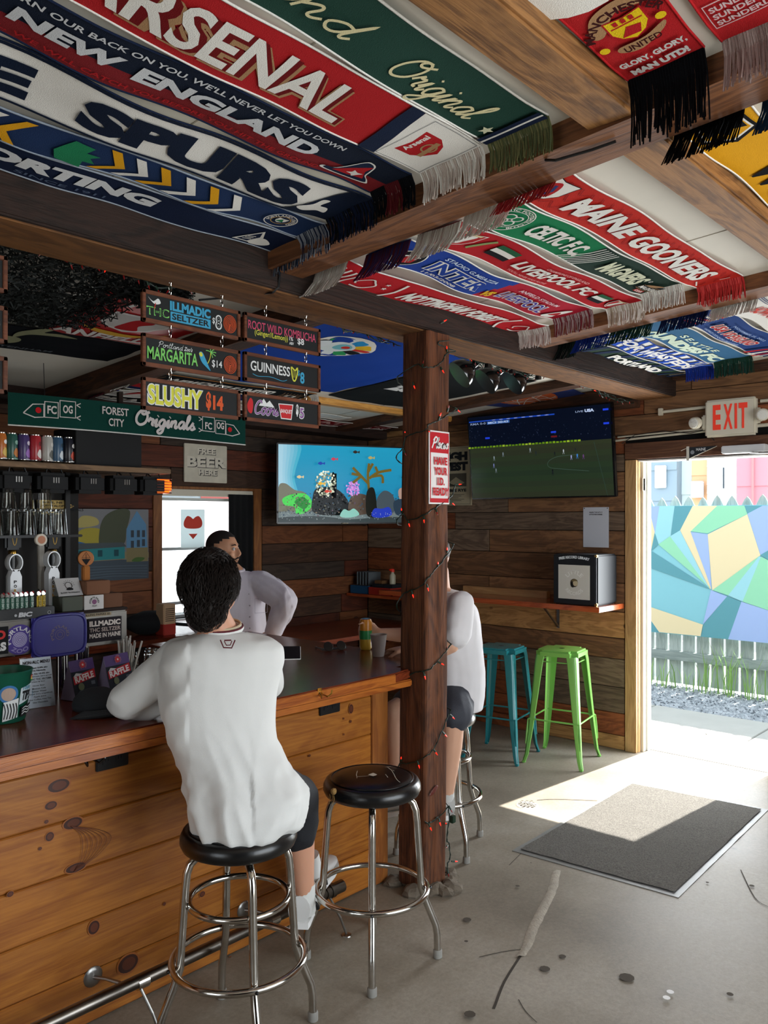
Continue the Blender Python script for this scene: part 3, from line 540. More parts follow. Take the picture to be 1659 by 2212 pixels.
# ---------------------------------------------------------------- scarves under the ceiling
def cloth(h): return mat('knit_'+h.strip('#'), h, .95, bump=.5, bscale=420, spec=.15)
CW, CK, CN, CR, CG, CD, CRM = cloth('#e8e6e0'), cloth('#0a0d12'), cloth('#16223c'), cloth('#b01f24'), cloth('#22443a'), cloth('#7a1f24'), cloth('#ddd4a8')
CB, CY, CTAN = cloth('#1d3f94'), cloth('#e0a21a'), cloth('#a8835e')
SCG = {1: 'football scarves pinned in the first ceiling bay', 2: 'football scarves pinned in the second ceiling bay', 3: 'football scarves pinned in the third ceiling bay', 4: 'scarves and flags on the ceiling over the bar'}
def scarf(label, x0, x1, Y0, Y1, base, bay, mf=None, amp=.012, lam=.55, ph=0., f0=None, f1=None, fl_=.085, hem=None, art=None, edge=.006, name='football_scarf', cat='scarf', plus=.004, lean=0.):
    L, W = x1-x0, Y1-Y0
    def f(s, t, o):
        b = amp*(.5-.5*math.cos(2*PI*s/lam+ph+t*4))*min(1, max(0, (L-s)/.12+.15))*min(1, max(0, s/.12+.15))
        b += amp*.5*noise.noise(Vector((x0*3+s*4, t*9, ph)))*1.0
        y = Y1-t+.006*math.sin(s*7+ph+t*3); return Vector((x0+s, y, zc(y)-.004-plus-b-lean*t-o))
    root = thing(name, label, cat, (x0+L/2, (Y0+Y1)/2, zc((Y0+Y1)/2)-.03), 0, SCG[bay])
    g = G(); nu = max(6, int(L/.02)); nv = 10
    g.grid(lambda a, b: f(a*L, b*W, 0), nu, nv, mf or (lambda a, b: base))
    g.grid(lambda a, b: f(a*L, (1-b)*W, -.003), nu, 2, lambda a, b: base)
    if edge:
        he = hem or CW
        for t0 in (0, W): g.use(he); g.tube([f(L*i/nu, t0, 0) for i in range(nu+1)], edge*.5, 5)
    mk('cloth', g, None, root, world=True, smooth='all')
    rnd = random.Random(int(x0*100+Y0*1000))
    for side, fr in ((1, f1), (0, f0)):
        if not fr: continue
        fr = fr if isinstance(fr, (list, tuple)) else [fr]; g = G(); n = int(W/.0022)
        for k in range(n):
            t = W*(k+.5)/n; g.use(fr[k*len(fr)//n] if len(fr) > 2 else rnd.choice(fr)); dr = 1 if side else -1
            l = fl_*rnd.uniform(.85, 1.08); dx = rnd.uniform(-.1, .1); dy = rnd.uniform(-.006, .006); p = f(L if side else 0, t, -.001); sw = .0021
            P = [p, p+Vector((dr*.018, dy*.3, -l*.28)), p+Vector((dr*(.022+dx*l*.3), dy*.8, -l*.65)), p+Vector((dr*(.02+dx*l*.6), dy*1.5, -l))]
            if not side: P = [p, p+Vector((-.018, dy*.3, -.048)), p+Vector((-.042, dy*.8, -.078)), p+Vector((-.050-l*.25, dy*1.5, -.078-l*.42))]
            vs = []
            for q in P: vs += [q+Vector((0, sw, 0)), q-Vector((0, sw, 0))]
            g.add(vs, [(0, 1, 3, 2), (2, 3, 5, 4), (4, 5, 7, 6)])
            if k % 3 == 0:
                vs = []
                for q in P: vs += [q+Vector((sw, 0, 0)), q-Vector((sw, 0, 0))]
                g.add(vs, [(0, 1, 3, 2), (2, 3, 5, 4), (4, 5, 7, 6)])
        mk('fringe', g, None, root, world=True)
    sf = Surf(f, refine=.022, base=.0028, step=.0003); ef = Surf(lambda a, b, o: f(L-b, a, o), refine=.022, base=.0035, step=.0003)
    if art: art(sf, ef, L, W, lambda u, v: onC(u, v).x-x0)
    sf.done(root); ef.done(root); return root
# ---- bay 1
def a_orig(sf, ef, L, W, X):
    c = CRM; script(sf, 'Original', X(800, 150), .045, X(1030, 232)-X(800, 150), .088, c, .008, shear=.35)
    script(sf, 'Portland', X(740, 70)-.62, .05, .60, .088, c, .008, shear=.35) if False else script(sf, 'land', X(740, 70)-.30, .055, .30, .085, c, .008, shear=.35)
    sf.star(X(1068, 258), .05, .022, cloth('#d8d8b8'), 'star'); sf.rect(L-.045, 0, L-.028, W, CN, 'stripe'); sf.rect(L-.028, 0, L-.02, W, CW, 'stripe'); sf.rect(L-.02, 0, L, W, CN, 'stripe')
scarf('dark green scarf with cream script reading Original, below the big brown beam', .55, 1.85, 1.11, 1.30, CG, 1, f1=[cloth('#5d6444'), cloth('#7b7a52')], ph=.5, amp=.006, art=a_orig)
def a_ars(sf, ef, L, W, X):
    x0, x1 = X(150, 10)-.06, X(735, 240)
    sf.text('ARSENAL', x0+.018, .028, x1+.018, .172, CTAN, bold=.09, shear=-.12); sf.text('ARSENAL', x0+.012, .034, x1+.012, .178, cloth('#6e1014'), bold=.05, shear=-.12)
    sf.text('ARSENAL', x0, .036, x1, .182, CW, bold=.02, shear=-.12, part='lettering')
    a, b = X(905, 262), X(800, 290); sf.poly([(b-.01, 0), (L-.30, W), (L-.25, W), (L-.20, 0)], CN, 'band'); sf.poly([(L-.20, 0), (L-.25, W), (L, W), (L, 0)], CW, 'band')
    cx, cy = L-.10, .11; ef.shield(cy, .115, .135, .14, CN); ef.shield(cy, .115, .125, .13, cloth('#d8b060')); ef.shield(cy, .115, .115, .12, CR)
    ef.text('Arsenal', cy-.045, .14, cy+.045, .163, CW, part='crest', bold=.03); ef.line([(cy-.045, .085), (cy+.04, .10)], .018, CTAN, 'crest'); ef.ring(cy+.005, .10, .022, .006, CTAN, 'crest')
    ef.frame(.008, .01, W-.008, .20, .002, CN, 'crest')
scarf('red scarf with tall white block letters and a cannon shield on its white end', .30, 1.85, 1.315, 1.54, CR, 1, f1=[CW, cloth('#c9bdb4')], ph=1.2, amp=.008, art=a_ars)
def a_ne(sf, ef, L, W, X):
    c = cloth('#c9ccd0'); sf.text("WE'LL NEVER TURN OUR BACK ON YOU, WE'LL NEVER LET YOU DOWN", X(10, -10)-.25, .128, X(752, 308), .15, c, bold=.02)
    sf.text('NEW', X(0, 30), .062, X(250, 130), .112, c, bold=.05, shear=.1); sf.text('ENGLAND', X(280, 150), .058, X(668, 320), .112, c, bold=.05, shear=.1)
    sf.text('IF YOU FALL, WE WILL CATCH YOU BEFORE YOU HIT THE GROUND', X(0, 75)-.2, .016, X(676, 350), .034, CR, bold=.015)
    o = X(780, 355)-.01; P = [(-.085, .03), (-.09, .045), (-.05, .055), (-.01, .13), (.01, .14), (.03, .13), (.04, .10), (.05, .07), (.075, .05), (.08, .032), (0, .022)]
    sf.blob([(o+a*1.1, b*1.0) for a, b in P], CW, 'crest'); sf.blob([(o+a*.98, .006+b*.92) for a, b in P], CN, 'crest'); sf.poly([(o-.06, .04), (o-.02, .08), (o+.03, .125), (o+.03, .09), (o+.06, .05), (o, .04)], CR, 'crest')
    sf.poly([(o+.015+.03*math.cos(k*.7)*(1 if k % 2 else .5), .06+.02*math.sin(k*.7)*(1 if k % 2 else .5)) for k in range(9)], CW, 'crest')
scarf('navy and dark red scarf with a long white chant and a boot emblem', .30, 1.84, 1.555, 1.725, CN, 1, mf=lambda a, b: CD if b < .42 else cloth('#121b2c'), f1=[CK, cloth('#5e1c22'), CK], ph=2.2, amp=.012, hem=CN, art=a_ne)
def a_sp(sf, ef, L, W, X):
    k = cloth('#0d1a30'); xs = X(190, 240); sf.text('THE', X(190, 240)-.62, .03, X(190, 240)-.14, .165, k, bold=.06, shear=-.2); sf.text('SPURS', xs-.02, .025, X(645, 420), .17, k, bold=.06, shear=-.2)
    sf.rect(0, 0, L, .008, k, 'stripe'); sf.rect(0, W-.012, L, W, k, 'stripe'); o = L-.15; sf.poly([(o-.04, 0), (o+.07, W), (L, W), (L, 0)], k, 'band')
    sf.blob([(o-.015, .05), (o+.02, .03), (o+.06, .05), (o+.10, .045), (o+.09, .075), (o+.05, .085), (o+.06, .12), (o+.03, .12), (o+.02, .085)], CW, 'crest')
scarf('white scarf with large dark blue letters and dark borders', .30, 1.87, 1.75, 1.965, CW, 1, f1=[CK, CN], ph=.2, amp=.016, hem=CN, art=a_sp)
def a_pu(sf, ef, L, W, X):
    def chev(x, m, w_=.03, d=1): h = W-.01; sf.poly([(x, h), (x+w_, h), (x+w_+.05*d, h*.45), (x+w_-.01, .012), (x-.01, .012), (x+.05*d, h*.45)], m, 'chevron')
    for i, (u, v) in enumerate(((262, 315), (312, 335), (358, 357), (405, 380), (452, 400), (497, 420))): chev(X(u, v)-.02, CY if i % 2 == 0 else CW)
    chev(X(50, 250), CY, d=-1); chev(X(0, 235)-.02, CW, d=-1)
    o = X(190, 305); GRN = cloth('#1f7a50'); sf.poly([(o-.05, .02), (o+.03, .0), (o+.02, .04), (o+.055, .04), (o+.03, .065), (o+.05, .085), (o+.01, .085), (o+.02, .115), (o-.04, .125), (o-.07, .06)], GRN, 'tree')
    cx, cy = X(615, 462), .075; sf.ring(cx, cy, .056, .004, CW, 'crest'); sf.ring(cx, cy, .034, .003, cloth('#c8a050'), 'crest'); sf.arc('PORTLAND UNITED', cx, cy, .037, PI*1.15, -PI*.15, .014, CW, 'crest')
    sf.shield(cx, cy, .04, .044, CW); sf.poly([(cx-.016, cy-.012), (cx, cy+.016), (cx+.016, cy-.012)], GRN, 'crest')
scarf('dark blue scarf with gold and white chevrons and a round crest', .30, 1.90, 1.985, 2.13, cloth('#1c3157'), 1, f1=[cloth('#8a8f98'), CN], ph=1.9, amp=.014, hem=cloth('#8f9aa8'), art=a_pu)
def a_st(sf, ef, L, W, X):
    sf.text('SPORTING', X(0, 330)-.22, .055, X(345, 425), .125, cloth('#d4d6d8'), bold=.06, shear=.1); sf.text('SINCE 1911', X(20, 360), .022, X(230, 415), .038, cloth('#53617a'), bold=.01)
    o = L-.13; sf.poly([(o-.06, .02), (o, .13), (o+.035, .075), (o+.01, .02)], CW, 'crest'); sf.poly([(o-.045, .027), (o, .115), (o+.02, .075), (o+.0, .027)], CN, 'crest'); sf.blob([(o+.01, .02), (o+.035, .075), (o+.085, .05), (o+.06, .02)], CW, 'crest')
    for k in range(3): sf.line([(o-.03+k*.002, .04+k*.014), (o+.002, .048+k*.014)], .005, CW, 'crest')
scarf('navy scarf with white block letters closest to the header beam', .30, 1.92, 2.145, 2.30, cloth('#0f1c38'), 1, f1=[cloth('#6d747e'), cloth('#2a3342')], ph=.8, amp=.010, hem=cloth('#97a0ac'), art=a_st)
def a_mu(sf, ef, L, W, X):
    Y_ = cloth('#e2c21c'); k = cloth('#3a1012'); ef.disc(W*.42, .47, .15, CW, 'print', ry=.16); c = .215
    ef.blob([(W*.5-.075, c+.01), (W*.5-.05, c+.07), (W*.5+.01, c+.09), (W*.5+.07, c+.075), (W*.5+.065, c+.045), (W*.5, c+.055), (W*.5-.05, c)], CTAN, 'crest'); ef.arc('MANCHESTER', W*.5, c-.03, .078, PI*.92, PI*.12, .024, k, 'crest', bold=.03)
    ef.shield(W*.5+.005, c-.005, .088, .092, CR); ef.shield(W*.5+.005, c-.005, .08, .084, Y_); ef.rect(W*.5-.03, c+.008, W*.5+.04, c+.012, CR, 'crest'); ef.poly([(W*.5-.02, c-.03), (W*.5, c), (W*.5+.03, c-.008), (W*.5+.02, c-.035)], CR, 'crest')
    for i in range(3): ef.rect(W*.5-.02+i*.018, c+.016, W*.5-.01+i*.018, c+.03, CR, 'crest')
    ef.blob([(W*.5-.045, c-.075), (W*.5, c-.09), (W*.5+.06, c-.06), (W*.5+.07, c-.035), (W*.5+.02, c-.055), (W*.5-.04, c-.055)], CTAN, 'crest'); ef.text('UNITED', W*.5-.035, c-.083, W*.5+.05, c-.062, k, 'crest')
    for sx in (-.075, .075): ef.disc(W*.5+sx*.95, c-.03+sx*.2, .012, Y_, 'crest', n=10)
    c2 = cloth('#c8c6c4'); ef.text('GLORY, GLORY,', .02, .070, W-.01, .100, c2, bold=.05); ef.text('MAN UTD!', .03, .025, W-.02, .055, c2, bold=.07)
scarf('red scarf with a yellow shield crest and chant lettering, top right by the brown beam', 1.0, 1.86, .705, .892, CR, 1, f1=[CK], fl_=.15, ph=.4, amp=.008, hem=CR, art=a_mu)
def a_su(sf, ef, L, W, X):
    c = cloth('#c9b2b4'); ef.frame(.012, .07, W-.012, .165, .004, c)
    for k in range(3): ef.text('SUNDERLAND', .02, .078+k*.028, W-.02, .098+k*.028, c, bold=.03)
    ef.poly([(.03, .25), (.07, .18), (.10, .25), (.14, .18), (.18, .26), (.16, .34), (.05, .34)], CK, 'print')
scarf('red scarf with three stacked rows of pale lettering in the top right corner', 1.1, 1.87, .47, .67, CR, 1, f1=[cloth('#b8a8a4'), cloth('#9a8884')], fl_=.10, ph=1.4, amp=.008, hem=CR, art=a_su)
scarf('plain dark scarf over the camera side of the first bay', .9, 1.86, .26, .45, CN, 1, f1=[CK], ph=1, amp=.008)
# ---- bay 2
def a_mg(sf, ef, L, W, X):
    d = cloth('#8f181c'); n = 46
    for r in range(3):
        y = .03+r*.055; sf.line([(.03+(L-.06)*k/n, y+(.035 if k % 2 else 0)) for k in range(n+1)], .004, d, 'pattern')
    for k in range(0): pass
    sf.shield(.10, W*.5, .15, .15, CK); sf.shield(.10, W*.5, .142, .142, CW); sf.blob([(.07, .06), (.06, .10), (.10, .15), (.13, .12), (.14, .07), (.11, .05)], CR, 'crest'); sf.line([(.11, .05), (.12, .10), (.10, .13)], .012, cloth('#2a3a70'), 'crest')
    sf.text('MAINE GOONERS', .25, .045, L-.14, .155, CW, bold=.045, shear=.05); sf.line([(L-.12, .05), (L-.05, .02)], .006, CW, 'print'); sf.line([(L-.05, .12), (L-.04, .16)], .005, CW, 'print')
scarf('bright red zigzag scarf with tall white letters and a white shield at its start', 2.12, 3.62, 1.22, 1.42, cloth('#c02a20'), 2, f0=[cloth('#b83038'), cloth('#d04a48')], f1=[cloth('#b03030'), cloth('#d04a48')], ph=.3, amp=.008, art=a_mg)
def a_ce(sf, ef, L, W, X):
    cx, cy = .12, W*.5; sf.ring(cx, cy, .085, .004, CW, 'crest'); sf.ring(cx, cy, .062, .003, CW, 'crest'); sf.arc('THE CELTIC FOOTBALL CLUB', cx, cy, .066, PI*1.25, -PI*.25, .014, CW, 'crest')
    for k in range(4): a = PI/4+k*PI/2; sf.disc(cx+.026*math.cos(a), cy+.026*math.sin(a), .022, CW, 'crest', n=12); sf.disc(cx+.026*math.cos(a), cy+.026*math.sin(a), .016, cloth('#0f7a4c'), 'crest', n=12)
    sf.text('CELTIC F.C.', .25, .05, .60, .145, CW, bold=.05, shear=-.05)
    for k in range(6): x = .60+k*.022; sf.line([(x-.05, .01), (x-.01, .07), (x+.02, .12), (x+.03, W-.008)], .006, CW, 'print', sm=4)
    sf.text('MAGNERS', .80, .045, 1.12, .145, cloth('#d9dcc0'), bold=.05, shear=-.05); sf.text('®', 1.125, .12, 1.14, .14, CW)
    o = 1.20; sf.poly([(o-.06, .05), (o+.09, .08), (o+.10, .12), (o-.05, .09)], CK, 'label'); sf.frame(o-.05, .055, o+.09, .095, .003, CTAN, 'label'); sf.text('MAGNERS', o-.045, .062, o+.085, .088, CW, 'label', bold=.03); sf.rect(o-.03, .03, o+.04, .05, CR, 'label'); sf.text('CIDER', o-.025, .033, o+.035, .047, CW, 'label'); sf.blob([(o-.04, .10), (o, .125), (o+.06, .13), (o+.03, .105)], CTAN, 'label')
scarf('green scarf turning dark green with a round clover crest and white letters', 2.20, 3.50, 1.435, 1.625, CG, 2, mf=lambda a, b: cloth('#0f7a4c') if a < .48-b*.0 else cloth('#1d352c'), f0=[CW, cloth('#cfc6c0')], f1=[CW, cloth('#cfc6c0')], ph=1.1, amp=.010, art=a_ce)
def lcrest(sf, cx, cy, s=1.):
    sf.shield(cx, cy, .12*s, .11*s, CW); sf.shield(cx, cy, .11*s, .10*s, CR); sf.blob([(cx-.03*s, cy-.03*s), (cx-.01*s, cy+.03*s), (cx+.03*s, cy+.035*s), (cx+.02*s, cy-.01*s), (cx+.01*s, cy-.035*s)], CW, 'crest'); sf.rect(cx-.04*s, cy+.038*s, cx+.04*s, cy+.05*s, cloth('#d8c8a0'), 'crest')
def fl3(sf, x, y, w_, h): 
    sf.rect(x, y+h*.66, x+w_, y+h, cloth('#1c5c3a'), 'flag'); sf.rect(x, y+h*.33, x+w_, y+h*.66, CW, 'flag'); sf.rect(x, y, x+w_, y+h*.33, CK, 'flag')
def a_lf(sf, ef, L, W, X):
    lcrest(sf, .12, .10, 1.15); sf.line([(.20, .05), (.26, .15)], .02, cloth('#8a9a60'), 'crest'); fl3(sf, .30, .055, .13, .09)
    sf.text('LIVERPOOL FC', .48, .055, 1.07, .13, CW, bold=.04, shear=.1); sf.text('CHAMPIONS OF ENGLAND', .62, .14, .95, .158, cloth('#e0a0a0')); sf.text("YOU'LL NEVER WALK ALONE", .50, .025, .80, .04, cloth('#e09090')); fl3(sf, 1.10, .05, .11, .08); lcrest(sf, 1.30, .085, .9)
scarf('red scarf with white letters between two small flags and two crests', 2.22, 3.60, 1.655, 1.845, cloth('#b3141f'), 2, f0=[CW, cloth('#c4b4ae')], f1=[CW, cloth('#b8ab98')], ph=2.0, amp=.012, art=a_lf)
def a_in(sf, ef, L, W, X):
    sf.disc(.12, .10, .075, CW, 'crest'); sf.disc(.12, .10, .068, CK, 'crest'); sf.poly([(.09, .05), (.10, .14), (.15, .15), (.16, .07)], CR, 'crest'); sf.line([(.08, .11), (.12, .14), (.16, .12)], .01, CW, 'crest')
    sf.text('STADIO G.MEAZZA', .26, .158, .62, .183, cloth('#cfe0f4'), bold=.02); sf.text('INTER', .25, .05, .62, .145, CW, bold=.09); sf.text('INTER', .256, .055, .614, .14, cloth('#1a3f9a'), bold=.03); sf.text('11/03/2008', .28, .02, .5, .038, CW)
    sf.text('VS', .66, .03, .74, .09, cloth('#e0b020'), bold=.06); sf.text('ANFIELD STADIUM', .80, .15, 1.10, .173, cloth('#e8d0d8')); sf.text('LIVERPOOL', .76, .045, 1.10, .13, CW, bold=.08); sf.text('LIVERPOOL', .765, .05, 1.095, .125, cloth('#4a3a9a'), bold=.02); sf.blob([(1.14, .06), (1.2, .14), (1.26, .15), (1.22, .08), (1.24, .04), (1.17, .03)], CW, 'crest'); sf.blob([(1.16, .07), (1.2, .12), (1.22, .08)], CR, 'crest')
scarf('blue scarf turning red, two football grounds named in white around a yellow VS', 2.22, 3.55, 1.885, 2.10, CB, 2, mf=lambda a, b: cloth('#1a3f9a') if a < .52+(b-.5)*.06 else cloth('#b01830'), f0=[cloth('#5a2030'), cloth('#3a3060')], f1=[cloth('#7a3038'), cloth('#b0a0a0')], ph=2.8, amp=.014, art=a_in)
def a_nf(sf, ef, L, W, X):
    def tree(o): sf.line([(o-.05, .045), (o+.0, .04), (o+.03, .055), (o+.05, .09), (o+.02, .12), (o-.01, .145), (o-.04, .125), (o-.055, .09), (o-.04, .07)], .008, CW, 'crest', sm=4, closed=False); sf.star(o+.085, .13, .014, CW, 'crest'); sf.star(o+.10, .09, .014, CW, 'crest')
    for k in range(4): sf.line([(.02+k*.03, .03), (.035+k*.028, .16)], .010, CW, 'crest')
    tree(.21); sf.line([(.34, .01), (.375, .09), (.36, .18)], .014, CW, 'print', sm=4); sf.text('NOTTINGHAM FOREST', .42, .045, 1.12, .14, CW, bold=.06, shear=.35); sf.line([(1.19, .01), (1.16, .09), (1.20, .18)], .014, CW, 'print', sm=4); tree(1.32)
scarf('red scarf with slanted white letters sagging over the header beam', 2.16, 3.56, 2.13, 2.335, cloth('#b81822'), 2, f0=[CW, cloth('#cfc4bc')], f1=[CW, cloth('#bfb2ac')], ph=1.5, amp=.018, lam=1.4, plus=.02, hem=CW, art=a_nf)
def a_wo(sf, ef, L, W, X):
    P = [(.02, .03), (.02, W-.03), (.14, W-.015), (.20, W*.5), (.14, .015)]; sf.poly(P, CK, 'crest'); sf.poly([(.10+(a-.10)*.82, W/2+(b-W/2)*.86) for a, b in P], CW, 'crest'); sf.poly([(.10+(a-.10)*.72, W/2+(b-W/2)*.78) for a, b in P], CY, 'crest')
    sf.poly([(.03, .05), (.12, .04), (.11, .07), (.14, .09), (.11, .11), (.12, .145), (.03, .14)], CK, 'crest'); sf.text('WOLVES', .42, .03, 1.05, .155, CK, bold=.04, shear=-.1)
scarf('golden yellow scarf with black letters and a black hexagonal crest, right of the brown beam', 2.16, 3.62, .71, .893, CY, 2, f0=[CK], f1=[CK], fl_=.14, ph=.9, amp=.008, art=a_wo)
def a_db(sf, ef, L, W, X):
    for k in range(5): sf.poly([(.12+k*.26, 0), (.22+k*.26, 0), (.28+k*.26, W), (.18+k*.26, W)], cloth('#9a7240'), 'stripe')
scarf('dark blue scarf with tan diagonal stripes at the right edge above the yellow one', 2.18, 3.6, .47, .68, cloth('#12202c'), 2, f0=[cloth('#1c3550'), cloth('#4a6f98'), cloth('#16283c')], fl_=.12, ph=.1, amp=.008, art=a_db)
# ---- bay 3
def a_pt(sf, ef, L, W, X):
    d = cloth('#1c2a48')
    for k in range(9): x = .22+k*.145; sf.poly([(x, 0), (x+.055, 0), (x+.12, W), (x+.065, W)], d, 'stripe')
    sf.shield(.12, .09, .10, .11, CW); sf.shield(.12, .09, .085, .095, d); sf.shield(.12, .09, .07, .08, CW); sf.line([(.10, .07), (.14, .11)], .012, CR, 'crest'); sf.text('PORTLAND', .52, .045, 1.18, .125, CW, bold=.06, shear=-.15)
scarf('dark green and navy diagonally striped scarf with white letters above the exit beam', 3.98, 5.38, 2.17, 2.345, cloth('#2c4034'), 3, f0=[CK, cloth('#20302a')], ph=1.2, amp=.012, art=a_pt)
def a_wb(sf, ef, L, W, X):
    b_ = cloth('#1c49b0'); 
    for k in range(14): x = .1+k*.09; c = L*.5; sf.poly([(x-.01, 0), (x+.035, 0), (x+.035+(x-c)*.18, W), (x-.005+(x-c)*.18, W)], b_, 'ray')
    sf.text('UP FOR WEASTEDS', .10, .045, 1.26, .135, b_, bold=.13); sf.text('UP FOR WEASTEDS', .10, .05, 1.26, .13, CW, bold=.05)
scarf('white and royal blue sunburst scarf with white outlined letters', 3.90, 5.30, 1.965, 2.15, CW, 3, f0=[cloth('#1a3590')], f1=[cloth('#1e3a9c'), cloth('#142a70')], ph=2.0, amp=.014, hem=cloth('#1c49b0'), art=a_wb)
def a_se(sf, ef, L, W, X):
    c = cloth('#cfe0cc'); sf.text('SEATTLE', .52, .125, 1.05, .165, c, bold=.03, shear=.1, spacing=1.3); sf.text('SOUNDERS FC', .14, .03, 1.28, .112, c, bold=.07, shear=.1)
scarf('slate blue scarf with pale green letters and a dark green fringe', 3.88, 5.25, 1.715, 1.945, cloth('#35648a'), 3, f0=[CG], f1=[CG, cloth('#1c3a2c')], fl_=.10, ph=.5, amp=.014, art=a_se)
def a_us(sf, ef, L, W, X):
    for k in range(7): sf.rect(.0, k*W/7, .32, (k+.5)*W/7, CR if k % 2 else CW, 'stripe')
    sf.rect(0, 0, .15, W, cloth('#1b2f63'), 'stripe')
    for i in range(4):
        for j in range(5): sf.star(.02+i*.036, .025+j*.045, .011, CW, 'star')
    c = cloth('#9fb4d4'); sf.text('NOVEMBER 25, 2022', .48, .16, .98, .178, c, spacing=1.2); sf.text('USA VS ENGLAND', .40, .06, 1.02, .14, CW, bold=.10); sf.text('USA VS ENGLAND', .405, .064, 1.015, .136, CR, bold=.04); sf.text('WORLD CUP QATAR GROUP STAGE', .42, .025, .95, .042, c)
    for k in range(4): sf.poly([(1.12+k*.06, 0), (1.15+k*.06, 0), (1.20+k*.06, W), (1.17+k*.06, W)], (CR, CW)[k % 2], 'stripe')
scarf('navy scarf with stars, red and white stripes and a match date', 3.90, 5.38, 1.455, 1.685, cloth('#22407c'), 3, f0=[cloth('#14224a'), cloth('#1c2f6a')], ph=1.6, amp=.012, art=a_us)
def a_wh(sf, ef, L, W, X):
    for k in (.012, .022, .034): sf.rect(0, W-k-.004, L, W-k, cloth('#1c2f6a'), 'stripe')
    sf.text('HOWAY THE LADS', .25, .07, .95, .145, cloth('#d05048'), bold=.04, shear=.2); sf.disc(.9, .05, .03, cloth('#e0b020'), 'crest'); sf.disc(1.0, .06, .05, cloth('#b02020'), 'crest')
scarf('white scarf with blue pinstripes and red script half hidden at the right edge', 3.88, 5.2, 1.225, 1.435, CW, 3, f0=[CW], ph=.2, amp=.012, art=a_wh)
# ---- over the bar
def a_bl(sf, ef, L, W, X):
    cx = X(735, 745)-.02; q = onC(735, 745); cy = 4.02-q.y; c = [('#d8342c', 0), ('#f0c02c', 1), ('#2c9ad8', 2), ('#e8f0f4', 3), ('#2c9a5c', 4), ('#101418', 5)]
    sf.disc(cx, cy, .21, CW, 'emblem')
    for k, (h, _) in enumerate(c*2): a = k*PI/6; sf.blob([(cx+.01, cy), (cx+.01+.17*math.cos(a), cy+.15*math.sin(a)), (cx+.01+.19*math.cos(a+.26), cy+.16*math.sin(a+.26)), (cx+.01+.17*math.cos(a+.46), cy+.15*math.sin(a+.46))], cloth(h), 'emblem')
    sf.disc(cx, cy, .10, cloth('#e4eef0'), 'emblem'); sf.disc(cx+.02, cy+.02, .055, cloth('#7cc4d0'), 'emblem'); sf.disc(cx+.035, cy+.03, .025, cloth('#d8342c'), 'emblem'); sf.blob([(cx-.28, cy-.03), (cx-.12, cy+.08), (cx-.08, cy-.05)], cloth('#e8f0f4'), 'emblem')
scarf('large royal blue flag with a round colourful emblem behind the menu boards', 2.47, 3.92, 2.80, 4.02, cloth('#123f9c'), 4, amp=.022, lam=1.5, ph=.4, edge=0, art=a_bl, name='ceiling_flag', cat='flag')
def a_pz(sf, ef, L, W, X):
    c = cloth('#d8dada'); sf.text('PORTLAND', .12, .60, .42, .66, c, rot=0); sf.text('ZOO', .10, .42, .46, .57, c, bold=.1)
scarf('black banner lettered Portland Zoo beside the post over the bar', 3.95, 4.80, 2.95, 4.10, cloth('#15181a'), 4, amp=.015, lam=1.2, ph=1, edge=0, art=a_pz, name='ceiling_banner', cat='banner')
def a_nc(sf, ef, L, W, X):
    sf.text('NEWCASTLE UNITED', .27, .045, 1.06, .135, CW, bold=.06, shear=.2)
    for o in (.13, 1.22):
        for k in range(7): sf.line([(o-.09+k*.026, .03), (o-.07+k*.024, .08), (o-.09+k*.028, .14)], .006, CTAN, 'crest', sm=3)
        sf.rect(o-.04, .06, o+.04, .10, CW, 'crest'); sf.rect(o-.02, .065, o+.02, .095, CK, 'crest')
scarf('black scarf with white italic letters and crests at both ends behind the menu boards', 2.50, 3.86, 4.13, 4.32, CK, 4, f0=[CW, cloth('#d0cec8')], f1=[CW], ph=.3, amp=.018, lam=1.6, art=a_nc, hem=cloth('#8a5a30'))
def a_bo(sf, ef, L, W, X):
    for k in range(4): sf.poly([(.10+k*.30, .08), (.24+k*.30, .08), (.30+k*.30, W), (.14+k*.30, W)], CR, 'stripe')
    sf.text('BOSTON', .28, .02, .80, .075, CW, bold=.05, shear=.3); sf.text('1851', .02, .03, .16, .07, CW, bold=.02)
scarf('navy and red patterned scarf above the white one on the bar ceiling', 2.50, 4.0, 4.40, 4.58, cloth('#182a5c'), 4, f0=[cloth('#7a2c34'), cloth('#2a2c4a')], ph=1.3, amp=.018, lam=1.2, art=a_bo)
def a_w2(sf, ef, L, W, X):
    sf.text('35', .04, .04, .13, .12, CK, bold=.03); sf.blob([(.30, .04), (.42, .13), (.62, .14), (.75, .05), (.6, .08), (.5, .03), (.42, .08)], CR, 'print'); sf.star(.22, .13, .02, cloth('#2a3f90'), 'print'); sf.text('BACC', 1.45, .04, 1.75, .11, CK, bold=.05)
    sf.rect(.78, .03, .95, .13, CR, 'print')
scarf('white scarf with red swirls above the green banner', 2.45, 4.75, 4.66, 4.80, CW, 4, f0=[CW, cloth('#cfc8c0')], ph=2.3, amp=.018, lam=1.3, art=a_w2)
def a_be(sf, ef, L, W, X): sf.text('BEAVERS', .22, .03, .95, .11, CW, bold=.06, shear=.3)
scarf('black scarf with white italic letters just above the green banner', 2.40, 4.2, 4.82, 4.96, CK, 4, f0=[cloth('#55585c'), cloth('#2a2c30')], ph=.7, amp=.02, lam=1.2, art=a_be)
def a_at(sf, ef, L, W, X):
    sf.text('PIRATES SOCCER', X(740, 900)-.42, .085, X(870, 928)+.30, .155, cloth('#e0b0b0'), bold=.04, shear=.2); sf.text('SUPPORTERS AGAINST', X(740, 915)-.45, .03, X(860, 935)+.1, .065, cloth('#e8d8d8'), bold=.02)
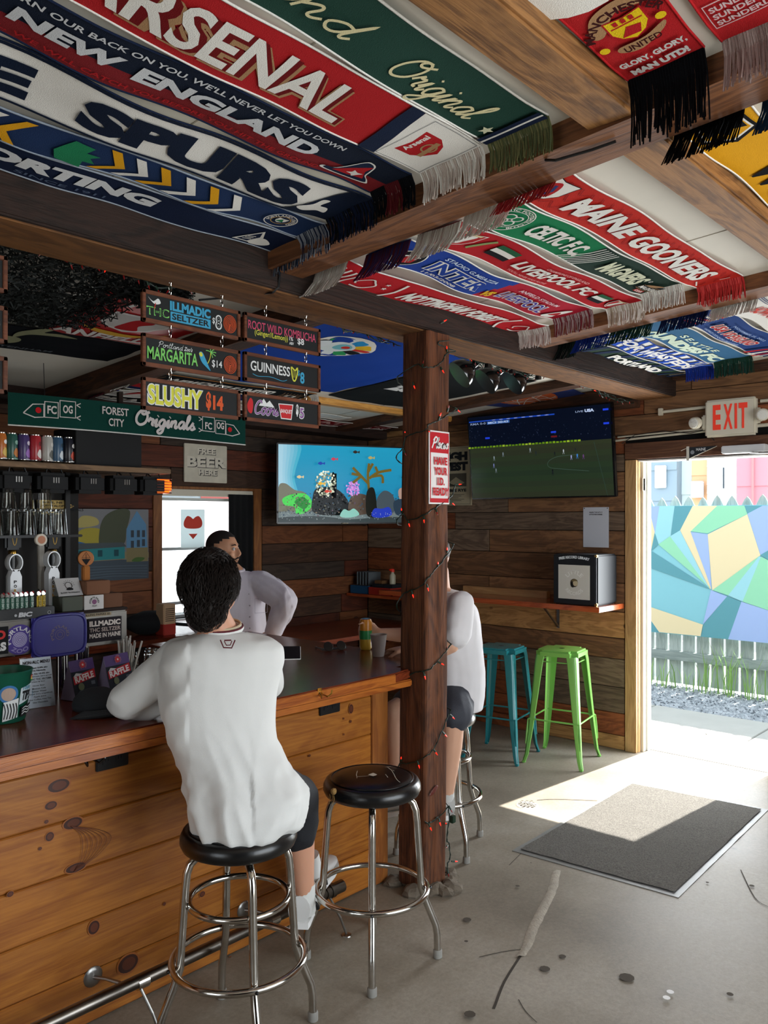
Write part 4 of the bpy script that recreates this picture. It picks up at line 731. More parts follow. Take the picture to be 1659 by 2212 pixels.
scarf('dark red scarf with pale lettering above the aquarium television', 4.25, 5.50, 4.80, 4.98, cloth('#8a1620'), 4, ph=.2, amp=.02, lam=1.2, art=a_at)
def a_an(sf, ef, L, W, X):
    c = cloth('#e0dcd8'); sf.text('THIS IS', .10, .50, .56, .61, c, bold=.04, shear=.1); sf.text('ANFIELD', .04, .02, .52, .11, c, bold=.04); sf.shield(.30, .31, .34, .26, c, 'crest'); sf.shield(.30, .31, .30, .22, cloth('#c8c4c0'), 'crest'); sf.blob([(.24, .22), (.26, .33), (.34, .40), (.38, .33), (.33, .28), (.35, .22)], CR, 'crest'); sf.blob([(.08, .20), (.20, .16), (.40, .16), (.54, .22), (.40, .12), (.20, .12)], cloth('#d8a83c'), 'crest')
scarf('shiny red flag reading This is Anfield behind the top left menu boards', 1.72, 2.32, 3.04, 3.68, mat('satin_red', '#b31c20', .35), 4, amp=.015, lam=1.3, ph=2, edge=0, art=a_an, name='ceiling_flag', cat='flag')
def a_to(sf, ef, L, W, X):
    c = cloth('#8f9070'); sf.disc(.42, .17, .075, c, 'crest', ry=.06); sf.blob([(.44, .22), (.48, .30), (.56, .33), (.70, .34), (.60, .38), (.52, .37), (.54, .43), (.48, .42), (.42, .32)], c, 'crest'); sf.text('TOTTENHAM', .30, .055, .70, .085, cloth('#5a6068'))
scarf('black flag with a pale cockerel on a ball, left of the red flag', 1.25, 2.30, 3.72, 4.12, cloth('#0b0f16'), 4, amp=.012, lam=1.2, ph=.4, edge=0, art=a_to, name='ceiling_flag', cat='flag')
def a_br(sf, ef, L, W, X):
    sf.disc(L*.55, .30, .26, cloth('#b8562c'), 'print', ry=.2)
    for k in range(9): a = k*.7; sf.line([(L*.55-.25*math.cos(a), .30-.19*math.sin(a)), (L*.55+.1*math.sin(a*2), .30+.1*math.cos(a)), (L*.55+.25*math.cos(a+.5), .30+.19*math.sin(a+.5))], .008, cloth('#d8d4cc'), 'print', sm=3)
scarf('navy flag with an orange ball print right of the post over the bar', 4.98, 5.52, 2.95, 3.62, cloth('#28356e'), 4, amp=.025, lam=1.0, ph=2.4, edge=0, art=a_br, name='ceiling_flag', cat='flag')
# black fishing net bundled under the ceiling left of the menus
g = G(); rnd = random.Random(8); NET = mat('black_net', '#0b1210', .8)
for k in range(13000):
    a, b = rnd.random(), rnd.random(); x = .75+1.15*a; y = 2.68+.34*b+(.62*b if a < .86 else .0); z = zc(y)-.028-.10*math.sin(PI*min(1, b*1.1))*rnd.random(); p = Vector((x, y, z)); l = rnd.uniform(.008, .022)
    d = Vector((rnd.uniform(-1, 1), rnd.uniform(-1, 1), rnd.uniform(-.5, .5))).normalized()*l; n_ = d.cross(Vector((rnd.random(), rnd.random(), rnd.random()))).normalized()*.0025
    g.add([p-d-n_, p-d+n_, p+d+n_, p+d-n_], [(0, 1, 2, 3)])
tag(mk('fishing_net', g, NET), 'black shaggy netting under the ceiling left of the red flag', 'net', kind='stuff')
# ---------------------------------------------------------------- the post
pt = thing('wooden_post', 'rough square timber post standing in the middle at the bar corner', 'post', (2.83, 2.31, 0))
g = G(); px0, px1, py0, py1 = 2.828, 2.990, 2.312, 2.468
def pf(a, b):
    # a around, b up
    z = .02+b*2.50; n_ = 4; q = a*4; k = int(q) % 4; r = q-int(q); c = [(px0, py0), (px1, py0), (px1, py1), (px0, py1)]; A, B = c[k], c[(k+1) % 4]; x = A[0]+(B[0]-A[0])*r; y = A[1]+(B[1]-A[1])*r
    cx, cy = (px0+px1)/2, (py0+py1)/2; e = .006 if min(r, 1-r) < .04 else 0; d = .0035*noise.noise(Vector((x*22, y*22, z*1.3)))+.002*noise.noise(Vector((x*60, y*60, z*5)))
    vx, vy = x-cx, y-cy; l = math.hypot(vx, vy); s = 1-(e-d)/l; lean = .010*(z-1.2); return Vector((cx+vx*s+lean*.5, cy+vy*s-lean*.5, z))
g.grid(pf, 64, 90); mk('shaft', g, W_POST, pt, world=True, smooth=True)
g = G().use(mat('broken_concrete', '#6b6154', .95, bump=1., bscale=60, var=.3, vscale=20)); rnd = random.Random(2)
for k in range(15):
    a = rnd.uniform(0, 2*PI); r = rnd.uniform(.07, .15); x, y = 2.91+r*math.cos(a), 2.385+r*math.sin(a)
    if y > 2.5: continue
    g.ball((x, y, .01), (rnd.uniform(.03, .06), rnd.uniform(.03, .06), rnd.uniform(.015, .035)), 9)
for i, v in enumerate(g.v): g.v[i] = v+Vector((noise.noise(v*40), noise.noise(v*40+Vector((9, 0, 0))), noise.noise(v*30)))*.012
mk('broken_footing', g, None, pt, world=True)
q = onY(937, 1708, 2.305); mk('wood_scar', G().ball(q, (.035, .004, .012), 10, Matrix.Rotation(-.5, 3, 'Y').to_quaternion()), mat('scar_red', '#5c2014', .5), pt, world=True)
# ID sign
t = thing('id_sign', 'red and white sign on the post asking for I.D.', 'sign', (2.91, 2.303, 1.75)); sx0, sx1 = 2.838, 2.987; zb, zt = 1.745, 2.075; g = G()
g.bbox((sx0, 2.303, zb), (sx1, 2.306, zt), .0012); mk('plate', g, cl('#f2f2f0', rough=.35), t, world=True); sf = Surf(plane((sx0, 2.303, zb), (1, 0, 0), (0, 0, 1)), base=.0006); w_, h = sx1-sx0, zt-zb; SR = cl('#c8202c', rough=.4)
sf.rect(.006, h*.70, w_-.006, h-.007, SR); sf.rect(.006, .007, w_-.006, .026, SR); sf.frame(.009, .010, w_-.009, h-.012, .005, SR); script(sf, 'Please', .016, h*.765, w_-.036, .046, cl('#f2f2f0', rough=.35), .0075, shear=.35)
for k, s_ in enumerate(('HAVE', 'YOUR', 'I.D.', 'READY')): ww = (.095, .095, .052, .113)[k]; sf.text(s_, w_/2-ww/2+.003, .176-k*.046, w_/2+ww/2+.003, .212-k*.046, SR, bold=.045)
sf.done(t)
for x, z in ((sx0+.012, zt-.01), (sx1-.01, zt-.015), (sx0+.012, zb+.01), (sx1-.01, zb+.012)): mk('screw', G().ball((x, 2.3025, z), .003, 6), STEEL, t, world=True)
# ---------------------------------------------------------------- string lights
WIRE = mat('green_wire', '#12261c', .5); SOCK = mat('bulb_socket', '#14301f', .5); GLOW = mat('red_bulb_lit', '#ff2a18', .2, emis=1.4); GLOWD = mat('red_bulb_off', '#8c1c1c', .2)
def bulb_mesh(lit):
    g = G().use(SOCK).lathe([(.0038, 0), (.0044, .013), (.004, .018)], n=7).use(GLOW if lit else GLOWD).lathe([(.0026, .018), (.003, .022), (.0018, .030), (.0, .035)], n=7); return g
BM = {}
def lights(label, segs, bulbs, seed, lit=.7, r=.0023, cat='string lights', loose=False):
    rnd = random.Random(seed); t = thing('string_lights', label, cat, segs[0][0]); g = G()
    for s_ in segs:
        P = [Vector(p) for p in s_]; out = []
        for i in range(len(P)-1):
            p0 = P[max(0, i-1)]; p1 = P[i]; p2 = P[i+1]; p3 = P[min(len(P)-1, i+2)]
            for j in range(6): u = j/6; out.append(.5*((2*p1)+(p2-p0)*u+(2*p0-5*p1+4*p2-p3)*u*u+(3*p1-p0-3*p2+p3)*u**3))
        out.append(P[-1]); out = [p+Vector((rnd.uniform(-1, 1), rnd.uniform(-1, 1), rnd.uniform(-1, 1)))*.002 for p in out]; g.tube(out, r, 5)
        out2 = [p+Vector((.003*math.cos(i*1.1), .003*math.sin(i*1.1), .003*math.sin(i*1.7))) for i, p in enumerate(out)]; g.tube(out2, r*.8, 5)
    mk('wire', g, WIRE, t, world=True)
    for p, d in bulbs:
        k = rnd.random() < lit
        if k not in BM: o = mk('bulb', bulb_mesh(k)); BM[k] = o.data; bpy.data.objects.remove(o)
        o = bpy.data.objects.new('bulb', BM[k]); COL.objects.link(o); o.parent = t; o.location = Vector(p)-origin(t); o.rotation_mode = 'QUATERNION'; o.rotation_quaternion = Vector((0, 0, 1)).rotation_difference(Vector(d).normalized())
    return t
XL, YR = 2.820, 2.304
def pp(u, v):
    q = onY(u, v, YR); return q if q.x > XL+.004 else onX(u, v, XL)
c5 = lambda P: [pp(840+a/3.8136, 680+b/3.8136) for a, b in P]; c6 = lambda P: [pp(840+a/3.073, 1260+b/3.073) for a, b in P]
segs = [c5([(550, 300), (480, 320), (440, 380), (395, 420), (340, 432), (275, 430), (240, 405)]), c5([(560, 770), (520, 805), (420, 865), (330, 905), (300, 950), (150, 1000), (120, 1100)]),
        c5([(548, 1410), (520, 1490), (470, 1525), (430, 1560), (350, 1610), (290, 1650), (160, 1690), (120, 1640)]), c5([(538, 1890), (500, 1950), (400, 2080), (320, 2170)])+c6([(210, 20), (150, 45), (95, 70)]),
        c6([(415, 405), (330, 510), (260, 575), (180, 590), (95, 640)]), c6([(410, 840), (395, 880), (350, 985), (295, 1100), (240, 1150), (140, 1195), (78, 1190)]),
        c6([(398, 1480), (345, 1540), (270, 1590), (235, 1580)]), c6([(395, 1490), (400, 1560), (385, 1690), (400, 1740), (405, 1830), (390, 1860), (388, 1930)])]
for a, b in ((0, 1), (1, 2), (2, 3), (3, 4), (4, 5), (5, 6)):   # the turns behind the post
    p, q = segs[a][-1], segs[b][0]; segs.append([p, Vector((XL, 2.478, p.z*.7+q.z*.3)), Vector((3.0, 2.478, p.z*.4+q.z*.6)), q])
segs.append([Vector((2.99, 2.304, 2.50)), Vector((2.9, 2.302, 2.47)), segs[0][0]])
bl = [(pp(840+a/3.8136, 680+b/3.8136), d) for a, b, d in ((425, 70, (.5, -.5, .4)), (480, 305, (-.6, -.4, .6)), (275, 425, (-.5, -.6, .6)), (425, 430, (.2, -.5, -.9)), (195, 555, (.1, -.4, -1)), (410, 865, (.1, -.4, 1)), (480, 800, (0, -.4, 1)), (545, 765, (.7, -.5, -.7)), (335, 955, (-.6, -.4, -.2)), (130, 960, (-.5, -.5, -.2)), (120, 1110, (.1, -.5, -1)), (545, 1400, (1, -.6, .1)), (385, 1595, (0, -.4, -1)), (285, 1660, (-.3, -.4, -1)), (155, 1690, (0, -.4, -1)), (500, 1530, (.6, -.5, -.7)), (105, 1630, (-.5, -.4, .5)), (480, 1960, (-.5, -.4, .7)), (405, 2070, (-.6, -.5, .6)))]
bl += [(pp(840+a/3.073, 1260+b/3.073), d) for a, b, d in ((250, 5, (0, -.4, -1)), (150, 50, (0, -.4, -1)), (385, 440, (-.6, -.5, .5)), (325, 520, (.7, -.6, -.5)), (230, 590, (0, -.4, -1)), (100, 625, (-.2, -.4, -1)), (75, 655, (-.7, -.3, -.2)), (405, 870, (.7, -.4, -.8)), (355, 985, (.6, -.4, -.8)), (295, 1100, (.4, -.5, -.9)), (190, 1180, (0, -.4, -1)), (80, 1180, (-.4, -.4, .7)), (262, 1595, (.2, -.5, -1)), (330, 1560, (0, -.4, -1)), (385, 1600, (-.8, -.4, .5)), (400, 1480, (.3, -.4, -1)), (390, 1740, (-1, -.5, 0)), (415, 1845, (1, -.5, -.2)), (388, 1900, (0, -.3, -1)), (165, 1500, (-.3, -.5, -.9)))]
lights('green string of small red bulbs spiralling around the wooden post', segs, bl, 3, .85)
q = pp(971, 1768); solo('light_plug', 'green plug of the string lights near the foot of the post', 'plug', G().bbox(q+Vector((-.002, -.02, -.02)), q+Vector((.024, 0, .014)), .003), SOCK)
def header_pts(P, y=2.60): return [onY(u, v, y) for u, v in P]
P1 = header_pts([(-20, 498), (60, 515), (120, 552), (170, 565), (232, 572), (300, 595), (340, 620), (420, 618), (470, 612), (520, 628), (570, 645), (600, 655), (650, 672), (700, 684), (750, 708), (800, 722), (865, 748)])
P2 = header_pts([(985, 760), (1040, 782), (1100, 798), (1150, 812), (1210, 805), (1250, 828), (1300, 850), (1340, 866), (1390, 862), (1432, 872)]); rnd = random.Random(4)
def along(P, n, rnd, down=-1.): 
    out = []
    for k in range(n):
        a = (k+.5)/n*(len(P)-1.001); i = int(a); p = P[i].lerp(P[i+1], a-i); out.append((p, (rnd.uniform(-.6, .6), rnd.uniform(-.6, .2), down+rnd.uniform(0, .7))))
    return out
tang = [[p+Vector((rnd.uniform(-.02, .02), rnd.uniform(-.02, .01), rnd.uniform(-.022, .022))) for p in [P1[i].lerp(P1[i+1], f) for i in range(9, 16) for f in (0, .33, .66)]] for _ in range(2)]
lights('tangled string lights along the header beam above the menu boards', [P1]+tang, along(P1, 34, rnd), 5, .12)
tang = [[p+Vector((rnd.uniform(-.03, .03), rnd.uniform(-.02, .01), rnd.uniform(-.03, .02))) for p in [P2[i].lerp(P2[i+1], f) for i in range(0, 9) for f in (0, .33, .66)]] for _ in range(2)]
lights('string lights looped along the header beam between the post and the exit sign', [P2]+tang, along(P2, 30, rnd), 6, .3)
# black cable on the ceiling by the beam crossing
solo('ceiling_cable', 'black cable crossing the beams above the first scarves', 'cable', G().tube([onC(1178, 290)+Vector((0, 0, -.07)), onC(1200, 278)+Vector((0, 0, -.085)), onC(1280, 262)+Vector((0, 0, -.075)), onC(1330, 243)+Vector((0, 0, -.075))], .004, 6), BLACK)
solo('header_cable', 'black cable hanging down the header beam face between the scarves', 'cable', G().tube([Vector((1.93, 2.30, 2.63)), onY(605, 590, 2.30), onY(602, 620, 2.31), onY(590, 632, 2.33), onY(520, 640, 2.59), onY(430, 648, 2.60)], .004, 6), BLACK)
# ---------------------------------------------------------------- menu boards
def chain(g, p, z1):
    z = p.z; k = 0
    while z < z1-.004:
        ax = (1, 0) if k % 2 else (0, 1); g.tube([p+Vector((ax[0]*.006*math.cos(a), ax[1]*.006*math.cos(a), z-p.z+.009+.011*math.sin(a))) for a in [i*PI/4 for i in range(8)]], .0013, 5, closed=True); z += .017; k += 1
SLATE = mat('chalkboard', '#0c1214', .7)
def board(label, x0, x1, z0, z1, ztop, art, y=2.52, group='chalk menu boards hanging under the header beam'):
    t = thing('menu_board', label, 'menu board', ((x0+x1)/2, y, z0), 0, group); f = .014
    mk('panel', G().box((x0+f*.5, y, z0+f*.5), (x1-f*.5, y+.006, z1-f*.5)), SLATE, t, world=True); g = G()
    for a, b in (((x0, y-.006, z0), (x1, y+.01, z0+f)), ((x0, y-.006, z1-f), (x1, y+.01, z1)), ((x0, y-.006, z0), (x0+f, y+.01, z1)), ((x1-f, y-.006, z0), (x1, y+.01, z1))): g.bbox(a, b, .002)
    mk('frame', g, W_FRAME, t, world=True)
    for x in (x0+(x1-x0)*.27, x0+(x1-x0)*.80): g = G(); chain(g, Vector((x, y, z1)), ztop); mk('chain', g, CHROME, t, world=True)
    sf = Surf(plane((x0+f, y, z0+f), (1, 0, 0), (0, 0, 1)), base=.0005, step=.00015); art(sf, x1-x0-2*f, z1-z0-2*f); sf.done(t); return t
CH = lambda h: mat('chalk_'+h.strip('#'), h, .8)
WH_, LB, OR, GN, PK, YL, PU_, RD = CH('#e4e8e8'), CH('#3fa3cc'), CH('#d85a2c'), CH('#7fd06a'), CH('#c8486a'), CH('#d8d84a'), CH('#8a5a98'), CH('#c8262c')
def rings(sf, cx, cy, r):
    for k in range(6): sf.ring(cx, cy, r*(1-k*.165), .0022, OR, ry=r*(1-k*.165)*1.12)
    sf.line([(cx, cy), (cx-.006, cy-r*.9)], .003, OR)
def b1(sf, w, h):
    sf.text('THC', .004, h*.16, .095, h*.52, GN, bold=.02); sf.text('THC', .009, h*.2, .09, h*.48, SLATE, bold=-.005); sf.blob([(.01, h*.9), (.03, h*.75), (.05, h*.9), (.06, h*.72), (.035, h*.65)], WH_); sf.line([(.04, h*.7), (.035, h*.45)], .003, RD)
    sf.text('ILLMADIC', .098, h*.52, .272, h*.93, LB, bold=.05); sf.rect(.1, h*.08, .272, h*.48, LB); sf.text('SELTZER', .106, h*.15, .266, h*.42, SLATE, bold=.03)
    sf.text('$', .280, h*.32, .291, h*.62, WH_); sf.text('8', .293, h*.12, .323, h*.78, WH_, bold=.03); sf.text('8', .298, h*.18, .318, h*.72, SLATE, bold=-.005); rings(sf, w-.034, h*.48, .029)
def b2(sf, w, h):
    script(sf, 'Portland', .05, h*.72, .10, h*.22, WH_, .0015); sf.text("Zoo's", .155, h*.72, .19, h*.9, WH_, shear=.3); sf.text('MARGARITA', .006, h*.15, .215, h*.68, GN, bold=.02)
    sf.blob([(.220, h*.75), (.234, h*.8), (.248, h*.55), (.262, h*.25), (.270, h*.05), (.250, h*.2), (.230, h*.4)], LB); sf.blob([(.220, h*.72), (.230, h*.8), (.236, h*.66), (.227, h*.6)], YL); sf.line([(.272, h*.88), (.268, h*.6), (.258, h*.35)], .003, YL, sm=4)
    for a in (-1.2, -.5, .2, .9, 1.8, 2.8): sf.line([(.272, h*.86), (.272+.014*math.cos(a), h*.86+.012*math.sin(a)), (.272+.024*math.cos(a), h*.88+.018*math.sin(a)-.004)], .003, GN, sm=3)
    sf.text('$14', .276, h*.2, .322, h*.55, WH_, bold=.01); rings(sf, w-.034, h*.46, .029)
def b3(sf, w, h):
    sf.text('SLUSHY', .006, h*.06, .24, h*.95, WH_, bold=.085); sf.text('SLUSHY', .010, h*.10, .236, h*.91, YL, bold=.035); sf.text('$', .252, h*.1, .275, h*.92, OR, bold=.05); sf.text('14', .283, h*.16, .33, h*.8, OR, bold=.05)
def b4(sf, w, h):
    sf.text('ROOT WILD KOMBUCHA', .008, h*.46, w-.01, h*.86, PK, bold=.012); sf.text('(Ginger//Lemon))', .04, h*.16, .21, h*.48, YL, bold=.008); sf.text('1%', .218, h*.30, .238, h*.48, WH_); sf.text('ABV', .218, h*.1, .242, h*.24, WH_); sf.text('$8', .262, h*.16, .298, h*.5, WH_, bold=.02)
def b5(sf, w, h):
    sf.text('GUINNESS', .02, h*.36, .222, h*.82, WH_, bold=.015); sf.line([(.03, h*.22), (.06, h*.14), (.12, h*.2), (.18, h*.1), (.205, h*.18)], .002, LB, sm=5); sf.line([(.228, h*.85), (.236, h*.3), (.248, h*.2), (.26, h*.5), (.262, h*.85), (.25, h*.7), (.23, h*.85)], .006, YL, sm=3)
    for k in range(3): sf.line([(.238+k*.006, h*.7), (.242+k*.005, h*.35)], .0015, YL)
    sf.text('$', .264, h*.45, .274, h*.75, LB); sf.text('8', .276, h*.12, .3, h*.68, LB, bold=.03)
def b6(sf, w, h):
    sf.blob([(.008, h*.3), (.004, h*.6), (.018, h*.9), (.03, h*.8), (.032, h*.5), (.024, h*.2)], RD); sf.poly([(.06, h*.6), (.085, h*.95), (.10, h*.75), (.115, h*.9), (.14, h*.6)], WH_); script(sf, 'Coors', .034, h*.22, .125, h*.62, WH_, .009); script(sf, 'Coors', .034, h*.22, .125, h*.62, PU_, .006)
    sf.poly([(.158, h*.82), (.238, h*.86), (.228, h*.1), (.172, h*.1)], WH_); sf.poly([(.162, h*.78), (.233, h*.81), (.225, h*.15), (.175, h*.15)], RD); sf.text('BANQUET', .17, h*.36, .228, h*.58, WH_, bold=.02, shear=.1); sf.text('$', .252, h*.3, .266, h*.9, WH_, bold=.06); sf.text('5', .27, h*.2, .298, h*.78, WH_, bold=.08); sf.text('5', .273, h*.24, .295, h*.74, PU_, bold=.03)
bx = [(1.534, 1.956), (1.974, 2.377)]
board('menu board offering Illmadic seltzer for 8 dollars, top left', *bx[0], 2.362, 2.474, 2.52, b1); board('menu board offering margarita with a parrot', *bx[0], 2.209, 2.322, 2.362, b2)
board('menu board reading Slushy in yellow bubble letters', *bx[0], 2.057, 2.170, 2.209, b3); board('menu board offering Root Wild kombucha', *bx[1], 2.364, 2.476, 2.52, b4)
board('menu board reading Guinness beside a yellow harp', *bx[1], 2.211, 2.324, 2.364, b5); board('menu board with purple script and a red Banquet patch', *bx[1], 2.058, 2.170, 2.211, b6)
def bl_(sf, w, h): sf.ring(w-.05, h*.5, .032, .003, LB, ry=.034); sf.text('MOCKTAIL', .02, h*.2, w-.11, h*.75, WH_, bold=.02)
for k, (a, b, c) in enumerate(((2.362, 2.474, 2.52), (2.209, 2.322, 2.362), (2.057, 2.17, 2.209))):
    board(('topmost', 'middle', 'lowest')[k]+' of three menu boards cut off at the left edge', .655, 1.075, a, b, c, [lambda sf, w, h: sf.ring(w-.045, h*.5, .036, .003, PU_), lambda sf, w, h: sf.ring(w-.045, h*.5, .036, .003, WH_), lambda sf, w, h: sf.ring(w-.045, h*.5, .036, .003, LB)][k])
# ---------------------------------------------------------------- dome clamp lamps under the header
SHD = mat('black_enamel_shade', '#0c0d0f', .18, spec=.8, coat=.5)
lmp = None
for k, (u, v) in enumerate(((1005, 800), (1060, 815), (1118, 818))):
    p = onY(u, v, 2.66); t = thing('dome_lamp', ('black dome lamp partly behind the post under the header beam', 'middle black dome lamp of the three under the header beam', 'black dome lamp furthest from the post under the header beam')[k], 'lamp', p, 0, 'black dome lamps under the header beam')
    ax = Vector((-.66, .42, -.62)).normalized(); top = Vector((.075, -.02, .05)); q = Vector((0, 0, 1)).rotation_difference(-ax)
    mk('shade', G().lathe([(.082, -.045), (.083, -.040), (.078, -.015), (.058, .022), (.030, .045), (.028, .05)], (0, 0, 0), 28, axis=-ax), SHD, t, smooth=True)
    mk('socket', G().lathe([(.028, .045), (.027, .10), (.018, .115), (0.001, .118)], (0, 0, 0), 18, axis=-ax), SHD, t, smooth=True)
    mk('lamp_bulb', G().ball(-ax*-.005, .026, 12), mat('frosted_bulb', '#e8e4da', .3), t, smooth=True); e = -ax*.10
    mk('bracket', G().tube([e, e+Vector((.01, 0, .03)), Vector((e.x+.02, -.09, 2.52-p.z))], .006, 6).box(Vector((e.x+.005, -.10, 2.50-p.z)), Vector((e.x+.035, -.075, 2.519-p.z))), BLKM, t)
# ---------------------------------------------------------------- bar
YB = 2.55
br = thing('bar_counter', 'long knotty pine bar with a glossy red-brown wooden top', 'bar', (1.5, YB, 0)); g = G()
TOP = [(-1.6, 2.38), (2.70, 2.38), (2.822, 2.40), (2.822, 2.475), (3.12, 2.475), (3.12, 3.93), (2.42, 3.93), (2.42, 3.10), (-1.6, 3.10)]
g.prism([(x, y, .955) for x, y in TOP], (0, 0, .045)); bm = bmesh.new(); vv = [bm.verts.new(v) for v in g.v]; [bm.faces.new([vv[i] for i in f]) for f in g.f]
bmesh.ops.recalc_face_normals(bm, faces=bm.faces[:]); bmesh.ops.dissolve_limit(bm, angle_limit=.01, verts=bm.verts[:], edges=bm.edges[:]); ed = [e for e in bm.edges if e.calc_face_angle(0) > .5 and abs(e.verts[0].co.z-e.verts[1].co.z) < .001]
bmesh.ops.bevel(bm, geom=ed, offset=.007, segments=3, affect='EDGES'); bm.verts.index_update(); g = G().add([v.co.copy() for v in bm.verts], [[v.index for v in f.verts] for f in bm.faces]); bm.free()
mk('countertop', g, W_BAR, br, world=True, smooth=True)
def apf(a, b): return Vector((-1.6+4.42*a, 2.386+.003*noise.noise(Vector((a*60, b*3, 0)))-.004*math.sin(b*PI), .926+.034*b*1.0))
g = G().grid(apf, 120, 4); g.box((-1.6, 2.392, .926), (2.82, 2.43, .956)); g.box((-1.6, 2.392, .9262), (2.82, 2.398, .99)); mk('apron', G().bbox((-1.6, 2.383, .926), (2.82, 2.425, .958), .006), W_APRON, br, world=True)
mk('front_edge', G().bbox((-1.6, 2.376, .955), (2.70, 2.3835, .996), .003), W_APRON, br, world=True)
mk('end_apron', G().bbox((3.07, 2.50, .925), (3.105, 3.91, .955), .004), W_APRON, br, world=True)
zr = [.004, .174, .348, .523, .697, .872, .953]
for z0, z1 in zip(zr[:-1], zr[1:]):
    for x0, x1 in ((-1.6, .9), (.9, 2.72)) if False else ((-1.6, 2.722),):
        P = [(x0, YB+.02, z0+.0005), (x0, YB+.006, z0+.0005), (x0, YB, z0+.007), (x0, YB, z1-.004), (x0, YB+.005, z1-.0005), (x0, YB+.02, z1-.0005)]
        mk('plank', G().prism(P, (x1-x0, 0, 0)), W_PINE, br, world=True)
mk('corner_board', G().bbox((2.724, YB-.008, .003), (2.832, YB+.02, .953), .003), W_PINE2 if 'W_PINE2' in globals() else wood('corner_pine', '#7d4620', '#a8682f', 2, .4, .1, coat=.3), br, world=True)
mk('back_frame', G().box((-1.6, YB+.021, .003), (2.80, YB+.06, .953)), W_DARK, br, world=True)
for k, (z0, z1) in enumerate(zip(zr[:-1], zr[1:])): mk('end_plank', G().bbox((2.812, YB+.021, z0+.001), (2.832, 3.90, z1-.001), .003), wood('end_pine', '#8a4f22', '#b87a38', 1, .4, .12, knots=.2, coat=.25), br, world=True)
mk('inner_panel', G().box((-1.6, 3.0, .003), (2.46, 3.03, .953)), BLACK, br, world=True)
def outlet(name, label, u0, u1, vb, vt, y=YB-.002):
    a, b = onY(u0, vb, y), onY(u1, vt, y); z0, z1 = a.z, a.z+.072; t = thing(name, label, 'outlet', (a.x, y, z0))
    mk('plate', G().bbox((a.x, y-.007, z0), (b.x, y+.001, z1), .003), BLACK, t, world=True)
    for k in range(2):
        x = a.x+(b.x-a.x)*(.3+.4*k); o = mk('socket', G().bbox((x-.015, y-.0095, z0+.02), (x+.015, y-.006, z1-.02), .003), mat('socket_black', '#15171a', .3), t, world=True)
        mk('slot', G().box((x-.006, y-.0099, z0+.03), (x-.004, y-.0094, z0+.04)).box((x+.004, y-.0099, z0+.03), (x+.006, y-.0094, z0+.04)), mat('slot_dark', '#000000', 1), o, world=True)
    return t
outlet('power_outlet', 'black power outlet under the counter edge left of the seated man', 206, 276, 1668, 1632); outlet('power_outlet', 'black power outlet on the bar front right of the seated man', 689, 733, 1547, 1514)
def hook(label, u, v, m, y, cat='hook', s=1.):
    p = onY(u, v, y); g = G()
    for dx in (-.016*s, .016*s): g.tube([p+Vector((dx*.3, 0, .01)), p+Vector((dx*.5, -.012, -.006)), p+Vector((dx, -.028*s, -.012*s)), p+Vector((dx*1.6, -.036*s, .0)), p+Vector((dx*1.9, -.034*s, .012*s))], .003*s, 6)
    g.bbox(p+Vector((-.012, -.003, .004)), p+Vector((.012, .001, .02)), .001); return solo('coat_hook', label, cat, g, m)
hook('black double coat hook under the counter beside the left outlet', 190, 1636, BLKM, 2.50, s=1.3); hook('brass double hook screwed to the counter edge right of the seated man', 690, 1497, mat('brass', '#d8a850', .25, 1), 2.381, s=1.1)
KN, KM, KH = mat('knot_dark', '#3a180c', .4), mat('knot_brown', '#5c2a12', .4), mat('knot_halo', '#9a561f', .42); ks = Surf(plane((0, YB, 0), (1, 0, 0), (0, 0, 1)), base=.0004, step=.00012)
for u, v, a, b in ((127, 1697, .036, .020), (110, 1740, .020, .013), (100, 1775, .007, .006), (107, 1807, .014, .014), (86, 1833, .006, .005), (157, 1778, .032, .018), (163, 1874, .034, .014), (202, 2003, .020, .022), (276, 2081, .038, .030), (436, 1931, .012, .010), (354, 1952, .006, .006), (757, 1531, .014, .020), (667, 1632, .007, .005), (741, 1552, .004, .004), (756, 1558, .006, .006), (741, 1586, .004, .004), (596, 1826, .012, .012), (670, 1692, .007, .007), (700, 1842, .006, .006), (495, 2068, .006, .006), (20, 1930, .010, .008)):
    q = onY(u, v, YB-.0005); ks.disc(q.x, q.z, a*1.16, KH, 'knot', ry=b*1.22, n=18); ks.disc(q.x, q.z, a, KN, 'knot', ry=b, n=18); ks.disc(q.x+a*.06, q.z, a*.68, KM, 'knot', ry=b*.7, n=14)
q0 = onY(165, 1830, YB-.0005)
for k in range(7): w_ = .018+k*.017; ks.line([(q0.x-.02, q0.z+.075), (q0.x+w_*.6, q0.z+.04), (q0.x+w_, q0.z), (q0.x+w_*.6, q0.z-.045), (q0.x-.01, q0.z-.075)], .0016, KM, 'grain', sm=6)
ks.done(br)
# foot rail
t = thing('foot_rail', 'worn steel foot rail running along the bottom of the bar', 'rail', (1.5, 2.40, .0)); mk('pipe', G().tube([(-1.5, 2.40, .16), (2.30, 2.40, .165)], .021, 20), PIPE, t, world=True, smooth=True)
mk('end_fitting', G().tube([(2.29, 2.40, .165), (2.39, 2.40, .165)], .025, 20).tube([(2.315, 2.40, .165), (2.335, 2.40, .165)], .029, 20), PIPE, t, world=True, smooth=True)
for x in (1.46, 2.02, -.2): mk('collar', G().tube([(x-.02, 2.40, .16), (x+.02, 2.40, .16)], .0235, 20), CHROME, t, world=True, smooth=True)
for x in (1.37, .4, 2.0):
    mk('bracket', G().tube([(x, YB-.004, .155), (x+.02, YB-.05, .158), (x+.05, 2.42, .155)], .006, 8).lathe([(.001, .006), (.02, .006), (.032, .002), (.034, 0)], (x, YB-.001, .155), 18, axis=(0, -1, 0)), STEEL, t, world=True, smooth=True)
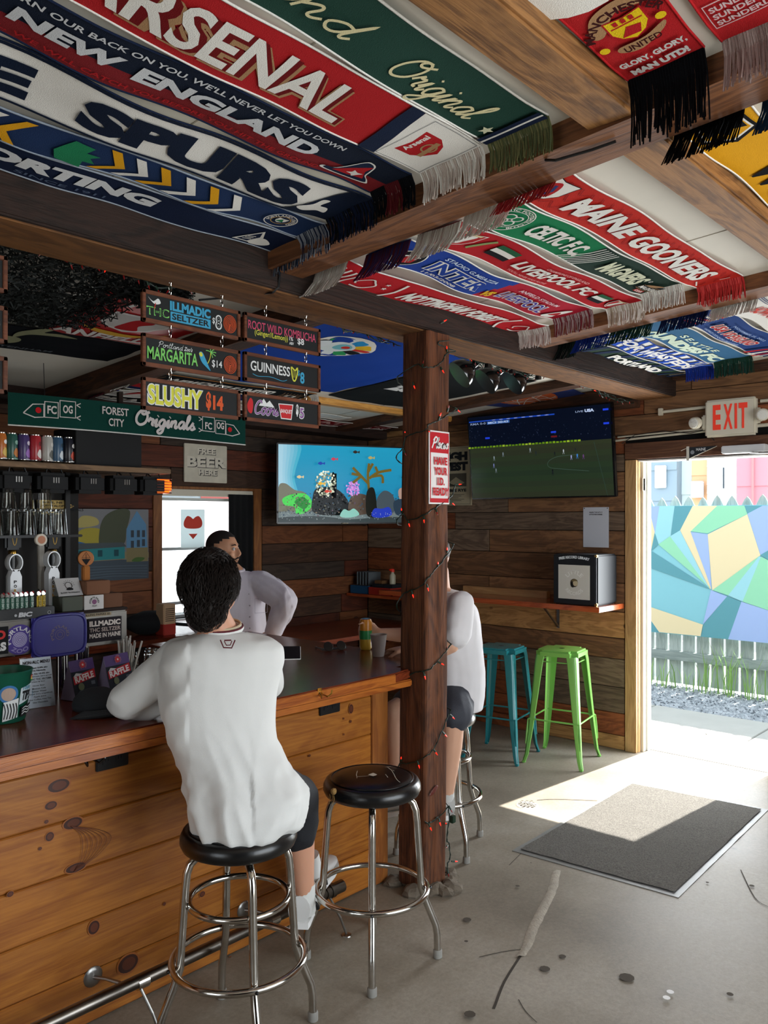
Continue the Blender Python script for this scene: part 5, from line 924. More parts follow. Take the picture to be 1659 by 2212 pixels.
for x in (2.33, 1.47): mk('floor_strut', G().tube([(x-.02, 2.395, .15), (x, 2.35, .07), (x+.015, 2.33, .004)], .005, 8).lathe([(.022, 0), (.02, .004), (.006, .008)], (x+.015, 2.33, 0), 12), STEEL, t, world=True)
# ---------------------------------------------------------------- round bar stools
VIN = mat('black_vinyl', '#0b0c0e', .28, spec=.6, bump=.08, bscale=60)
def round_stool(label, loc, rz, rings=1, torn=False):
    t = thing('bar_stool', label, 'stool', loc, rz, 'round chrome bar stools along the bar')
    g = G().lathe([(.0, .703), (.09, .702), (.140, .697), (.156, .692), (.160, .689), (.166, .690), (.178, .684), (.186, .668), (.187, .652), (.180, .636), (.165, .628), (.15, .626), (0, .626)], n=48); mk('seat', g, VIN, t, smooth='all')
    g = G().tube([(.157*math.cos(a), .157*math.sin(a), .6925) for a in [i*2*PI/48 for i in range(48)]], .0032, 6, closed=True); mk('piping', g, VIN, t, smooth=True)
    mk('swivel_plate', G().bbox((-.09, -.09, .608), (.09, .09, .626), .004), BLKM, t)
    for k in range(4):
        a = PI/4+k*PI/2; c, s = math.cos(a), math.sin(a); P = [(.02, .613), (.10, .613), (.137, .608), (.156, .592), (.166, .565), (.171, .52), (.178, .42), (.188, .27), (.206, .215), (.243, .125), (.249, .09), (.251, .012)]
        lg = mk('leg', G().tube([(r*c, r*s, z) for r, z in P], .0135, 12), CHROME, t, smooth=True); mk('foot_cap', G().lathe([(.015, 0), (.0175, .002), (.0175, .028), (.0145, .032)], (.251*c, .251*s, 0), 14), mat('grey_rubber', '#8c8a84', .7), lg, smooth=True)
        mk('bolt', G().ball(((.2235)*c, .2235*s, .268), (.006, .006, .006), 8), BLKM, lg)
    mk('foot_ring', G().tube([(.211*math.cos(a), .211*math.sin(a), .268) for a in [i*2*PI/48 for i in range(48)]], .0115, 10, closed=True), CHROME, t, smooth=True)
    if rings == 2: mk('upper_ring', G().tube([(.158*math.cos(a), .158*math.sin(a), .46) for a in [i*2*PI/48 for i in range(48)]], .0105, 10, closed=True), CHROME, t, smooth=True)
    return t
F45 = TH  # a leg of each stool points at the camera
s1 = round_stool('black round bar stool with two chrome rings under the man in the white long-sleeved shirt', (1.643, 2.121, 0), math.atan2(-.103, .23)-PI/4, 2)
s2 = round_stool('empty black round bar stool with a cracked, torn seat', (2.29, 2.138, 0), math.atan2(-2.138, -2.29)-PI/4, 1)
sf = Surf(lambda a, b, o: Vector((2.29+a, 2.138+b, .7035+o-.06*(a*a+b*b)/.15)), base=.0004); WCR = cl('#c8c0b0')
dvec = lambda u, v: (onZ(u, v, .703).x-2.29, onZ(u, v, .703).y-2.138)
for P in ([(776, 1655), (770, 1672), (771, 1679), (768, 1690)], [(771, 1678), (790, 1677), (812, 1676)], [(836, 1655), (846, 1664), (856, 1681), (864, 1687)], [(832, 1657), (845, 1653)], [(833, 1674), (838, 1680)], [(793, 1646), (815, 1645), (846, 1646)], [(840, 1661), (852, 1666)]):
    sf.line([dvec(*p) for p in P], .0022, WCR, 'crack', sm=3)
sf.poly([dvec(*p) for p in ((795, 1676), (806, 1672), (815, 1676), (806, 1679))], WCR, 'crack')
for k, gg in sf.g.items(): gg.v = [v for v in gg.v]
for k, gg in sf.g.items():
    R_ = Matrix.Rotation(-s2.rotation_euler.z, 4, 'Z'); gg.v = [R_ @ (v-Vector((2.29, 2.138, 0))) for v in gg.v]; mk('crack', gg, None, s2)
q = Vector((onZ(746, 1712, .66).x-2.29, onZ(746, 1712, .66).y-2.138, 0)).normalized(); q = Matrix.Rotation(-s2.rotation_euler.z, 3, 'Z') @ q
rnd = random.Random(1); g = G().use(mat('tan_foam', '#b8935a', .95, bump=.8, bscale=150)).ball((q.x*.180, q.y*.180, .674), (.013, .016, .013), 12); tn = Vector((-q.y, q.x, 0))
for k in range(7): b0 = q*.19+tn*rnd.uniform(-.018, .018)+Vector((0, 0, .664)); g.tube([b0, b0+Vector((0, 0, -.012))+tn*.003, b0+Vector((0, 0, -.02-.02*rnd.random()))-tn*.004], .0009, 4)
mk('torn_foam', g, None, s2)
s3 = round_stool('black round bar stool behind the post under the man in the t-shirt', (3.316, 2.622, 0), math.atan2(-2.622, -3.316)-PI/4+.55, 2)
# ---------------------------------------------------------------- square metal stools
def metal_stool(label, loc, rz, col, name_):
    m = mat(name_, col, .32, coat=.3, spec=.6); t = thing('metal_stool', label, 'stool', loc, rz, 'square metal stools by the door wall'); H_ = .775; s = .15
    bm = bmesh.new(); bmesh.ops.create_cube(bm, size=1)
    for v in bm.verts: v.co = Vector((v.co.x*2*s, v.co.y*2*s, H_-.02+v.co.z*.04))
    bmesh.ops.bevel(bm, geom=[e for e in bm.edges if abs(e.verts[0].co.z-e.verts[1].co.z) > .01], offset=.045, segments=6, affect='EDGES')
    bmesh.ops.bevel(bm, geom=[e for e in bm.edges if e.verts[0].co.z > H_-.005 and e.verts[1].co.z > H_-.005 and len(e.link_faces) == 2 and e.calc_face_angle(0) > .5], offset=.012, segments=3, affect='EDGES')
    bm.verts.index_update(); mk('seat', G().add([v.co.copy() for v in bm.verts], [[v.index for v in f.verts] for f in bm.faces]), m, t, smooth=True); bm.free()
    mk('seat_hole', G().lathe([(.0, H_+.0006), (.018, H_+.0006)], n=14), BLACK, t)
    for k in range(4):
        sx, sy = ((1, 1), (-1, 1), (-1, -1), (1, -1))[k]; rows = []
        for z, c, w_ in ((.74, .142, .062), (.70, .148, .060), (.5, .163, .050), (.25, .183, .038), (.06, .200, .026), (.012, .212, .022)):
            # angle section: flange, rounded corner, flange
            P = [(c-w_, c), (c-w_*.35, c), (c-.010, c-.002), (c-.002, c-.010), (c, c-w_*.35), (c, c-w_)]; P2 = [(a-.004 if b > a else a-.004, b-.004) for a, b in P]; rows.append([(a*sx, b*sy, z) for a, b in P]+[(a*sx, b*sy, z) for a, b in P2[::-1]])
        g = G(); n = 12; vs = [p for r in rows for p in r]; g.add(vs, [(i*n+j, i*n+(j+1) % n, (i+1)*n+(j+1) % n, (i+1)*n+j) for i in range(len(rows)-1) for j in range(n)])
        lg = mk('leg', g, m, t, smooth=True); mk('foot', G().bbox((.190*sx, .190*sy, 0), (.214*sx, .214*sy, .016), .004), m, lg)
        g = G().tube([(.181*sx, .181*sy, .30), (.186*sx, .186*sy, .22), (.193*sx, .193*sy, .13)], [.004, .0075, .004], 6); mk('rib', g, m, lg)
    for z, c in ((.30, .176), (.695, .132)):
        for k in range(4):
            a, b = ((-c, c), (c, c), (c, -c), (-c, -c))[k], ((c, c), (c, -c), (-c, -c), (-c, c))[k]; mk('brace', G().tube([(a[0], a[1], z), (b[0], b[1], z)], .006 if z < .5 else .004, 8), m, t)
    return t
metal_stool('lime green square metal stool nearest the doorway', (5.066, 2.918, 0), math.atan2(.36, -.07)+PI/2+.0, '#7cbc58', 'lime_enamel')
metal_stool('teal square metal stool between the green stool and the post', (4.88, 3.30, 0), math.atan2(.36, -.07)+.0, '#1c7c84', 'teal_enamel')
# ---------------------------------------------------------------- floor mat
M4 = [Vector(p) for p in ((3.50, 2.30, 0), (3.56, 1.47, 0), (4.985, 1.53, 0), (4.91, 2.34, 0))]
t = thing('door_mat', 'grey ribbed entrance mat with a rubber border, half in sunlight', 'mat', M4[0])
def mf(a, b, z): p = (M4[0].lerp(M4[3], a)).lerp(M4[1].lerp(M4[2], a), b); p.z = z; return p
g = G().grid(lambda a, b: mf(a, b, .0035+.003*noise.noise(Vector((a*9, b*6, 0)))*(1 if .02 < a < .98 else 0)), 40, 24); g.prism([mf(a, b, 0) for a, b in ((0, 0), (1, 0), (1, 1), (0, 1))], (0, 0, .0025)); mk('rubber_border', g, mat('grey_rubber_edge', '#7b7b79', .5), t, world=True)
cm = mat('mat_carpet', '#6a6762', 1., bump=1., bscale=260, spec=.1, var=.35, vscale=140)
mk('carpet', G().grid(lambda a, b: mf(.022+.956*a, .035+.93*b, .0095+.002*noise.noise(Vector((a*90, b*60, 0)))+.003*noise.noise(Vector((a*9, b*6, 0)))), 150, 90), cm, t, world=True, smooth='all')
ORD = ('first', 'second', 'third', 'fourth', 'fifth', 'sixth', 'seventh', 'eighth', 'ninth')
# ---------------------------------------------------------------- door wall fittings
XI = XW-.03
t = thing('wall_ledge', 'glossy red-brown wall ledge under the record box', 'shelf', (XI, 3.6, 1.06)); g = G().bbox((5.17, 2.69, 1.03), (XI, 4.75, 1.067), .003); mk('ledge_board', g, W_LED, t, world=True)
mk('upright_block', G().bbox((5.50, 3.30, 1.067), (XI, 4.1, 1.12), .002), wood('pale_block', '#a87848', '#c89a64', 1, .5, .05), t, world=True)
for y in (2.98+.25, 4.2): mk('bracket', G().bbox((XI-.004, y-.012, .84), (XI, y+.012, 1.03), .001).bbox((5.30, y-.012, 1.026), (XI, y+.012, 1.030), .001).prism([(5.32, y-.008, 1.028), (5.335, y-.008, 1.028), (XI, y-.008, .86), (XI, y-.008, .845)], (0, .016, 0)), STEEL, t, world=True)
BK = mat('record_box_black', '#12181e', .45); t = thing('record_box', 'black record crate lettered Free Record Library on the wall ledge', 'box', (5.2, 2.9, 1.068)); bx0, bx1, by0, by1, bz0, bz1 = 5.21, 5.52, 2.73, 3.075, 1.068, 1.425
g = G().bbox((bx0+.01, by0, bz0), (bx1, by1, bz1), .012); mk('case', g, BK, t, world=True, smooth=True); mk('face_panel', G().bbox((bx0, by0+.004, bz0+.004), (bx0+.012, by1-.004, bz1-.002), .004), BK, t, world=True)
sf = Surf(plane((bx0, by1, bz0), (0, -1, 0), (0, 0, 1)), base=.001); w_, h = by1-by0, bz1-bz0; cr = cl('#d6d2c8')
sf.rect(.045, .04, w_-.05, h-.075, cr, 'sleeve'); LG = cl('#eceae4'); cx, cy = w_/2, .155; sf.arc('LITTLE', cx, cy, .062, PI*.80, PI*.2, .03, LG); sf.arc('RECORDS', cx, cy, .062, PI*1.2, PI*1.8, .026, LG, out=False)
sf.disc(cx, cy, .03, cl('#3a3128'), 'print'); sf.disc(cx+.01, cy-.002, .02, cl('#c8b896'), 'print'); sf.blob([(cx-.02, cy+.012), (cx, cy+.03), (cx+.028, cy+.018), (cx, cy+.012)], cl('#7a6a48'), 'print'); sf.blob([(cx-.028, cy-.005), (cx-.012, cy+.004), (cx-.004, cy-.03), (cx-.02, cy-.028)], cl('#15120f'), 'print')
sf.arc('FREE RECORD LIBRARY', cx, -.18, .508, PI*.5+.235, PI*.5-.235, .020, cl('#e8eef2'), bold=.05); sf.done(t)
mk('corner_cap', G().bbox((bx0-.002, by0-.002, bz0), (bx0+.022, by0+.02, bz0+.02), .004), mat('brass_cap', '#b89a60', .3, .9), t, world=True); mk('corner_cap', G().bbox((bx0-.002, by0-.002, bz1-.018), (bx0+.022, by0+.02, bz1+.001), .004), MATS['brass_cap'], t, world=True)
t = thing('notice_sheet', 'white notice sheet pinned above the record box', 'poster', (5.55, 2.9, 1.466)); a, b = onX(1260, 1096, 5.553), onX(1315, 1183, 5.553); mk('paper', G().box((5.552, b.y, b.z), (5.554, a.y, a.z)), cl('#c9ccd4'), t, world=True)
sf = Surf(plane((5.552, a.y, b.z), (0, -1, 0), (0, 0, 1)), base=.0006); w_, h = a.y-b.y, a.z-b.z; K_ = cl('#14161a'); sf.text('WHERE THE PATH IS', .05, h-.042, w_-.05, h-.033, K_); sf.text('LITTLE RECORDS?', .05, h-.058, w_-.05, h-.049, K_); sf.done(t)
for y in (a.y-.01, b.y+.01): mk('pin', G().ball((5.551, y, a.z-.008), .004, 6), BLACK, t, world=True)
t = thing('tin_sign', 'tan tin sign with dark serif letters half hidden by the post', 'sign', (5.55, 4.2, 1.79)); y0, y1, z0, z1 = 4.041, 4.44, 1.79, 2.287; mk('plate', G().bbox((5.54, y0, z0), (5.553, y1, z1), .003), cl('#a89c80'), t, world=True)
sf = Surf(plane((5.54, y1, z0), (0, -1, 0), (0, 0, 1)), base=.001); w_, h = y1-y0, z1-z0; sf.frame(.012, .012, w_-.012, h-.012, .003, K_); sf.text('HIGH', .06, h-.12, w_-.04, h-.045, K_, bold=.08); sf.text('WEST', .05, h-.205, w_-.035, h-.13, K_, bold=.08)
sf.rect(.10, .16, w_-.05, .27, cl('#4c463a')); sf.poly([(.14, .18), (.24, .24), (.33, .19), (.28, .17)], cl('#8f866c')); sf.text('DOUBLE RYE', .06, .115, w_-.05, .14, K_, bold=.05)
for k in range(5): sf.rect(.12, .09-k*.013, w_-.07-(k % 3)*.03, .093-k*.013, K_)
sf.done(t)
# televisions
def screen_tv(label, BL, BR, TL, bezel, art, thick=.035, name='television'):
    BL, BR, TL = Vector(BL), Vector(BR), Vector(TL); U = (BR-BL).normalized(); V = (TL-BL).normalized(); Nn = U.cross(V); w_, h = (BR-BL).length, (TL-BL).length; t = thing(name, label, 'television', BL)
    g = G().bbox((0, 0, -thick), (w_, h, 0), .005); M = Matrix((U.to_4d(), V.to_4d(), Nn.to_4d(), (0, 0, 0, 1))); M = M.transposed(); M = Matrix(((U.x, V.x, Nn.x, BL.x), (U.y, V.y, Nn.y, BL.y), (U.z, V.z, Nn.z, BL.z), (0, 0, 0, 1)))
    g.xf(M); mk('housing', g, mat('tv_black', '#07080a', .25), t, world=True); f = plane(BL+U*bezel+V*bezel, U, V); sf = Surf(f, base=.001, step=.00012, clip=(w_-2*bezel, h-2*bezel)); art(sf, w_-2*bezel, h-2*bezel, t); sf.done(t); return t, M
def em(h, s=1.): return mat('lit_'+h.strip('#')+'_%g' % s, h, .15, emis=s, spec=.1)
def aqua(sf, w, h, t):
    n = 14
    for k in range(n):
        a = k/n; c = [.05+.0*a, .40+.16*a, .62+.14*a]; m = mat('lit_water_%d' % k, (c[0]*.25, c[1]*.42, c[2]*.5), .15, emis=1.0, spec=.1); sf.rect(0, h*(.15+.85*k/n), w, h*(.15+.85*(k+1)/n), m, 'picture')
    for k in range(6): sf.blob([(0, h*.25), (0, h), (w*(.17-k*.027), h), (w*(.12-k*.018), h*.6), (w*(.15-k*.02), h*.3)], mat('lit_haze_%d' % k, (.06+.055*k, .38+.035*k, .52+.03*k), .15, emis=.75, spec=.1), 'picture')
    B = lambda P, c, s=.8: sf.blob([(a*w, b*h) for a, b in P], em(c, s), 'picture')
    rnd = random.Random(4)
    B([(0, .1), (0, .45), (.05, .5), (.12, .42), (.2, .38), (.26, .2), (.2, .1)], '#7a7a68', .5); B([(0, 0), (0, .13), (.25, .14), (.5, .12), (.75, .15), (1, .17), (1, 0)], '#6d7a7c', .7); B([(0, 0), (0, .06), (.3, .08), (.55, .04), (.8, .07), (1, .06), (1, 0)], '#3a4446', .6)
    B([(.03, .3), (.1, .36), (.2, .37), (.25, .28), (.24, .18), (.18, .11), (.13, .12), (.12, .2), (.05, .22)], '#3fb848', 1.); B([(.12, .26), (.18, .33), (.23, .25), (.19, .17)], '#1d7a2c', .8)
    B([(.27, .12), (.26, .35), (.3, .45), (.42, .45), (.5, .36), (.55, .2), (.5, .1)], '#14181a', .5); B([(.55, .1), (.55, .32), (.62, .38), (.72, .32), (.75, .15)], '#5a4c42', .6)
    for k in range(170): a = rnd.uniform(0, 2*PI); r = rnd.random()**.5; sf.disc(w*(.355+.08*r*math.cos(a)), h*(.50+.17*r*math.sin(a)), .008, em(rnd.choice(('#c8ccb4', '#8f947c', '#dfe2cc', '#6a7060')), .8), 'picture', n=6)
    for k in range(90): a = rnd.uniform(0, 2*PI); r = rnd.random()**.5; sf.disc(w*(.565+.055*r*math.cos(a)), h*(.45+.10*r*math.sin(a)), .008, em(rnd.choice(('#b478c0', '#9a68ac', '#c890d0')), .8), 'picture', n=7)
    OL = '#6b5a24'
    for P in ([(.70, .15), (.69, .4), (.68, .62), (.69, .78)], [(.69, .5), (.62, .62), (.56, .72)], [(.69, .58), (.76, .66), (.87, .70)], [(.62, .60), (.56, .52)], [(.70, .60), (.79, .62), (.80, .52)], [(.68, .66), (.72, .78)], [(.62, .62), (.55, .64)], [(.76, .66), (.74, .74)]): sf.line([(a*w, b*h) for a, b in P], .022, em(OL, .7), 'picture', sm=4)
    for k in range(260):
        x = rnd.random(); y = rnd.random()*.30+.07; sf.disc(w*x, h*y, rnd.uniform(.003, .008), em(rnd.choice(('#2c3436', '#4a5254', '#5c4c58', '#1a2224', '#6a6a58', '#384c5c', '#7a6a5a')), .6), 'picture', n=6)
    B([(.66, .1), (.66, .4), (.72, .44), (.74, .1)], '#1a1c16', .5); B([(.76, .12), (.74, .3), (.8, .42), (.87, .36), (.89, .2), (.86, .12)], '#46525a', .6); B([(.45, .08), (.48, .17), (.52, .15), (.56, .18), (.6, .1), (.52, .06)], '#7fb8ac', .8); B([(.7, .08), (.72, .18), (.78, .18), (.84, .2), (.86, .1), (.78, .06)], '#2438a8', .8); B([(.93, .3), (.92, .44), (1, .46), (1, .28)], '#a88a7c', .7); B([(.9, .1), (.88, .28), (1, .3), (1, .12)], '#2c3c4c', .6)
    for (x, y, c) in ((.40, .82, '#b83c50'), (.30, .76, '#1c3c9c'), (.57, .92, '#2c2420'), (.69, .85, '#a89a5c'), (.14, .58, '#c8b88c'), (.30, .5, '#d8a82c'), (.35, .4, '#c83c2c'), (.96, .6, '#20242c')):
        sf.blob([(x*w-.022, y*h), (x*w, y*h+.014), (x*w+.02, y*h+.004), (x*w+.036, y*h+.012), (x*w+.034, y*h-.01), (x*w+.02, y*h-.003), (x*w, y*h-.012)], em(c, .8), 'picture')
    for k in range(90): sf.disc(rnd.random()*w, h*rnd.uniform(.03, .13), .003, em('#a8b4b4', .6), 'picture', n=5)
Pl = atD(598, 1131, 6.5); Pr = atD(872, 1131, 6.9); U = (Pr-Pl); U.z = 0; U.normalize(); BL = Vector((Pl.x, Pl.y, 1.637)); BR = BL+U*1.12
tv1, M1 = screen_tv('flat television showing a bright blue aquarium in the corner behind the post', BL, BR, BL+Vector((0, 0, .645)), .012, aqua)
mk('wall_arm', G().tube([BL+U*.6+Vector((.03, .05, .3)), Vector((5.3, 4.95, 1.93)), Vector((5.56, 5.2, 1.93))], .022, 8).bbox(BL+U*.45+Vector((0, .045, .2)), BL+U*.75+Vector((.06, .11, .42)), .01), BLKM, tv1, world=True)
mk('logo', G().bbox(BL+U*.54+Vector((-.001, -.004, .001)), BL+U*.60+Vector((0, -.0, .007)), .001), cl('#c8c0a8'), tv1, world=True)
def footy(sf, w, h, t):
    sf.rect(0, 0, w, h, em('#101f18', .7), 'picture'); n = 10
    for k in range(n): sf.poly([(0, h*.62*k/n), (w, h*.64*k/n), (w, h*.64*(k+1)/n), (0, h*.62*(k+1)/n)], mat('lit_pitch_%d' % k, (.018+.002*abs(4-k), .032+.004*(k % 2), .018), .15, emis=.6, spec=.1), 'picture')
    sf.rect(0, h*.62, w, h, em('#070d1c', .8), 'picture'); rnd = random.Random(9)
    for k in range(150): sf.disc(rnd.random()*w, h*rnd.uniform(.65, .88), rnd.uniform(.002, .006), em(rnd.choice(('#141c30', '#20283c', '#101624')), .8), 'picture', n=6)
    for k in range(34): x = k/34*w*.82; sf.rect(x, h*.615, x+w*.018, h*.632+.004*rnd.random(), em(rnd.choice(('#78a020', '#5c8418', '#98b830')), .6), 'picture')
    sf.rect(w*.02, h*.935, w*.65, h*.95, em('#1c44b0', .7), 'picture')
    for k in range(8): sf.text('NBC', w*(.2+k*.055), h*.937, w*(.225+k*.055), h*.949, em('#a0b0d8', .6), 'picture')
    sf.rect(w*.16, h*.895, w*.33, h*.928, em('#3c64a8', .7), 'picture'); sf.text('RMA 0-0', w*.03, h*.90, w*.15, h*.926, em('#8898b8', .6), 'picture'); sf.text('MCI 30:43', w*.17, h*.90, w*.32, h*.924, em('#b8c8e0', .7), 'picture')
    sf.text('LIVE', w*.79, h*.935, w*.84, h*.955, em('#8898b8', .7), 'picture'); sf.text('USA', w*.85, h*.93, w*.91, h*.965, em('#a8b8d8', .8), 'picture', bold=.06)
    for x, y in ((.14, .72), (.62, .73), (.965, .93), (.965, .78)): sf.rect(w*x, h*y, w*(x+.035), h*(y+.022), em('#1c38c0', .9), 'picture')
    sf.rect(w*.62, h*.68, w*.66, h*.70, em('#601820', .7), 'picture'); ln = em('#34463c', .9); sf.line([(w*.60, h*.42), (w*.585, h*.38), (w*.60, h*.34), (w*.66, h*.32), (w*.86, h*.28)], .004, ln, 'picture', sm=5); sf.line([(w*.60, h*.42), (w*.66, h*.46), (w*.8, h*.47)], .004, ln, 'picture', sm=4); sf.line([(w*.9, h*.6), (w*.97, 0)], .004, em('#2a3c34', .8), 'picture')
    for x, y, c in ((.20, .49, '#7c8890'), (.195, .40, '#6870a0'), (.21, .34, '#6c7880'), (.27, .53, '#6c7880'), (.47, .56, '#808c90'), (.51, .52, '#20282c'), (.70, .52, '#98a0a4'), (.64, .50, '#181c20'), (.75, .45, '#8890b8'), (.79, .46, '#3c78c0'), (.83, .45, '#5c3c6c'), (.62, .30, '#101418'), (.62, .28, '#181c20'), (.78, .53, '#202428')):
        sf.disc(w*x, h*y, .006, em(c, .8), 'picture', n=7, ry=.013); sf.line([(w*x-.004, h*y-.011), (w*x-.007, h*y-.024)], .003, em(c, .6), 'picture'); sf.line([(w*x+.004, h*y-.011), (w*x+.006, h*y-.024)], .003, em(c, .6), 'picture')
    # glare strip of daylight is left to the renderer
tv2, M2 = screen_tv('dark television showing a night football match, on the door wall', (5.47, 3.985, 1.835), (5.47, 2.715, 1.835), (5.40, 3.985, 2.51), .012, footy, .04); mk('wall_mount', G().bbox((5.47, 3.2, 2.0), (5.556, 3.5, 2.3), .01), BLKM, tv2, world=True)
# exit sign
CRM_ = mat('cream_plastic', '#ddd6c2', .5); a, b = onX(1522, 862, 5.50), onX(1632, 942, 5.50); t = thing('exit_sign', 'cream exit sign with red letters and two round emergency lamps', 'sign', (5.5, b.y, b.z)); y0, y1, z0, z1 = b.y, a.y, b.z+.012, a.z-.012
mk('housing', G().bbox((5.50, y0, z0), (5.556, y1, z1), .012), CRM_, t, world=True, smooth=True); sf = Surf(plane((5.50, y1, z0), (0, -1, 0), (0, 0, 1)), base=.001); w_, h = y1-y0, z1-z0; sf.frame(.010, .010, w_-.010, h-.010, .0012, cl('#b8b09a')); ER = mat('exit_red', '#e03a26', .5, emis=.25)
for k, c in enumerate('EXIT'): x = (.055, .125, .196, .222)[k]; ww = (.052, .058, .016, .055)[k]; sf.text(c, x, .045, x+ww, h-.035, ER, bold=.035)
sf.done(t)
for sg, y in ((1, y1+.03), (-1, y0-.03)):
    zc_ = z0+h*(.42 if sg > 0 else .5); lm = mk('emergency_lamp', G().bbox((5.515, min(y, y-sg*.05), zc_-.05), (5.545, max(y, y-sg*.05), zc_+.05), .01).lathe([(.036, 0), (.040, .01), (.038, .045), (.034, .048)], (5.50, y+sg*.018, zc_), 24, axis=(-1, sg*.2, -.15)), CRM_, t, world=True, smooth=True)
    mk('lens', G().lathe([(.033, .0485), (.030, .052), (.0, .056)], (5.50, y+sg*.018, zc_), 20, axis=(-1, sg*.2, -.15)), mat('faceted_lens', '#e8e6de', .25, bump=1., bscale=160), lm, world=True)
CON = mat('cream_conduit', '#cfc8b6', .5)
solo('conduit', 'cream conduit running from the exit sign to the string lights', 'conduit', G().tube([(5.545, 2.40, 2.425), (5.545, 2.10, 2.43)], .011, 10).bbox((5.53, 2.40, 2.40), (5.556, 2.43, 2.45), .003).tube([(5.545, 1.75, 2.437), (5.545, .8, 2.45)], .011, 10), CON, smooth=True)
solo('conduit', 'two thin cream conduits running low from the television to the exit sign', 'conduit', G().tube([(5.545, 2.76, 2.245), (5.545, 2.1, 2.268)], .008, 8).tube([(5.548, 2.74, 2.27), (5.545, 2.1, 2.285)], .006, 8).tube([(5.545, 1.77, 2.28), (5.545, .8, 2.30)], .012, 8), CON, smooth=True)
solo('loose_cable', 'black cable looping along the wall under the exit sign', 'cable', G().tube([(5.535, 2.70, 2.22), (5.53, 2.6, 2.275), (5.53, 2.4, 2.29), (5.53, 2.2, 2.26), (5.53, 2.1, 2.275), (5.53, 2.04, 2.20)], .003, 6), BLACK)
t = thing('pennant', 'small black pennant lettered Maine above the doorway', 'pennant', (5.545, 2.2, 2.08)); mk('felt', G().prism([(5.540, 2.225, 2.085), (5.540, 2.215, 2.165), (5.540, 2.025, 2.165)], (.003, 0, 0)), cl('#22262c'), t, world=True)
mk('binding', G().bbox((5.538, 2.213, 2.075), (5.542, 2.232, 2.172), .001).tube([(5.540, 2.232, 2.16), (5.54, 2.27, 2.145)], .002, 4).tube([(5.540, 2.232, 2.09), (5.54, 2.265, 2.075)], .002, 4).tube([(5.54, 2.225, 2.083), (5.54, 2.025, 2.163)], .002, 4), cl('#d8d4c8'), t, world=True)
sf = Surf(plane((5.540, 2.225, 2.08), (0, -1, 0), (0, 0, 1)), base=.001); sf.text('MAINE', .06, .058, .125, .077, cl('#d8dadc')); sf.disc(.035, .05, .014, cl('#8a9098'), 'print'); sf.done(t)
t = thing('door_closer', 'white door closer box above the doorway at the right edge', 'closer', (5.5, 1.85, 2.10)); mk('cover', G().bbox((5.47, 1.70, 2.105), (5.55, 1.975, 2.155), .006), cl('#d8dadc', rough=.4), t, world=True); mk('arm', G().tube([(5.5, 1.8, 2.105), (5.42, 1.72, 2.095), (5.40, 1.60, 2.09)], .006, 6), STEEL, t, world=True)
# corner shelf with games and jars
t = thing('corner_shelf', 'dark wall shelf in the corner behind the post', 'shelf', (5.4, 4.9, 1.0)); mk('shelf_board', G().bbox((5.25, 4.45, .985), (XI, 5.22, 1.01), .003), W_LED, t, world=True); mk('bracket', G().bbox((5.3, 4.6, .85), (XI, 4.62, .985), .002), BLKM, t, world=True)
def boxthing(name, label, a, b, m, cat='box', group=None, r=.003): return solo(name, label, cat, G().bbox(a, b, r), m, group=group)
GG = None
boxthing('game_box', 'blue game box on the dark corner shelf', (5.28, 4.98, 1.011), (5.50, 5.20, 1.08), cl('#14507a')); boxthing('game_box', 'red game box on the dark corner shelf', (5.27, 4.70, 1.011), (5.50, 4.965, 1.075), cl('#b02c1c')); boxthing('game_box', 'orange-red game box nearest the post on the corner shelf', (5.27, 4.47, 1.011), (5.50, 4.685, 1.062), cl('#c8401c'))
boxthing('game_box', 'black game box lying on the red one', (5.28, 4.69, 1.076), (5.48, 4.93, 1.105), cl('#101820')); boxthing('game_box', 'small brown box lying on the black game box', (5.3, 4.83, 1.106), (5.45, 4.92, 1.135), cl('#6a4a28'))
t = thing('wire_basket', 'grey wire basket of papers at the corner shelf end', 'basket', (5.38, 5.05, 1.081)); mk('basket', G().bbox((5.3, 4.99, 1.081), (5.48, 5.19, 1.084), .001), STEEL, t, world=True)
for k in range(5): mk('paper', G().box((5.31, 5.0+k*.035, 1.085), (5.47, 5.006+k*.035, 1.20)), cl('#5c6468'), t, world=True)
t = thing('spray_bottle', 'small bottle with a red cap on the corner shelf', 'bottle', (5.36, 4.76, 1.106)); mk('bottle', G().lathe([(.026, 0), (.028, .01), (.028, .075), (.014, .095), (.014, .105)], n=16), cl('#b8b49c', rough=.3), t, smooth=True); mk('cap', G().lathe([(.018, .105), (.018, .13), (.0, .132)], n=14).bbox((-.04, -.01, .118), (.012, .01, .134), .004), cl('#d8301c', rough=.3), t)
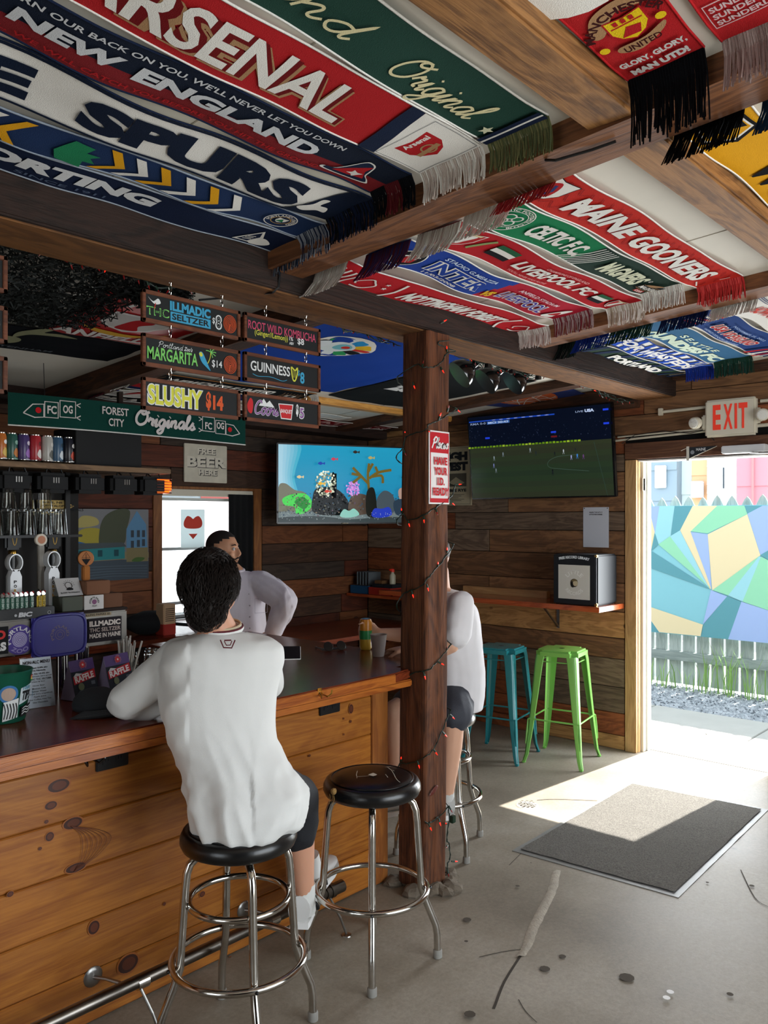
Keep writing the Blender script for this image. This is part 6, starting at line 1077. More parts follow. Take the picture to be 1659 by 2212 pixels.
# ---------------------------------------------------------------- back wall
t = thing('beer_plaque', 'weathered tin plaque reading Free Beer Here on the back wall', 'sign', (3.7, 5.23, 1.96)); x0, x1, z0, z1 = 3.535, 3.93, 1.955, 2.245; mk('plate', G().bbox((x0, 5.222, z0), (x1, 5.232, z1), .004), mat('aged_tin', '#d2ccba', .7, var=.12, vscale=12), t, world=True)
sf = Surf(plane((x0, 5.222, z0), (1, 0, 0), (0, 0, 1)), base=.0008); w_ = x1-x0; DK = cl('#2a2a2a')
for s_, a, b, c, d in (('FREE', .30, .72, .215, .262), ('BEER', .06, .97, .115, .195), ('HERE', .32, .75, .055, .098)): sf.text(s_, w_*a+.004, c-.004, w_*b+.004, d-.004, DK, bold=.07); sf.text(s_, w_*a, c, w_*b, d, cl('#dcd6c6'), bold=.04)
sf.done(t)
t = thing('harbour_painting', 'unframed painting of a blue house and a teal shed by the water', 'painting', (2.9, 5.2, 1.24)); x0, x1, z0, z1 = 2.55, 3.23, 1.25, 1.745; mk('canvas', G().bbox((x0, 5.215, z0), (x1, 5.232, z1), .002), cl('#7d7f82'), t, world=True)
sf = Surf(plane((x0, 5.215, z0), (1, 0, 0), (0, 0, 1)), base=.0006, step=.0001); w_, h = x1-x0, z1-z0; B = lambda P, c: sf.poly([(a*w_, b*h) for a, b in P], cl(c), 'painting'); BB = lambda P, c: sf.blob([(a*w_, b*h) for a, b in P], cl(c), 'painting')
BB([(.02, .8), (.05, .97), (.2, .95), (.18, .85)], '#b8a848'); BB([(.2, .75), (.25, .9), (.4, .88), (.42, .78)], '#b0a464'); BB([(.18, .55), (.25, .72), (.45, .72), (.5, .55), (.35, .5)], '#a89c3c'); BB([(.02, .4), (.06, .58), (.2, .56), (.4, .5), (.52, .55), (.5, .42), (.2, .4)], '#2a64a0')
B([(.0, .0), (1, .0), (1, .25), (.6, .3), (.0, .42)], '#46525c'); B([(.0, .3), (.4, .28), (1, .3), (1, .38), (.3, .42), (0, .45)], '#8d8465'); BB([(.46, .45), (.44, .7), (.5, .9), (.65, 1.0), (.78, .97), (.74, .7), (.7, .5)], '#4c5240')
B([(.74, .3), (.74, .72), (.86, .98), (.97, .78), (.99, .3)], '#5d8cb0'); B([(.74, .25), (.74, .45), (.99, .45), (.99, .25)], '#857c58'); B([(.13, .28), (.13, .45), (.72, .48), (.72, .3)], '#2c8488'); B([(.14, .44), (.2, .53), (.7, .53), (.74, .47)], '#4a5458')
for x, y in ((.79, .6), (.86, .6), (.92, .6), (.79, .45), (.86, .46), (.92, .47)): sf.rect(x*w_, y*h, (x+.035)*w_, (y+.1)*h, cl('#3c4650'), 'painting')
for x in (.22, .42, .6): sf.rect(x*w_, .34*h, (x+.05)*w_, .43*h, cl('#1c4c54'), 'painting')
for k in range(5): sf.line([(.3*w_, (.04+k*.04)*h), (.6*w_, (.06+k*.035)*h), (.98*w_, (.03+k*.04)*h)], .004, cl('#5c6c78'), 'painting', sm=4)
BB([(.8, .26), (.85, .31), (.95, .3), (.9, .25)], '#4c6c34'); sf.done(t)
for y0, y1, z0, z1, x0, x1, lb in ((4.50, 5.23, .0, .92, 1.5, 3.9, 'dark back counter below the window'),):
    t = thing('back_counter', lb, 'counter', (2.7, 4.7, 0)); mk('countertop', G().bbox((x0, y0, .885), (x1, y1, .925), .004), W_BAR, t, world=True)
    for k in range(4): a = x0+(x1-x0)*k/4; mk('cabinet_door', G().bbox((a+.01, y0+.03, .08), (a+(x1-x0)/4-.01, y0+.05, .87), .004), W_DARK, t, world=True)
    mk('carcass', G().box((x0, y0+.05, .002), (x1, y1, .885)), W_DARK, t, world=True)
t = thing('corner_table', 'red-brown wooden table along the back wall beyond the standing man', 'table', (4.9, 4.8, 0)); mk('tabletop', G().bbox((4.05, 4.42, .735), (5.50, 5.22, .77), .004), W_LED2 if 'W_LED2' in globals() else wood('table_redwood', '#5c2414', '#8a4024', 0, .35, .1, coat=.4), t, world=True)
for x in (4.1, 5.42):
    for y in (4.48, 5.15): mk('leg', G().bbox((x-.03, y-.03, 0), (x+.03, y+.03, .735), .004), W_DARK, t, world=True)
t = thing('duffel_bag', 'black duffel bag with a strap on the back counter by the window', 'bag', (2.95, 4.75, .925)); g = G().ball((0, 0, .075), (.19, .11, .075), 20); g.v = [v+Vector((1, 1, .6))*.02*noise.noise(v*9) for v in g.v]; g.v = [Vector((v.x, v.y, max(0, v.z))) for v in g.v]; mk('bag_body', g, mat('black_canvas', '#0c0f12', .9), t, smooth='all'); mk('strap', G().tube([(.17, -.02, .05), (.30, -.06, .03), (.45, -.1, .012), (.6, -.14, .008)], .011, 8), MATS['black_canvas'], t)
t = thing('carton_drink', 'tall carton with a red base on the back counter behind the dark-haired man', 'carton', (3.0, 4.64, .925)); mk('carton', G().use(cl('#d8b48c')).bbox((-.045, -.045, 0), (.045, .045, .20), .004).use(cl('#b8382c')).bbox((-.047, -.047, 0), (.047, .047, .075), .004), None, t); sf = Surf(plane((-.045, -.045, 0), (1, 0, 0), (0, 0, 1)), base=.001)
for k in range(7): sf.rect(.012, .09+k*.013, .078, .095+k*.013, cl('#5c4a3a'))
for gg in sf.g.values(): mk('label_print', gg, None, t)
# ---------------------------------------------------------------- back bar shelf
t = thing('can_shelf', 'long wooden shelf holding the cans over the back bar', 'shelf', (2.0, 4.6, 1.97)); mk('shelf_board', G().bbox((.6, 4.38, 1.955), (2.87, 4.72, 1.985), .003), wood('shelf_pine', '#5c4632', '#86694c', 0, .7, .1), t, world=True)
for x in (1.0, 2.7): mk('hanger', G().bbox((x, 4.70, 1.985), (x+.03, 4.73, zc(4.7)), .002), W_DARK, t, world=True)
cols = [('orange', '#c8702c'), ('green', '#2c5c50'), ('purple', '#4c3c70'), ('red', '#b02830'), ('pale grey', '#b8b4ac'), ('blue', '#3c5c78'), ('dark', '#1c1c24')]
ALU = mat('can_aluminium', '#c8c8c4', .2, 1.)
for k, (nm, c) in enumerate(cols):
    p = onY((0, 24, 50, 75, 101, 123, 147)[k], 985, 4.46); t = thing('drink_can', nm+' tall can on the back bar shelf', 'can', (p.x, 4.46, 1.985), 0, 'tall cans in a row on the back bar shelf')
    mk('can_body', G().lathe([(.026, 0), (.0325, .012), (.0325, .135), (.028, .150)], n=24), cl(c, rough=.3), t, smooth=True); mk('lid', G().lathe([(.028, .150), (.029, .155), (.026, .155), (.025, .151), (0, .151)], n=24), ALU, t, smooth=True); mk('base_rim', G().lathe([(.0265, 0), (.0325, .012), (.0328, .0125), (.0328, .016), (.0322, .016)], n=24), ALU, t, smooth=True)
    sf = Surf(lambda a, b, o: Vector(((.0325+o)*math.sin(a/.0325+.6), -(.0325+o)*math.cos(a/.0325+.6), b)), refine=.006, base=.0004); cc = [('#e8c060', '#ffffff'), ('#c87838', '#8fb8a8'), ('#a070c0', '#d8d0e0'), ('#e8e4dc', '#701018'), ('#606058', '#d8d4cc'), ('#d8e0e4', '#203848'), ('#c84c38', '#e8e4e0')][k]
    sf.blob([(-.02, .045), (-.005, .075), (.015, .06), (.02, .035), (0, .025)], cl(cc[0], rough=.3)); sf.disc(0, .105, .012, cl(cc[1], rough=.3)); sf.rect(-.02, .013, .02, .020, cl(cc[1], rough=.3))
    for gg in sf.g.values(): mk('can_print', gg, None, t)
boxthing('speaker_box', 'black box standing at the end of the can shelf', (2.27, 4.42, 1.986), (2.69, 4.69, 2.20), mat('matte_black', '#08090b', .8), 'box')
# green banner
t = thing('green_banner', 'dark green Forest City Originals banner hanging above the can shelf', 'banner', (2.6, 4.36, 2.17)); x0, x1 = 1.86, 3.42
def bz(s): return 2.352+.0*s
def bfun(s, tt, o): return Vector((x0+s, 4.352-.006*math.sin(s*5)-o, 2.176+tt+.008*math.sin(s*2.2)+.0*s))
BW, BH = x1-x0, .168; g = G().grid(lambda a, b: bfun(a*BW, b*BH, 0), 40, 6); mk('cloth', g, cloth('#0e3c34'), t, world=True, smooth='all'); mk('white_hem', G().tube([bfun(BW*i/40, -.004, 0) for i in range(41)], .004, 5), CW, t, world=True)
sf = Surf(bfun, refine=.06, base=.001, step=.0003); c = cloth('#d8d0cc')
def flagmark(o, fl=1, a='FC', b='OG'):
    X_ = lambda x: o+x*fl; sf.line([(X_(.0), .065), (X_(.05), .115), (X_(.11), .12), (X_(.11), .05), (X_(.06), .045), (X_(0), .065)], .006, c); sf.frame(min(X_(.115), X_(.19)), .05, max(X_(.115), X_(.19)), .135, .006, c); sf.frame(min(X_(.20), X_(.29)), .058, max(X_(.20), X_(.29)), .148, .006, c); sf.disc(X_(.08), .085, .016, cloth('#c82028'))
    x = [X_(.155), X_(.245)]; x = x if fl > 0 else x[::-1]
    sf.text(a, x[0]-.026, .07, x[0]+.026, .115, c, bold=.03); sf.text(b, x[1]-.028, .08, x[1]+.028, .125, c, bold=.03)
    for dy in (.06, .13): sf.line([(X_(.295), dy), (X_(.32), dy+.012)], .005, c); sf.line([(X_(.295), dy), (X_(.318), dy-.012)], .005, c)
flagmark(.08); flagmark(BW-.05, -1); sf.text('FOREST', .53, .095, .70, .14, c, bold=.02); sf.text('CITY', .57, .03, .67, .075, c, bold=.02); script(sf, 'Originals', .74, .055, .42, .085, c, .016, shear=.2)
sf.done(t)
for x in (x0+.2, x0+.8, x1-.15): mk('cord', G().tube([(x, 4.356, 2.34), (x, 4.37, zc(4.37)-.001)], .002, 5), BLACK, t, world=True)
# spotlights with ridged housings under the shelf, the last one lit orange
for k, u in enumerate((30, 110, 190, 262, 325)):
    p = onY(u, 1042+k*2, 4.45); t = thing('flood_lamp', ('leftmost', 'second', 'third', 'fourth')[k]+' black flood lamp hanging under the can shelf' if k < 4 else 'flood lamp with a glowing orange ribbed lens at the end of the shelf', 'lamp', p, 0, 'flood lamps under the can shelf')
    mk('housing', G().bbox((-.10, -.07, -.055), (.075, .07, .055), .02), mat('matte_black', '#08090b', .8), t, smooth=True); mk('handle', G().tube([(-.03, 0, .05), (-.02, 0, .10), (.04, 0, .115), (.07, 0, .05)], .005, 6), BLKM, t); mk('hanger', G().tube([(0, 0, .06), (0, .03, 1.955-p.z)], .004, 6), BLKM, t)
    if k == 4:
        OL_ = mat('orange_lens_lit', '#ff6a18', .2, emis=1.6); mk('lens', G().bbox((.0, -.068, -.045), (.115, .055, .045), .015), OL_, t, smooth=True)
        for j in range(6): z = -.042+j*.017; mk('rib', G().tube([(.0, -.071, z), (.105, -.066, z), (.117, -.05, z), (.117, .04, z)], .0028, 6), mat('dark_orange_rib', '#5c1c08', .3), t)
    else:
        for j in range(3): mk('vent', G().box((-.02+j*.014, -.0715, .0), (-.014+j*.014, -.0695, .03)), STEEL, t)
# arrow sign, glass shelf and glasses
t = thing('arrow_sign', 'tan arrow-shaped paper sign behind the glasses', 'sign', (2.0, 4.6, 1.7)); a, b = onY(80, 1080, 4.62), onY(160, 1106, 4.62); P = [(a.x, 4.62, a.z), (b.x-.06, 4.62, a.z), (b.x, 4.62, (a.z+b.z)/2), (b.x-.06, 4.62, b.z), (a.x, 4.62, b.z)]; mk('card', G().prism(P, (0, .004, 0)), cl('#b89c5c'), t, world=True)
sf = Surf(plane((a.x, 4.62, b.z), (1, 0, 0), (0, 0, 1)), base=.001); h = a.z-b.z; sf.text('BABE, NETTLE', .03, h*.68, .22, h*.9, K_); sf.text('CANTALOPE, OR', .03, h*.38, .22, h*.6, K_); sf.text('BOTANICAL MEALS', .05, h*.08, .28, h*.3, K_); sf.done(t)
t = thing('glass_rack', 'dark rack carrying the beer glasses behind the taps', 'shelf', (1.7, 4.4, 1.58)); mk('rack_board', G().bbox((.7, 4.28, 1.578), (2.24, 4.58, 1.592), .004), BLACK, t, world=True); mk('back_panel', G().box((.7, 4.64, .95), (2.4, 4.66, 1.95)), mat('dark_panel', '#14100d', .8), t, world=True)
for x in (.8, 2.3): mk('post', G().bbox((x, 4.60, .926), (x+.03, 4.63, 1.95), .002), BLACK, t, world=True)
GLS = mat('clear_glass', '#f4f6f4', .02, trans=1., spec=.6)
gp = None
def glass(label, loc, group, r=.040, h=.14, flip=False):
    pr = [(.001, .004), (r*.70, .004), (r*.72, 0), (r*.74, 0), (r*.84, h*.45), (r, h), (r-.003, h), (r*.80, h*.45), (r*.68, .014), (.001, .014)]
    if flip: pr = [(a, h-b) for a, b in pr][::-1]
    t = thing('pint_glass', label, 'glass', loc, 0, group); mk('glass_wall', G().lathe(pr, n=20), GLS, t, smooth=True); return t
gp = glass('upturned clear pint glass standing in the rows behind the taps', (0, 0, 0), 'upturned pint glasses in rows behind the taps', flip=True); first = True
for row, (y, z) in enumerate(((4.34, 1.593), (4.46, 1.593))):
    for k in range(9):
        L_ = (1.45+k*.086+row*.03, y, z); lb = ORD[k]+' from the left of the upturned pint glasses in the '+('front', 'rear')[row]+' lower row'
        if first: gp.location = L_; gp['label'] = lb; first = False
        else: dup(gp, L_, label=lb)
for k in range(7): dup(gp, (1.50+k*.098, 4.42, 1.734), label=ORD[k]+' from the left of the upturned pint glasses stacked on top')
g2 = glass('clear pint glass upside down on the bar behind the raffle cards', (1.80, 3.045, 1.001), 'pint glasses by the sleeve of the seated man', flip=True, h=.13); dup(g2, (1.905, 3.05, 1.001), label='clear pint glass touching the sleeve of the dark-haired man'); dup(g2, (1.86, 2.98, 1.001), label='clear pint glass between the other two beside the sleeve')
# ---------------------------------------------------------------- tap tower
t = thing('tap_tower', 'long steel beer tap box on chrome pipes with stickers', 'tap tower', (1.3, 3.08, 1.0)); x0, x1, z0, z1 = .55, 1.79, 1.172, 1.305
mk('tap_box', G().bbox((x0, 3.05, z0), (x1, 3.19, z1), .006), mat('dull_steel', '#7c7872', .35, .85, var=.15, vscale=5), t, world=True)
mk('top_board', G().bbox((x0, 3.045, z1), (x1, 3.20, z1+.012), .003), W_DARK, t, world=True)
for x in (.75, 1.52, 1.545, 1.60, 1.63): mk('pipe', G().tube([(x, 3.09, 1.0), (x, 3.09, z0)], .012 if x != 1.60 else .018, 12), CHROME, t, world=True, smooth=True)
sf = Surf(plane((x0, 3.05, z0), (1, 0, 0), (0, 0, 1)), base=.001); cx, cy = onY(42, 1375, 3.05).x-x0, .058
sf.disc(cx, cy, .056, cl('#5c4ca0'), 'sticker', n=30); sf.disc(cx, cy, .028, cl('#c4bce0'), 'sticker')
for k in range(4): sf.ring(cx, cy, .024-k*.006, .0016, cl('#5c4ca0'), 'sticker')
sf.arc('PORTLAND', cx, cy, .034, PI*1.12, -PI*.12, .016, cl('#ecebf4'), 'sticker', bold=.03); sf.arc('ZOO', cx, cy, .034, PI*1.25, PI*1.75, .016, cl('#a89cd0'), 'sticker', bold=.03, out=False)
c2 = onY(0, 1380, 3.05).x-x0; sf.rect(c2-.10, .012, c2+.028, .112, cl('#0c0e14'), 'sticker'); sf.text('ZOO', c2-.09, .066, c2+.018, .10, cl('#d83c3c'), 'sticker', bold=.05); sf.text('GIRLS', c2-.088, .024, c2+.02, .056, cl('#ecebea'), 'sticker', bold=.06)
c3 = onY(165, 1330, 3.05).x-x0; sf.rect(c3+.015, .118, c3+.145, .131, cl('#a8987c'), 'sticker'); sf.text('ROLLING PAPERS $2', c3+.02, .120, c3+.14, .129, K_, 'sticker')
sf.rect(c3+.045, .015, c3+.19, .11, cl('#1c141c'), 'sticker'); sf.text('ILLMADIC', c3+.05, .078, c3+.185, .10, cl('#d8cfc8'), 'sticker', bold=.05); sf.text('THC SELTZER', c3+.05, .056, c3+.185, .072, cl('#b8a8a0'), 'sticker', bold=.02); sf.text('MADE IN MAINE', c3+.05, .032, c3+.185, .050, cl('#d8cfc8'), 'sticker', bold=.03); sf.done(t)
TR = cl('#34308c', rough=.35); q0 = onY(80, 1410, 3.035); t = thing('purple_tray', 'glossy purple rolling tray leaning on the tap box', 'tray', (1.48, 3.03, 1.16))
g = G().bbox((1.385, 3.032, 1.155), (1.600, 3.046, 1.312), .03); mk('tray_base', g, TR, t, world=True, smooth=True); g = G().tube([Vector((1.4925+.105*(abs(math.cos(a))**.45)*(1 if math.cos(a) > 0 else -1), 3.030, 1.2335+.077*(abs(math.sin(a))**.45)*(1 if math.sin(a) > 0 else -1))) for a in [i*2*PI/40 for i in range(40)]], .006, 6, closed=True); mk('tray_rim', g, TR, t, world=True, smooth=True)
sf = Surf(plane((1.4925, 3.032, 1.235), (1, 0, 0), (0, 0, 1)), base=.001); sf.arc('PORTLAND', 0, 0, .026, PI*1.2, -PI*.1, .011, cl('#8a7c8c')); sf.ring(0, 0, .018, .002, cl('#8a7c8c')); sf.ring(0, 0, .01, .002, cl('#8a7c8c')); sf.done(t)
# things on the tap box
ZT = z1+.013
boxthing('carton_box', 'brown carton under the round tap handle', (1.615, 3.06, ZT+.058), (1.72, 3.13, ZT+.112), cl('#7a5138')); boxthing('carton_box', 'wide brown carton at the right end of the tap box', (1.648, 3.06, ZT), (1.775, 3.15, ZT+.057), cl('#6a4630'))
t = thing('card_box', 'white and green card display box reading Slow n Steady on the tap box', 'box', (1.56, 3.06, ZT)); mk('tray_part', G().bbox((1.515, 3.055, ZT), (1.60, 3.14, ZT+.055), .002), cl('#5c6258'), t, world=True); q = G(); P = [Vector(p) for p in ((1.512, 3.078, ZT+.058), (1.612, 3.078, ZT+.058), (1.612, 3.118, ZT+.125), (1.512, 3.118, ZT+.125))]; mk('lid', G().prism(P, (0, .003, -.001)), cl('#c8c8c8'), t, world=True)
V_ = (P[3]-P[0]).normalized(); sf = Surf(plane(P[0], (1, 0, 0), V_), base=.001); sf.text("SLOW 'N STEADY", .010, .010, .09, .017, K_); sf.ring(.05, .045, .014, .002, K_); sf.blob([(.038, .03), (.05, .036), (.064, .03), (.062, .024), (.04, .024)], K_)
for k in range(9): a = PI*k/8; sf.line([(.05+.019*math.cos(a), .045+.017*math.sin(a)), (.05+.025*math.cos(a), .045+.023*math.sin(a))], .0012, K_)
sf.done(t)
t = thing('card_box', 'small white box with a round purple print on the tap box', 'box', (1.62, 3.05, ZT)); mk('carton', G().bbox((1.603, 3.050, ZT), (1.685, 3.058, ZT+.056), .001), cl('#d8d6d4'), t, world=True); sf = Surf(plane((1.603, 3.05, ZT), (1, 0, 0), (0, 0, 1)), base=.0006); sf.arc('PORTLAND', .041, .03, .014, PI*1.1, -PI*.1, .007, K_); sf.disc(.041, .03, .010, cl('#8c5c80')); sf.arc('ZOO', .041, .03, .014, PI*1.3, PI*1.7, .006, K_, out=False); sf.done(t)
t = thing('lighter_tray', 'black display tray of lighters on the tap box', 'tray', (1.3, 3.04, ZT)); mk('tray_box', G().bbox((1.0, 3.035, ZT-.012), (1.475, 3.10, ZT+.028), .003), BLACK, t, world=True); sf = Surf(plane((1.0, 3.035, ZT-.012), (1, 0, 0), (0, 0, 1)), base=.0006); sf.text('BiC', .335, .008, .385, .026, cl('#d8dade'), bold=.06, shear=.2); sf.ring(.452, .018, .006, .002, cl('#b8bcc0')); sf.disc(.325, .016, .005, cl('#b8bcc0')); sf.done(t)
for k in range(9):
    u = (2, 9, 18, 26, 37, 47, 57, 68, 80)[k] if False else None
    x = 1.285+k*.0175+(.010 if k > 6 else 0)+(.004 if k > 5 else 0); nm = 'yellow' if k > 6 else 'dark green'; t = thing('lighter', ('yellow lighter at the right end of the lighter tray' if k == 8 else 'yellow lighter beside a green one in the lighter tray' if k == 7 else ORD[k]+' from the left of the dark green lighters in the lighter tray'), 'lighter', (x, 3.055, ZT+.01), .0, 'lighters standing in the black tray')
    c = cl('#d8b81c', rough=.3) if k > 6 else cl('#0f5c44', rough=.3); mk('lighter_body', G().bbox((-.008, -.006, 0), (.008, .006, .062), .004), c, t, smooth=True); mk('metal_top', G().bbox((-.007, -.005, .062), (.007, .005, .076), .002), CHROME, t); mk('trigger', G().bbox((.001, -.005, .068), (.008, .005, .079), .002), cl('#b02028'), t)
    sf = Surf(plane((-.008, -.006, 0), (1, 0, 0), (0, 0, 1)), base=.0004); sf.text('PORTLAND ZOO', -.018, .027, .034, .036, cl('#d8e8e0') if k < 7 else K_, rot=PI/2)
    for gg in sf.g.values(): mk('lettering', gg, None, t)
# tap handles
TW = mat('white_enamel', '#dde1e4', .25, coat=.4)
def loop_handle(label, u, v0, y=3.16):
    p = onY(u, v0, y); zb = ZT; t = thing('beer_tap', label, 'tap handle', (p.x, y, zb), .0, 'beer tap handles behind the tap box'); H_ = p.z-zb; g = G(); r = .030; n = 24; w_ = .020
    ring_ = []
    for i in range(n+1):
        a = -PI*.42+(PI*1.84)*i/n+PI*0; ca, sa = math.cos(a-PI*.0), math.sin(a); x = r*math.sin(-PI*.92+PI*1.84*i/n)*.9; z = H_-r-.0+ -r*1.15*math.cos(-PI*.92+PI*1.84*i/n)*-1.0
        for rr in (1, .86):
            for yy in (-w_, w_): ring_.append(Vector((x*rr, yy, H_-r*1.15+(z-(H_-r))*rr)))
    g.add(ring_, [(i*4+a, i*4+b, (i+1)*4+b, (i+1)*4+a) for i in range(n) for a, b in ((0, 1), (1, 3), (3, 2), (2, 0))]); mk('loop', g, TW, t, smooth=True)
    q = H_-r*2.25; P = [(-.011, q+.008), (.011, q+.008), (.022, q-.02), (.022, 0), (-.022, 0), (-.022, q-.02)]; mk('paddle', G().prism([(a, -w_, b) for a, b in P], (0, 2*w_, 0)), TW, t)
    sf = Surf(plane((-.022, -w_, 0), (1, 0, 0), (0, 0, 1)), base=.0005)
    for i, c in enumerate('PORTLAND ZOO'): sf.text(c, .013, q-.045-i*.0165, .024, q-.034-i*.0165, (K_, K_, cl('#c89830'), cl('#c89830'), cl('#d8a040'))[i % 5] if i < 5 else (cl('#3c8c70'), cl('#3c7c8c'), K_)[i % 3], bold=.03) if c != ' ' and q-.05-i*.0165 > 0 else None
    for gg in sf.g.values(): mk('lettering', gg, None, t)
    return t
loop_handle('white loop tap handle right of the round one, lettered down its front', 112, 1190); loop_handle('white loop tap handle above the lighter tray', 30, 1196); loop_handle('white loop tap handle cut by the left edge', -22, 1196)
p = onY(88, 1153, 3.22); t = thing('beer_tap', 'slim tap handle with a round cream medallion', 'tap handle', (p.x, 3.22, ZT), 0, 'beer tap handles behind the tap box'); H_ = p.z-ZT; mk('medallion', G().lathe([(.024, 0), (.024, .012), (.020, .014), (0, .014)], (0, .006, H_-.024), 24, axis=(0, -1, 0)), cl('#d8cfc0'), t, smooth=True); mk('medallion_print', G().lathe([(.016, 0), (0, .001)], (0, -.0085, H_-.024), 20, axis=(0, -1, 0)), cl('#c08468'), t)
mk('stick', G().bbox((-.013, -.008, .08), (.013, .008, H_-.045), .003), cl('#9a968e'), t); mk('ferrule', G().lathe([(.006, 0), (.009, .02), (.006, .05), (.01, .08)], n=12), CHROME, t)
p = onY(185, 1188, 3.12); t = thing('beer_tap', 'round orange-brown wooden tap handle with a black tree diamond', 'tap handle', (p.x, 3.12, ZT+.112), 0, 'beer tap handles behind the tap box'); R_ = .031; hz = p.z-ZT-.112-R_*1.1
mk('medallion', G().lathe([(R_, -.012), (R_, .010), (R_-.002, .012), (0, .012)], (0, 0, hz), 30, axis=(-.35, -1, 0)), cl('#b06a2c', rough=.4), t, smooth=True); mk('medallion_edge', G().lathe([(R_+.001, -.016), (R_+.001, .004)], (0, 0, hz), 30, axis=(-.35, -1, 0)), BLACK, t, smooth=True); mk('wood_foot', G().bbox((-.014, -.012, .0), (.014, .012, max(.02, hz-R_)), .003), cl('#a8682c'), t)
U = Vector((1, -.35, 0)).normalized(); sf = Surf(plane(Vector((0, 0, hz))+Vector((-.35, -1, 0)).normalized()*.0125, U, (0, 0, 1)), base=.0004); sf.line([(-.016, .003), (0, .026), (.016, .003)], .0022, K_, closed=True); sf.poly([(-.017, -.002), (.017, -.002), (0, -.027)], K_); sf.line([(0, .018), (0, -.018)], .0016, K_)
for gg in sf.g.values(): mk('emblem', gg, None, t)
for u in (27, 114):
    p = onY(u, 1150, 4.56); t = thing('stout_tap', ('left' if u < 50 else 'right')+' black tap head with a gold harp and brass collar behind the white handles', 'tap', (p.x, 4.56, 1.512)); mk('tap_head', G().bbox((-.045, -.02, -.005), (.045, .02, .10), .012), BLACK, t, smooth=True); mk('brass_collar', G().lathe([(.018, -.035), (.022, -.03), (.022, -.012), (.018, -.006)], n=16), mat('brass', '#d8a850', .25, 1), t, smooth=True); mk('column', G().lathe([(.014, -.586), (.014, -.035)], n=12), BLACK, t)
    sf = Surf(plane((0, -.02, .05), (1, 0, 0), (0, 0, 1)), base=.001); sf.line([(-.012, .03), (-.004, -.02), (.006, -.028), (.014, .0), (.012, .03), (.002, .018), (-.012, .03)], .004, cl('#c8a050'), sm=3)
    for gg in sf.g.values(): mk('harp', gg, None, t)
# ---------------------------------------------------------------- on the bar top
p = (1.745, 3.0, 1.001); t = thing('straw_cup', 'clear cup packed with paper-wrapped straws', 'cup', p); mk('cup', G().lathe([(.001, .002), (.032, 0), (.040, .10), (.038, .10), (.030, .006), (.001, .006)], n=24), GLS, t, smooth=True); rnd = random.Random(3)
for k in range(22):
    a = rnd.uniform(0, 2*PI); r = rnd.uniform(0, .024); x, y = r*math.cos(a), r*math.sin(a); l = rnd.uniform(.16, .20); tx, ty = x*2+rnd.uniform(-.018, .03), y*1.6+rnd.uniform(-.01, .01); mk('straw', G().tube([(x, y, .01), (tx, ty, l)], .0042, 6), cl('#b8b4ac'), t)
def tent(label, BLp, BRp, zt, dep, group):
    a, b = Vector(BLp), Vector(BRp); U = (b-a).normalized(); B_ = Vector((-U.y, U.x, 0)); w_ = (b-a).length; mid = B_*dep/2; h = zt-a.z; t = thing('raffle_card', label, 'card', a, 0, group); top = mid+Vector((0, 0, h)); V = top.normalized(); PUR = cl('#4a2c74', rough=.5)
    mk('front_panel', G().prism([a, b, b+top, a+top], U.cross(V)*-.001), PUR, t, world=True); mk('back_panel', G().prism([a+mid*2, b+mid*2, b+top, a+top], (0, .001, 0)), PUR, t, world=True); mk('side_fold', G().prism([a+Vector((0, 0, .001)), a+mid*2+Vector((0, 0, .001)), a+top*.98], U*.001), cl('#9890b0'), t, world=True)
    sf = Surf(plane(a, U, V), base=.0006); L_ = top.length; sf.rect(0, 0, w_, L_*.72, cl('#1c2430')); sf.poly([(.006, L_*.40), (w_-.004, L_*.50), (w_-.004, L_*.72), (.006, L_*.60)], cl('#b8202c')); sf.text('RAFFLE', .012, L_*.47, w_-.012, L_*.63, cl('#ece4e4'), bold=.04, rot=.12); cx, cy = w_*.52, L_*.86
    sf.disc(cx, cy, .012, cl('#c83c44')); sf.disc(cx, cy, .004, cl('#ecd8d8')); sf.arc('PORTLAND ZOO', cx, cy, .013, PI*1.3, -PI*.3, .005, cl('#c87c84')); sf.disc(w_*.3, L_*.33, .014, cl('#6a7458')); sf.rect(w_*.72, L_*.33, w_*.88, L_*.42, cl('#5c6470')); sf.poly([(.006, L_*.6), (.02, L_*.68), (.05, L_*.64), (.03, L_*.6)], cl('#d8d8dc'))
    for k in range(4): sf.rect(.02, L_*(.08+k*.05), w_-.02, L_*(.09+k*.05), cl('#4c5868'))
    sf.done(t); return t
a = onZ(164, 1516, 1.001); b = onZ(216, 1503, 1.001); tent('purple raffle tent card nearest the cap', a, b, 1.146, .08, 'raffle tent cards on the bar'); a = onZ(240, 1502, 1.001); b = onZ(292, 1488, 1.001); tent('purple raffle tent card beside the sleeve of the seated man', a, b, 1.146, .08, 'raffle tent cards on the bar')
a = onZ(53, 1533, 1.001); b = onZ(120, 1523, 1.001); U = (b-a).normalized(); w_ = (b-a).length; tp = Vector((-U.y, U.x, 0))*.05+Vector((0, 0, .172)); V = tp.normalized(); t = thing('menu_stand', 'clear stand holding the white non-alc menu sheet', 'menu', a)
mk('sheet', G().prism([a, b, b+tp, a+tp], U.cross(V)*-.001), cl('#c4ced8'), t, world=True); mk('acrylic', G().prism([a-U*.003, b+U*.003, b+U*.003+tp*1.02, a-U*.003+tp*1.02], U.cross(V)*.0012), mat('acrylic_clear', '#ffffff', .03, trans=1.), t, world=True)
sf = Surf(plane(a, U, V), base=.002); h = tp.length; sf.text('NON-ALC MENU', .008, h-.022, w_-.006, h-.010, K_, bold=.02)
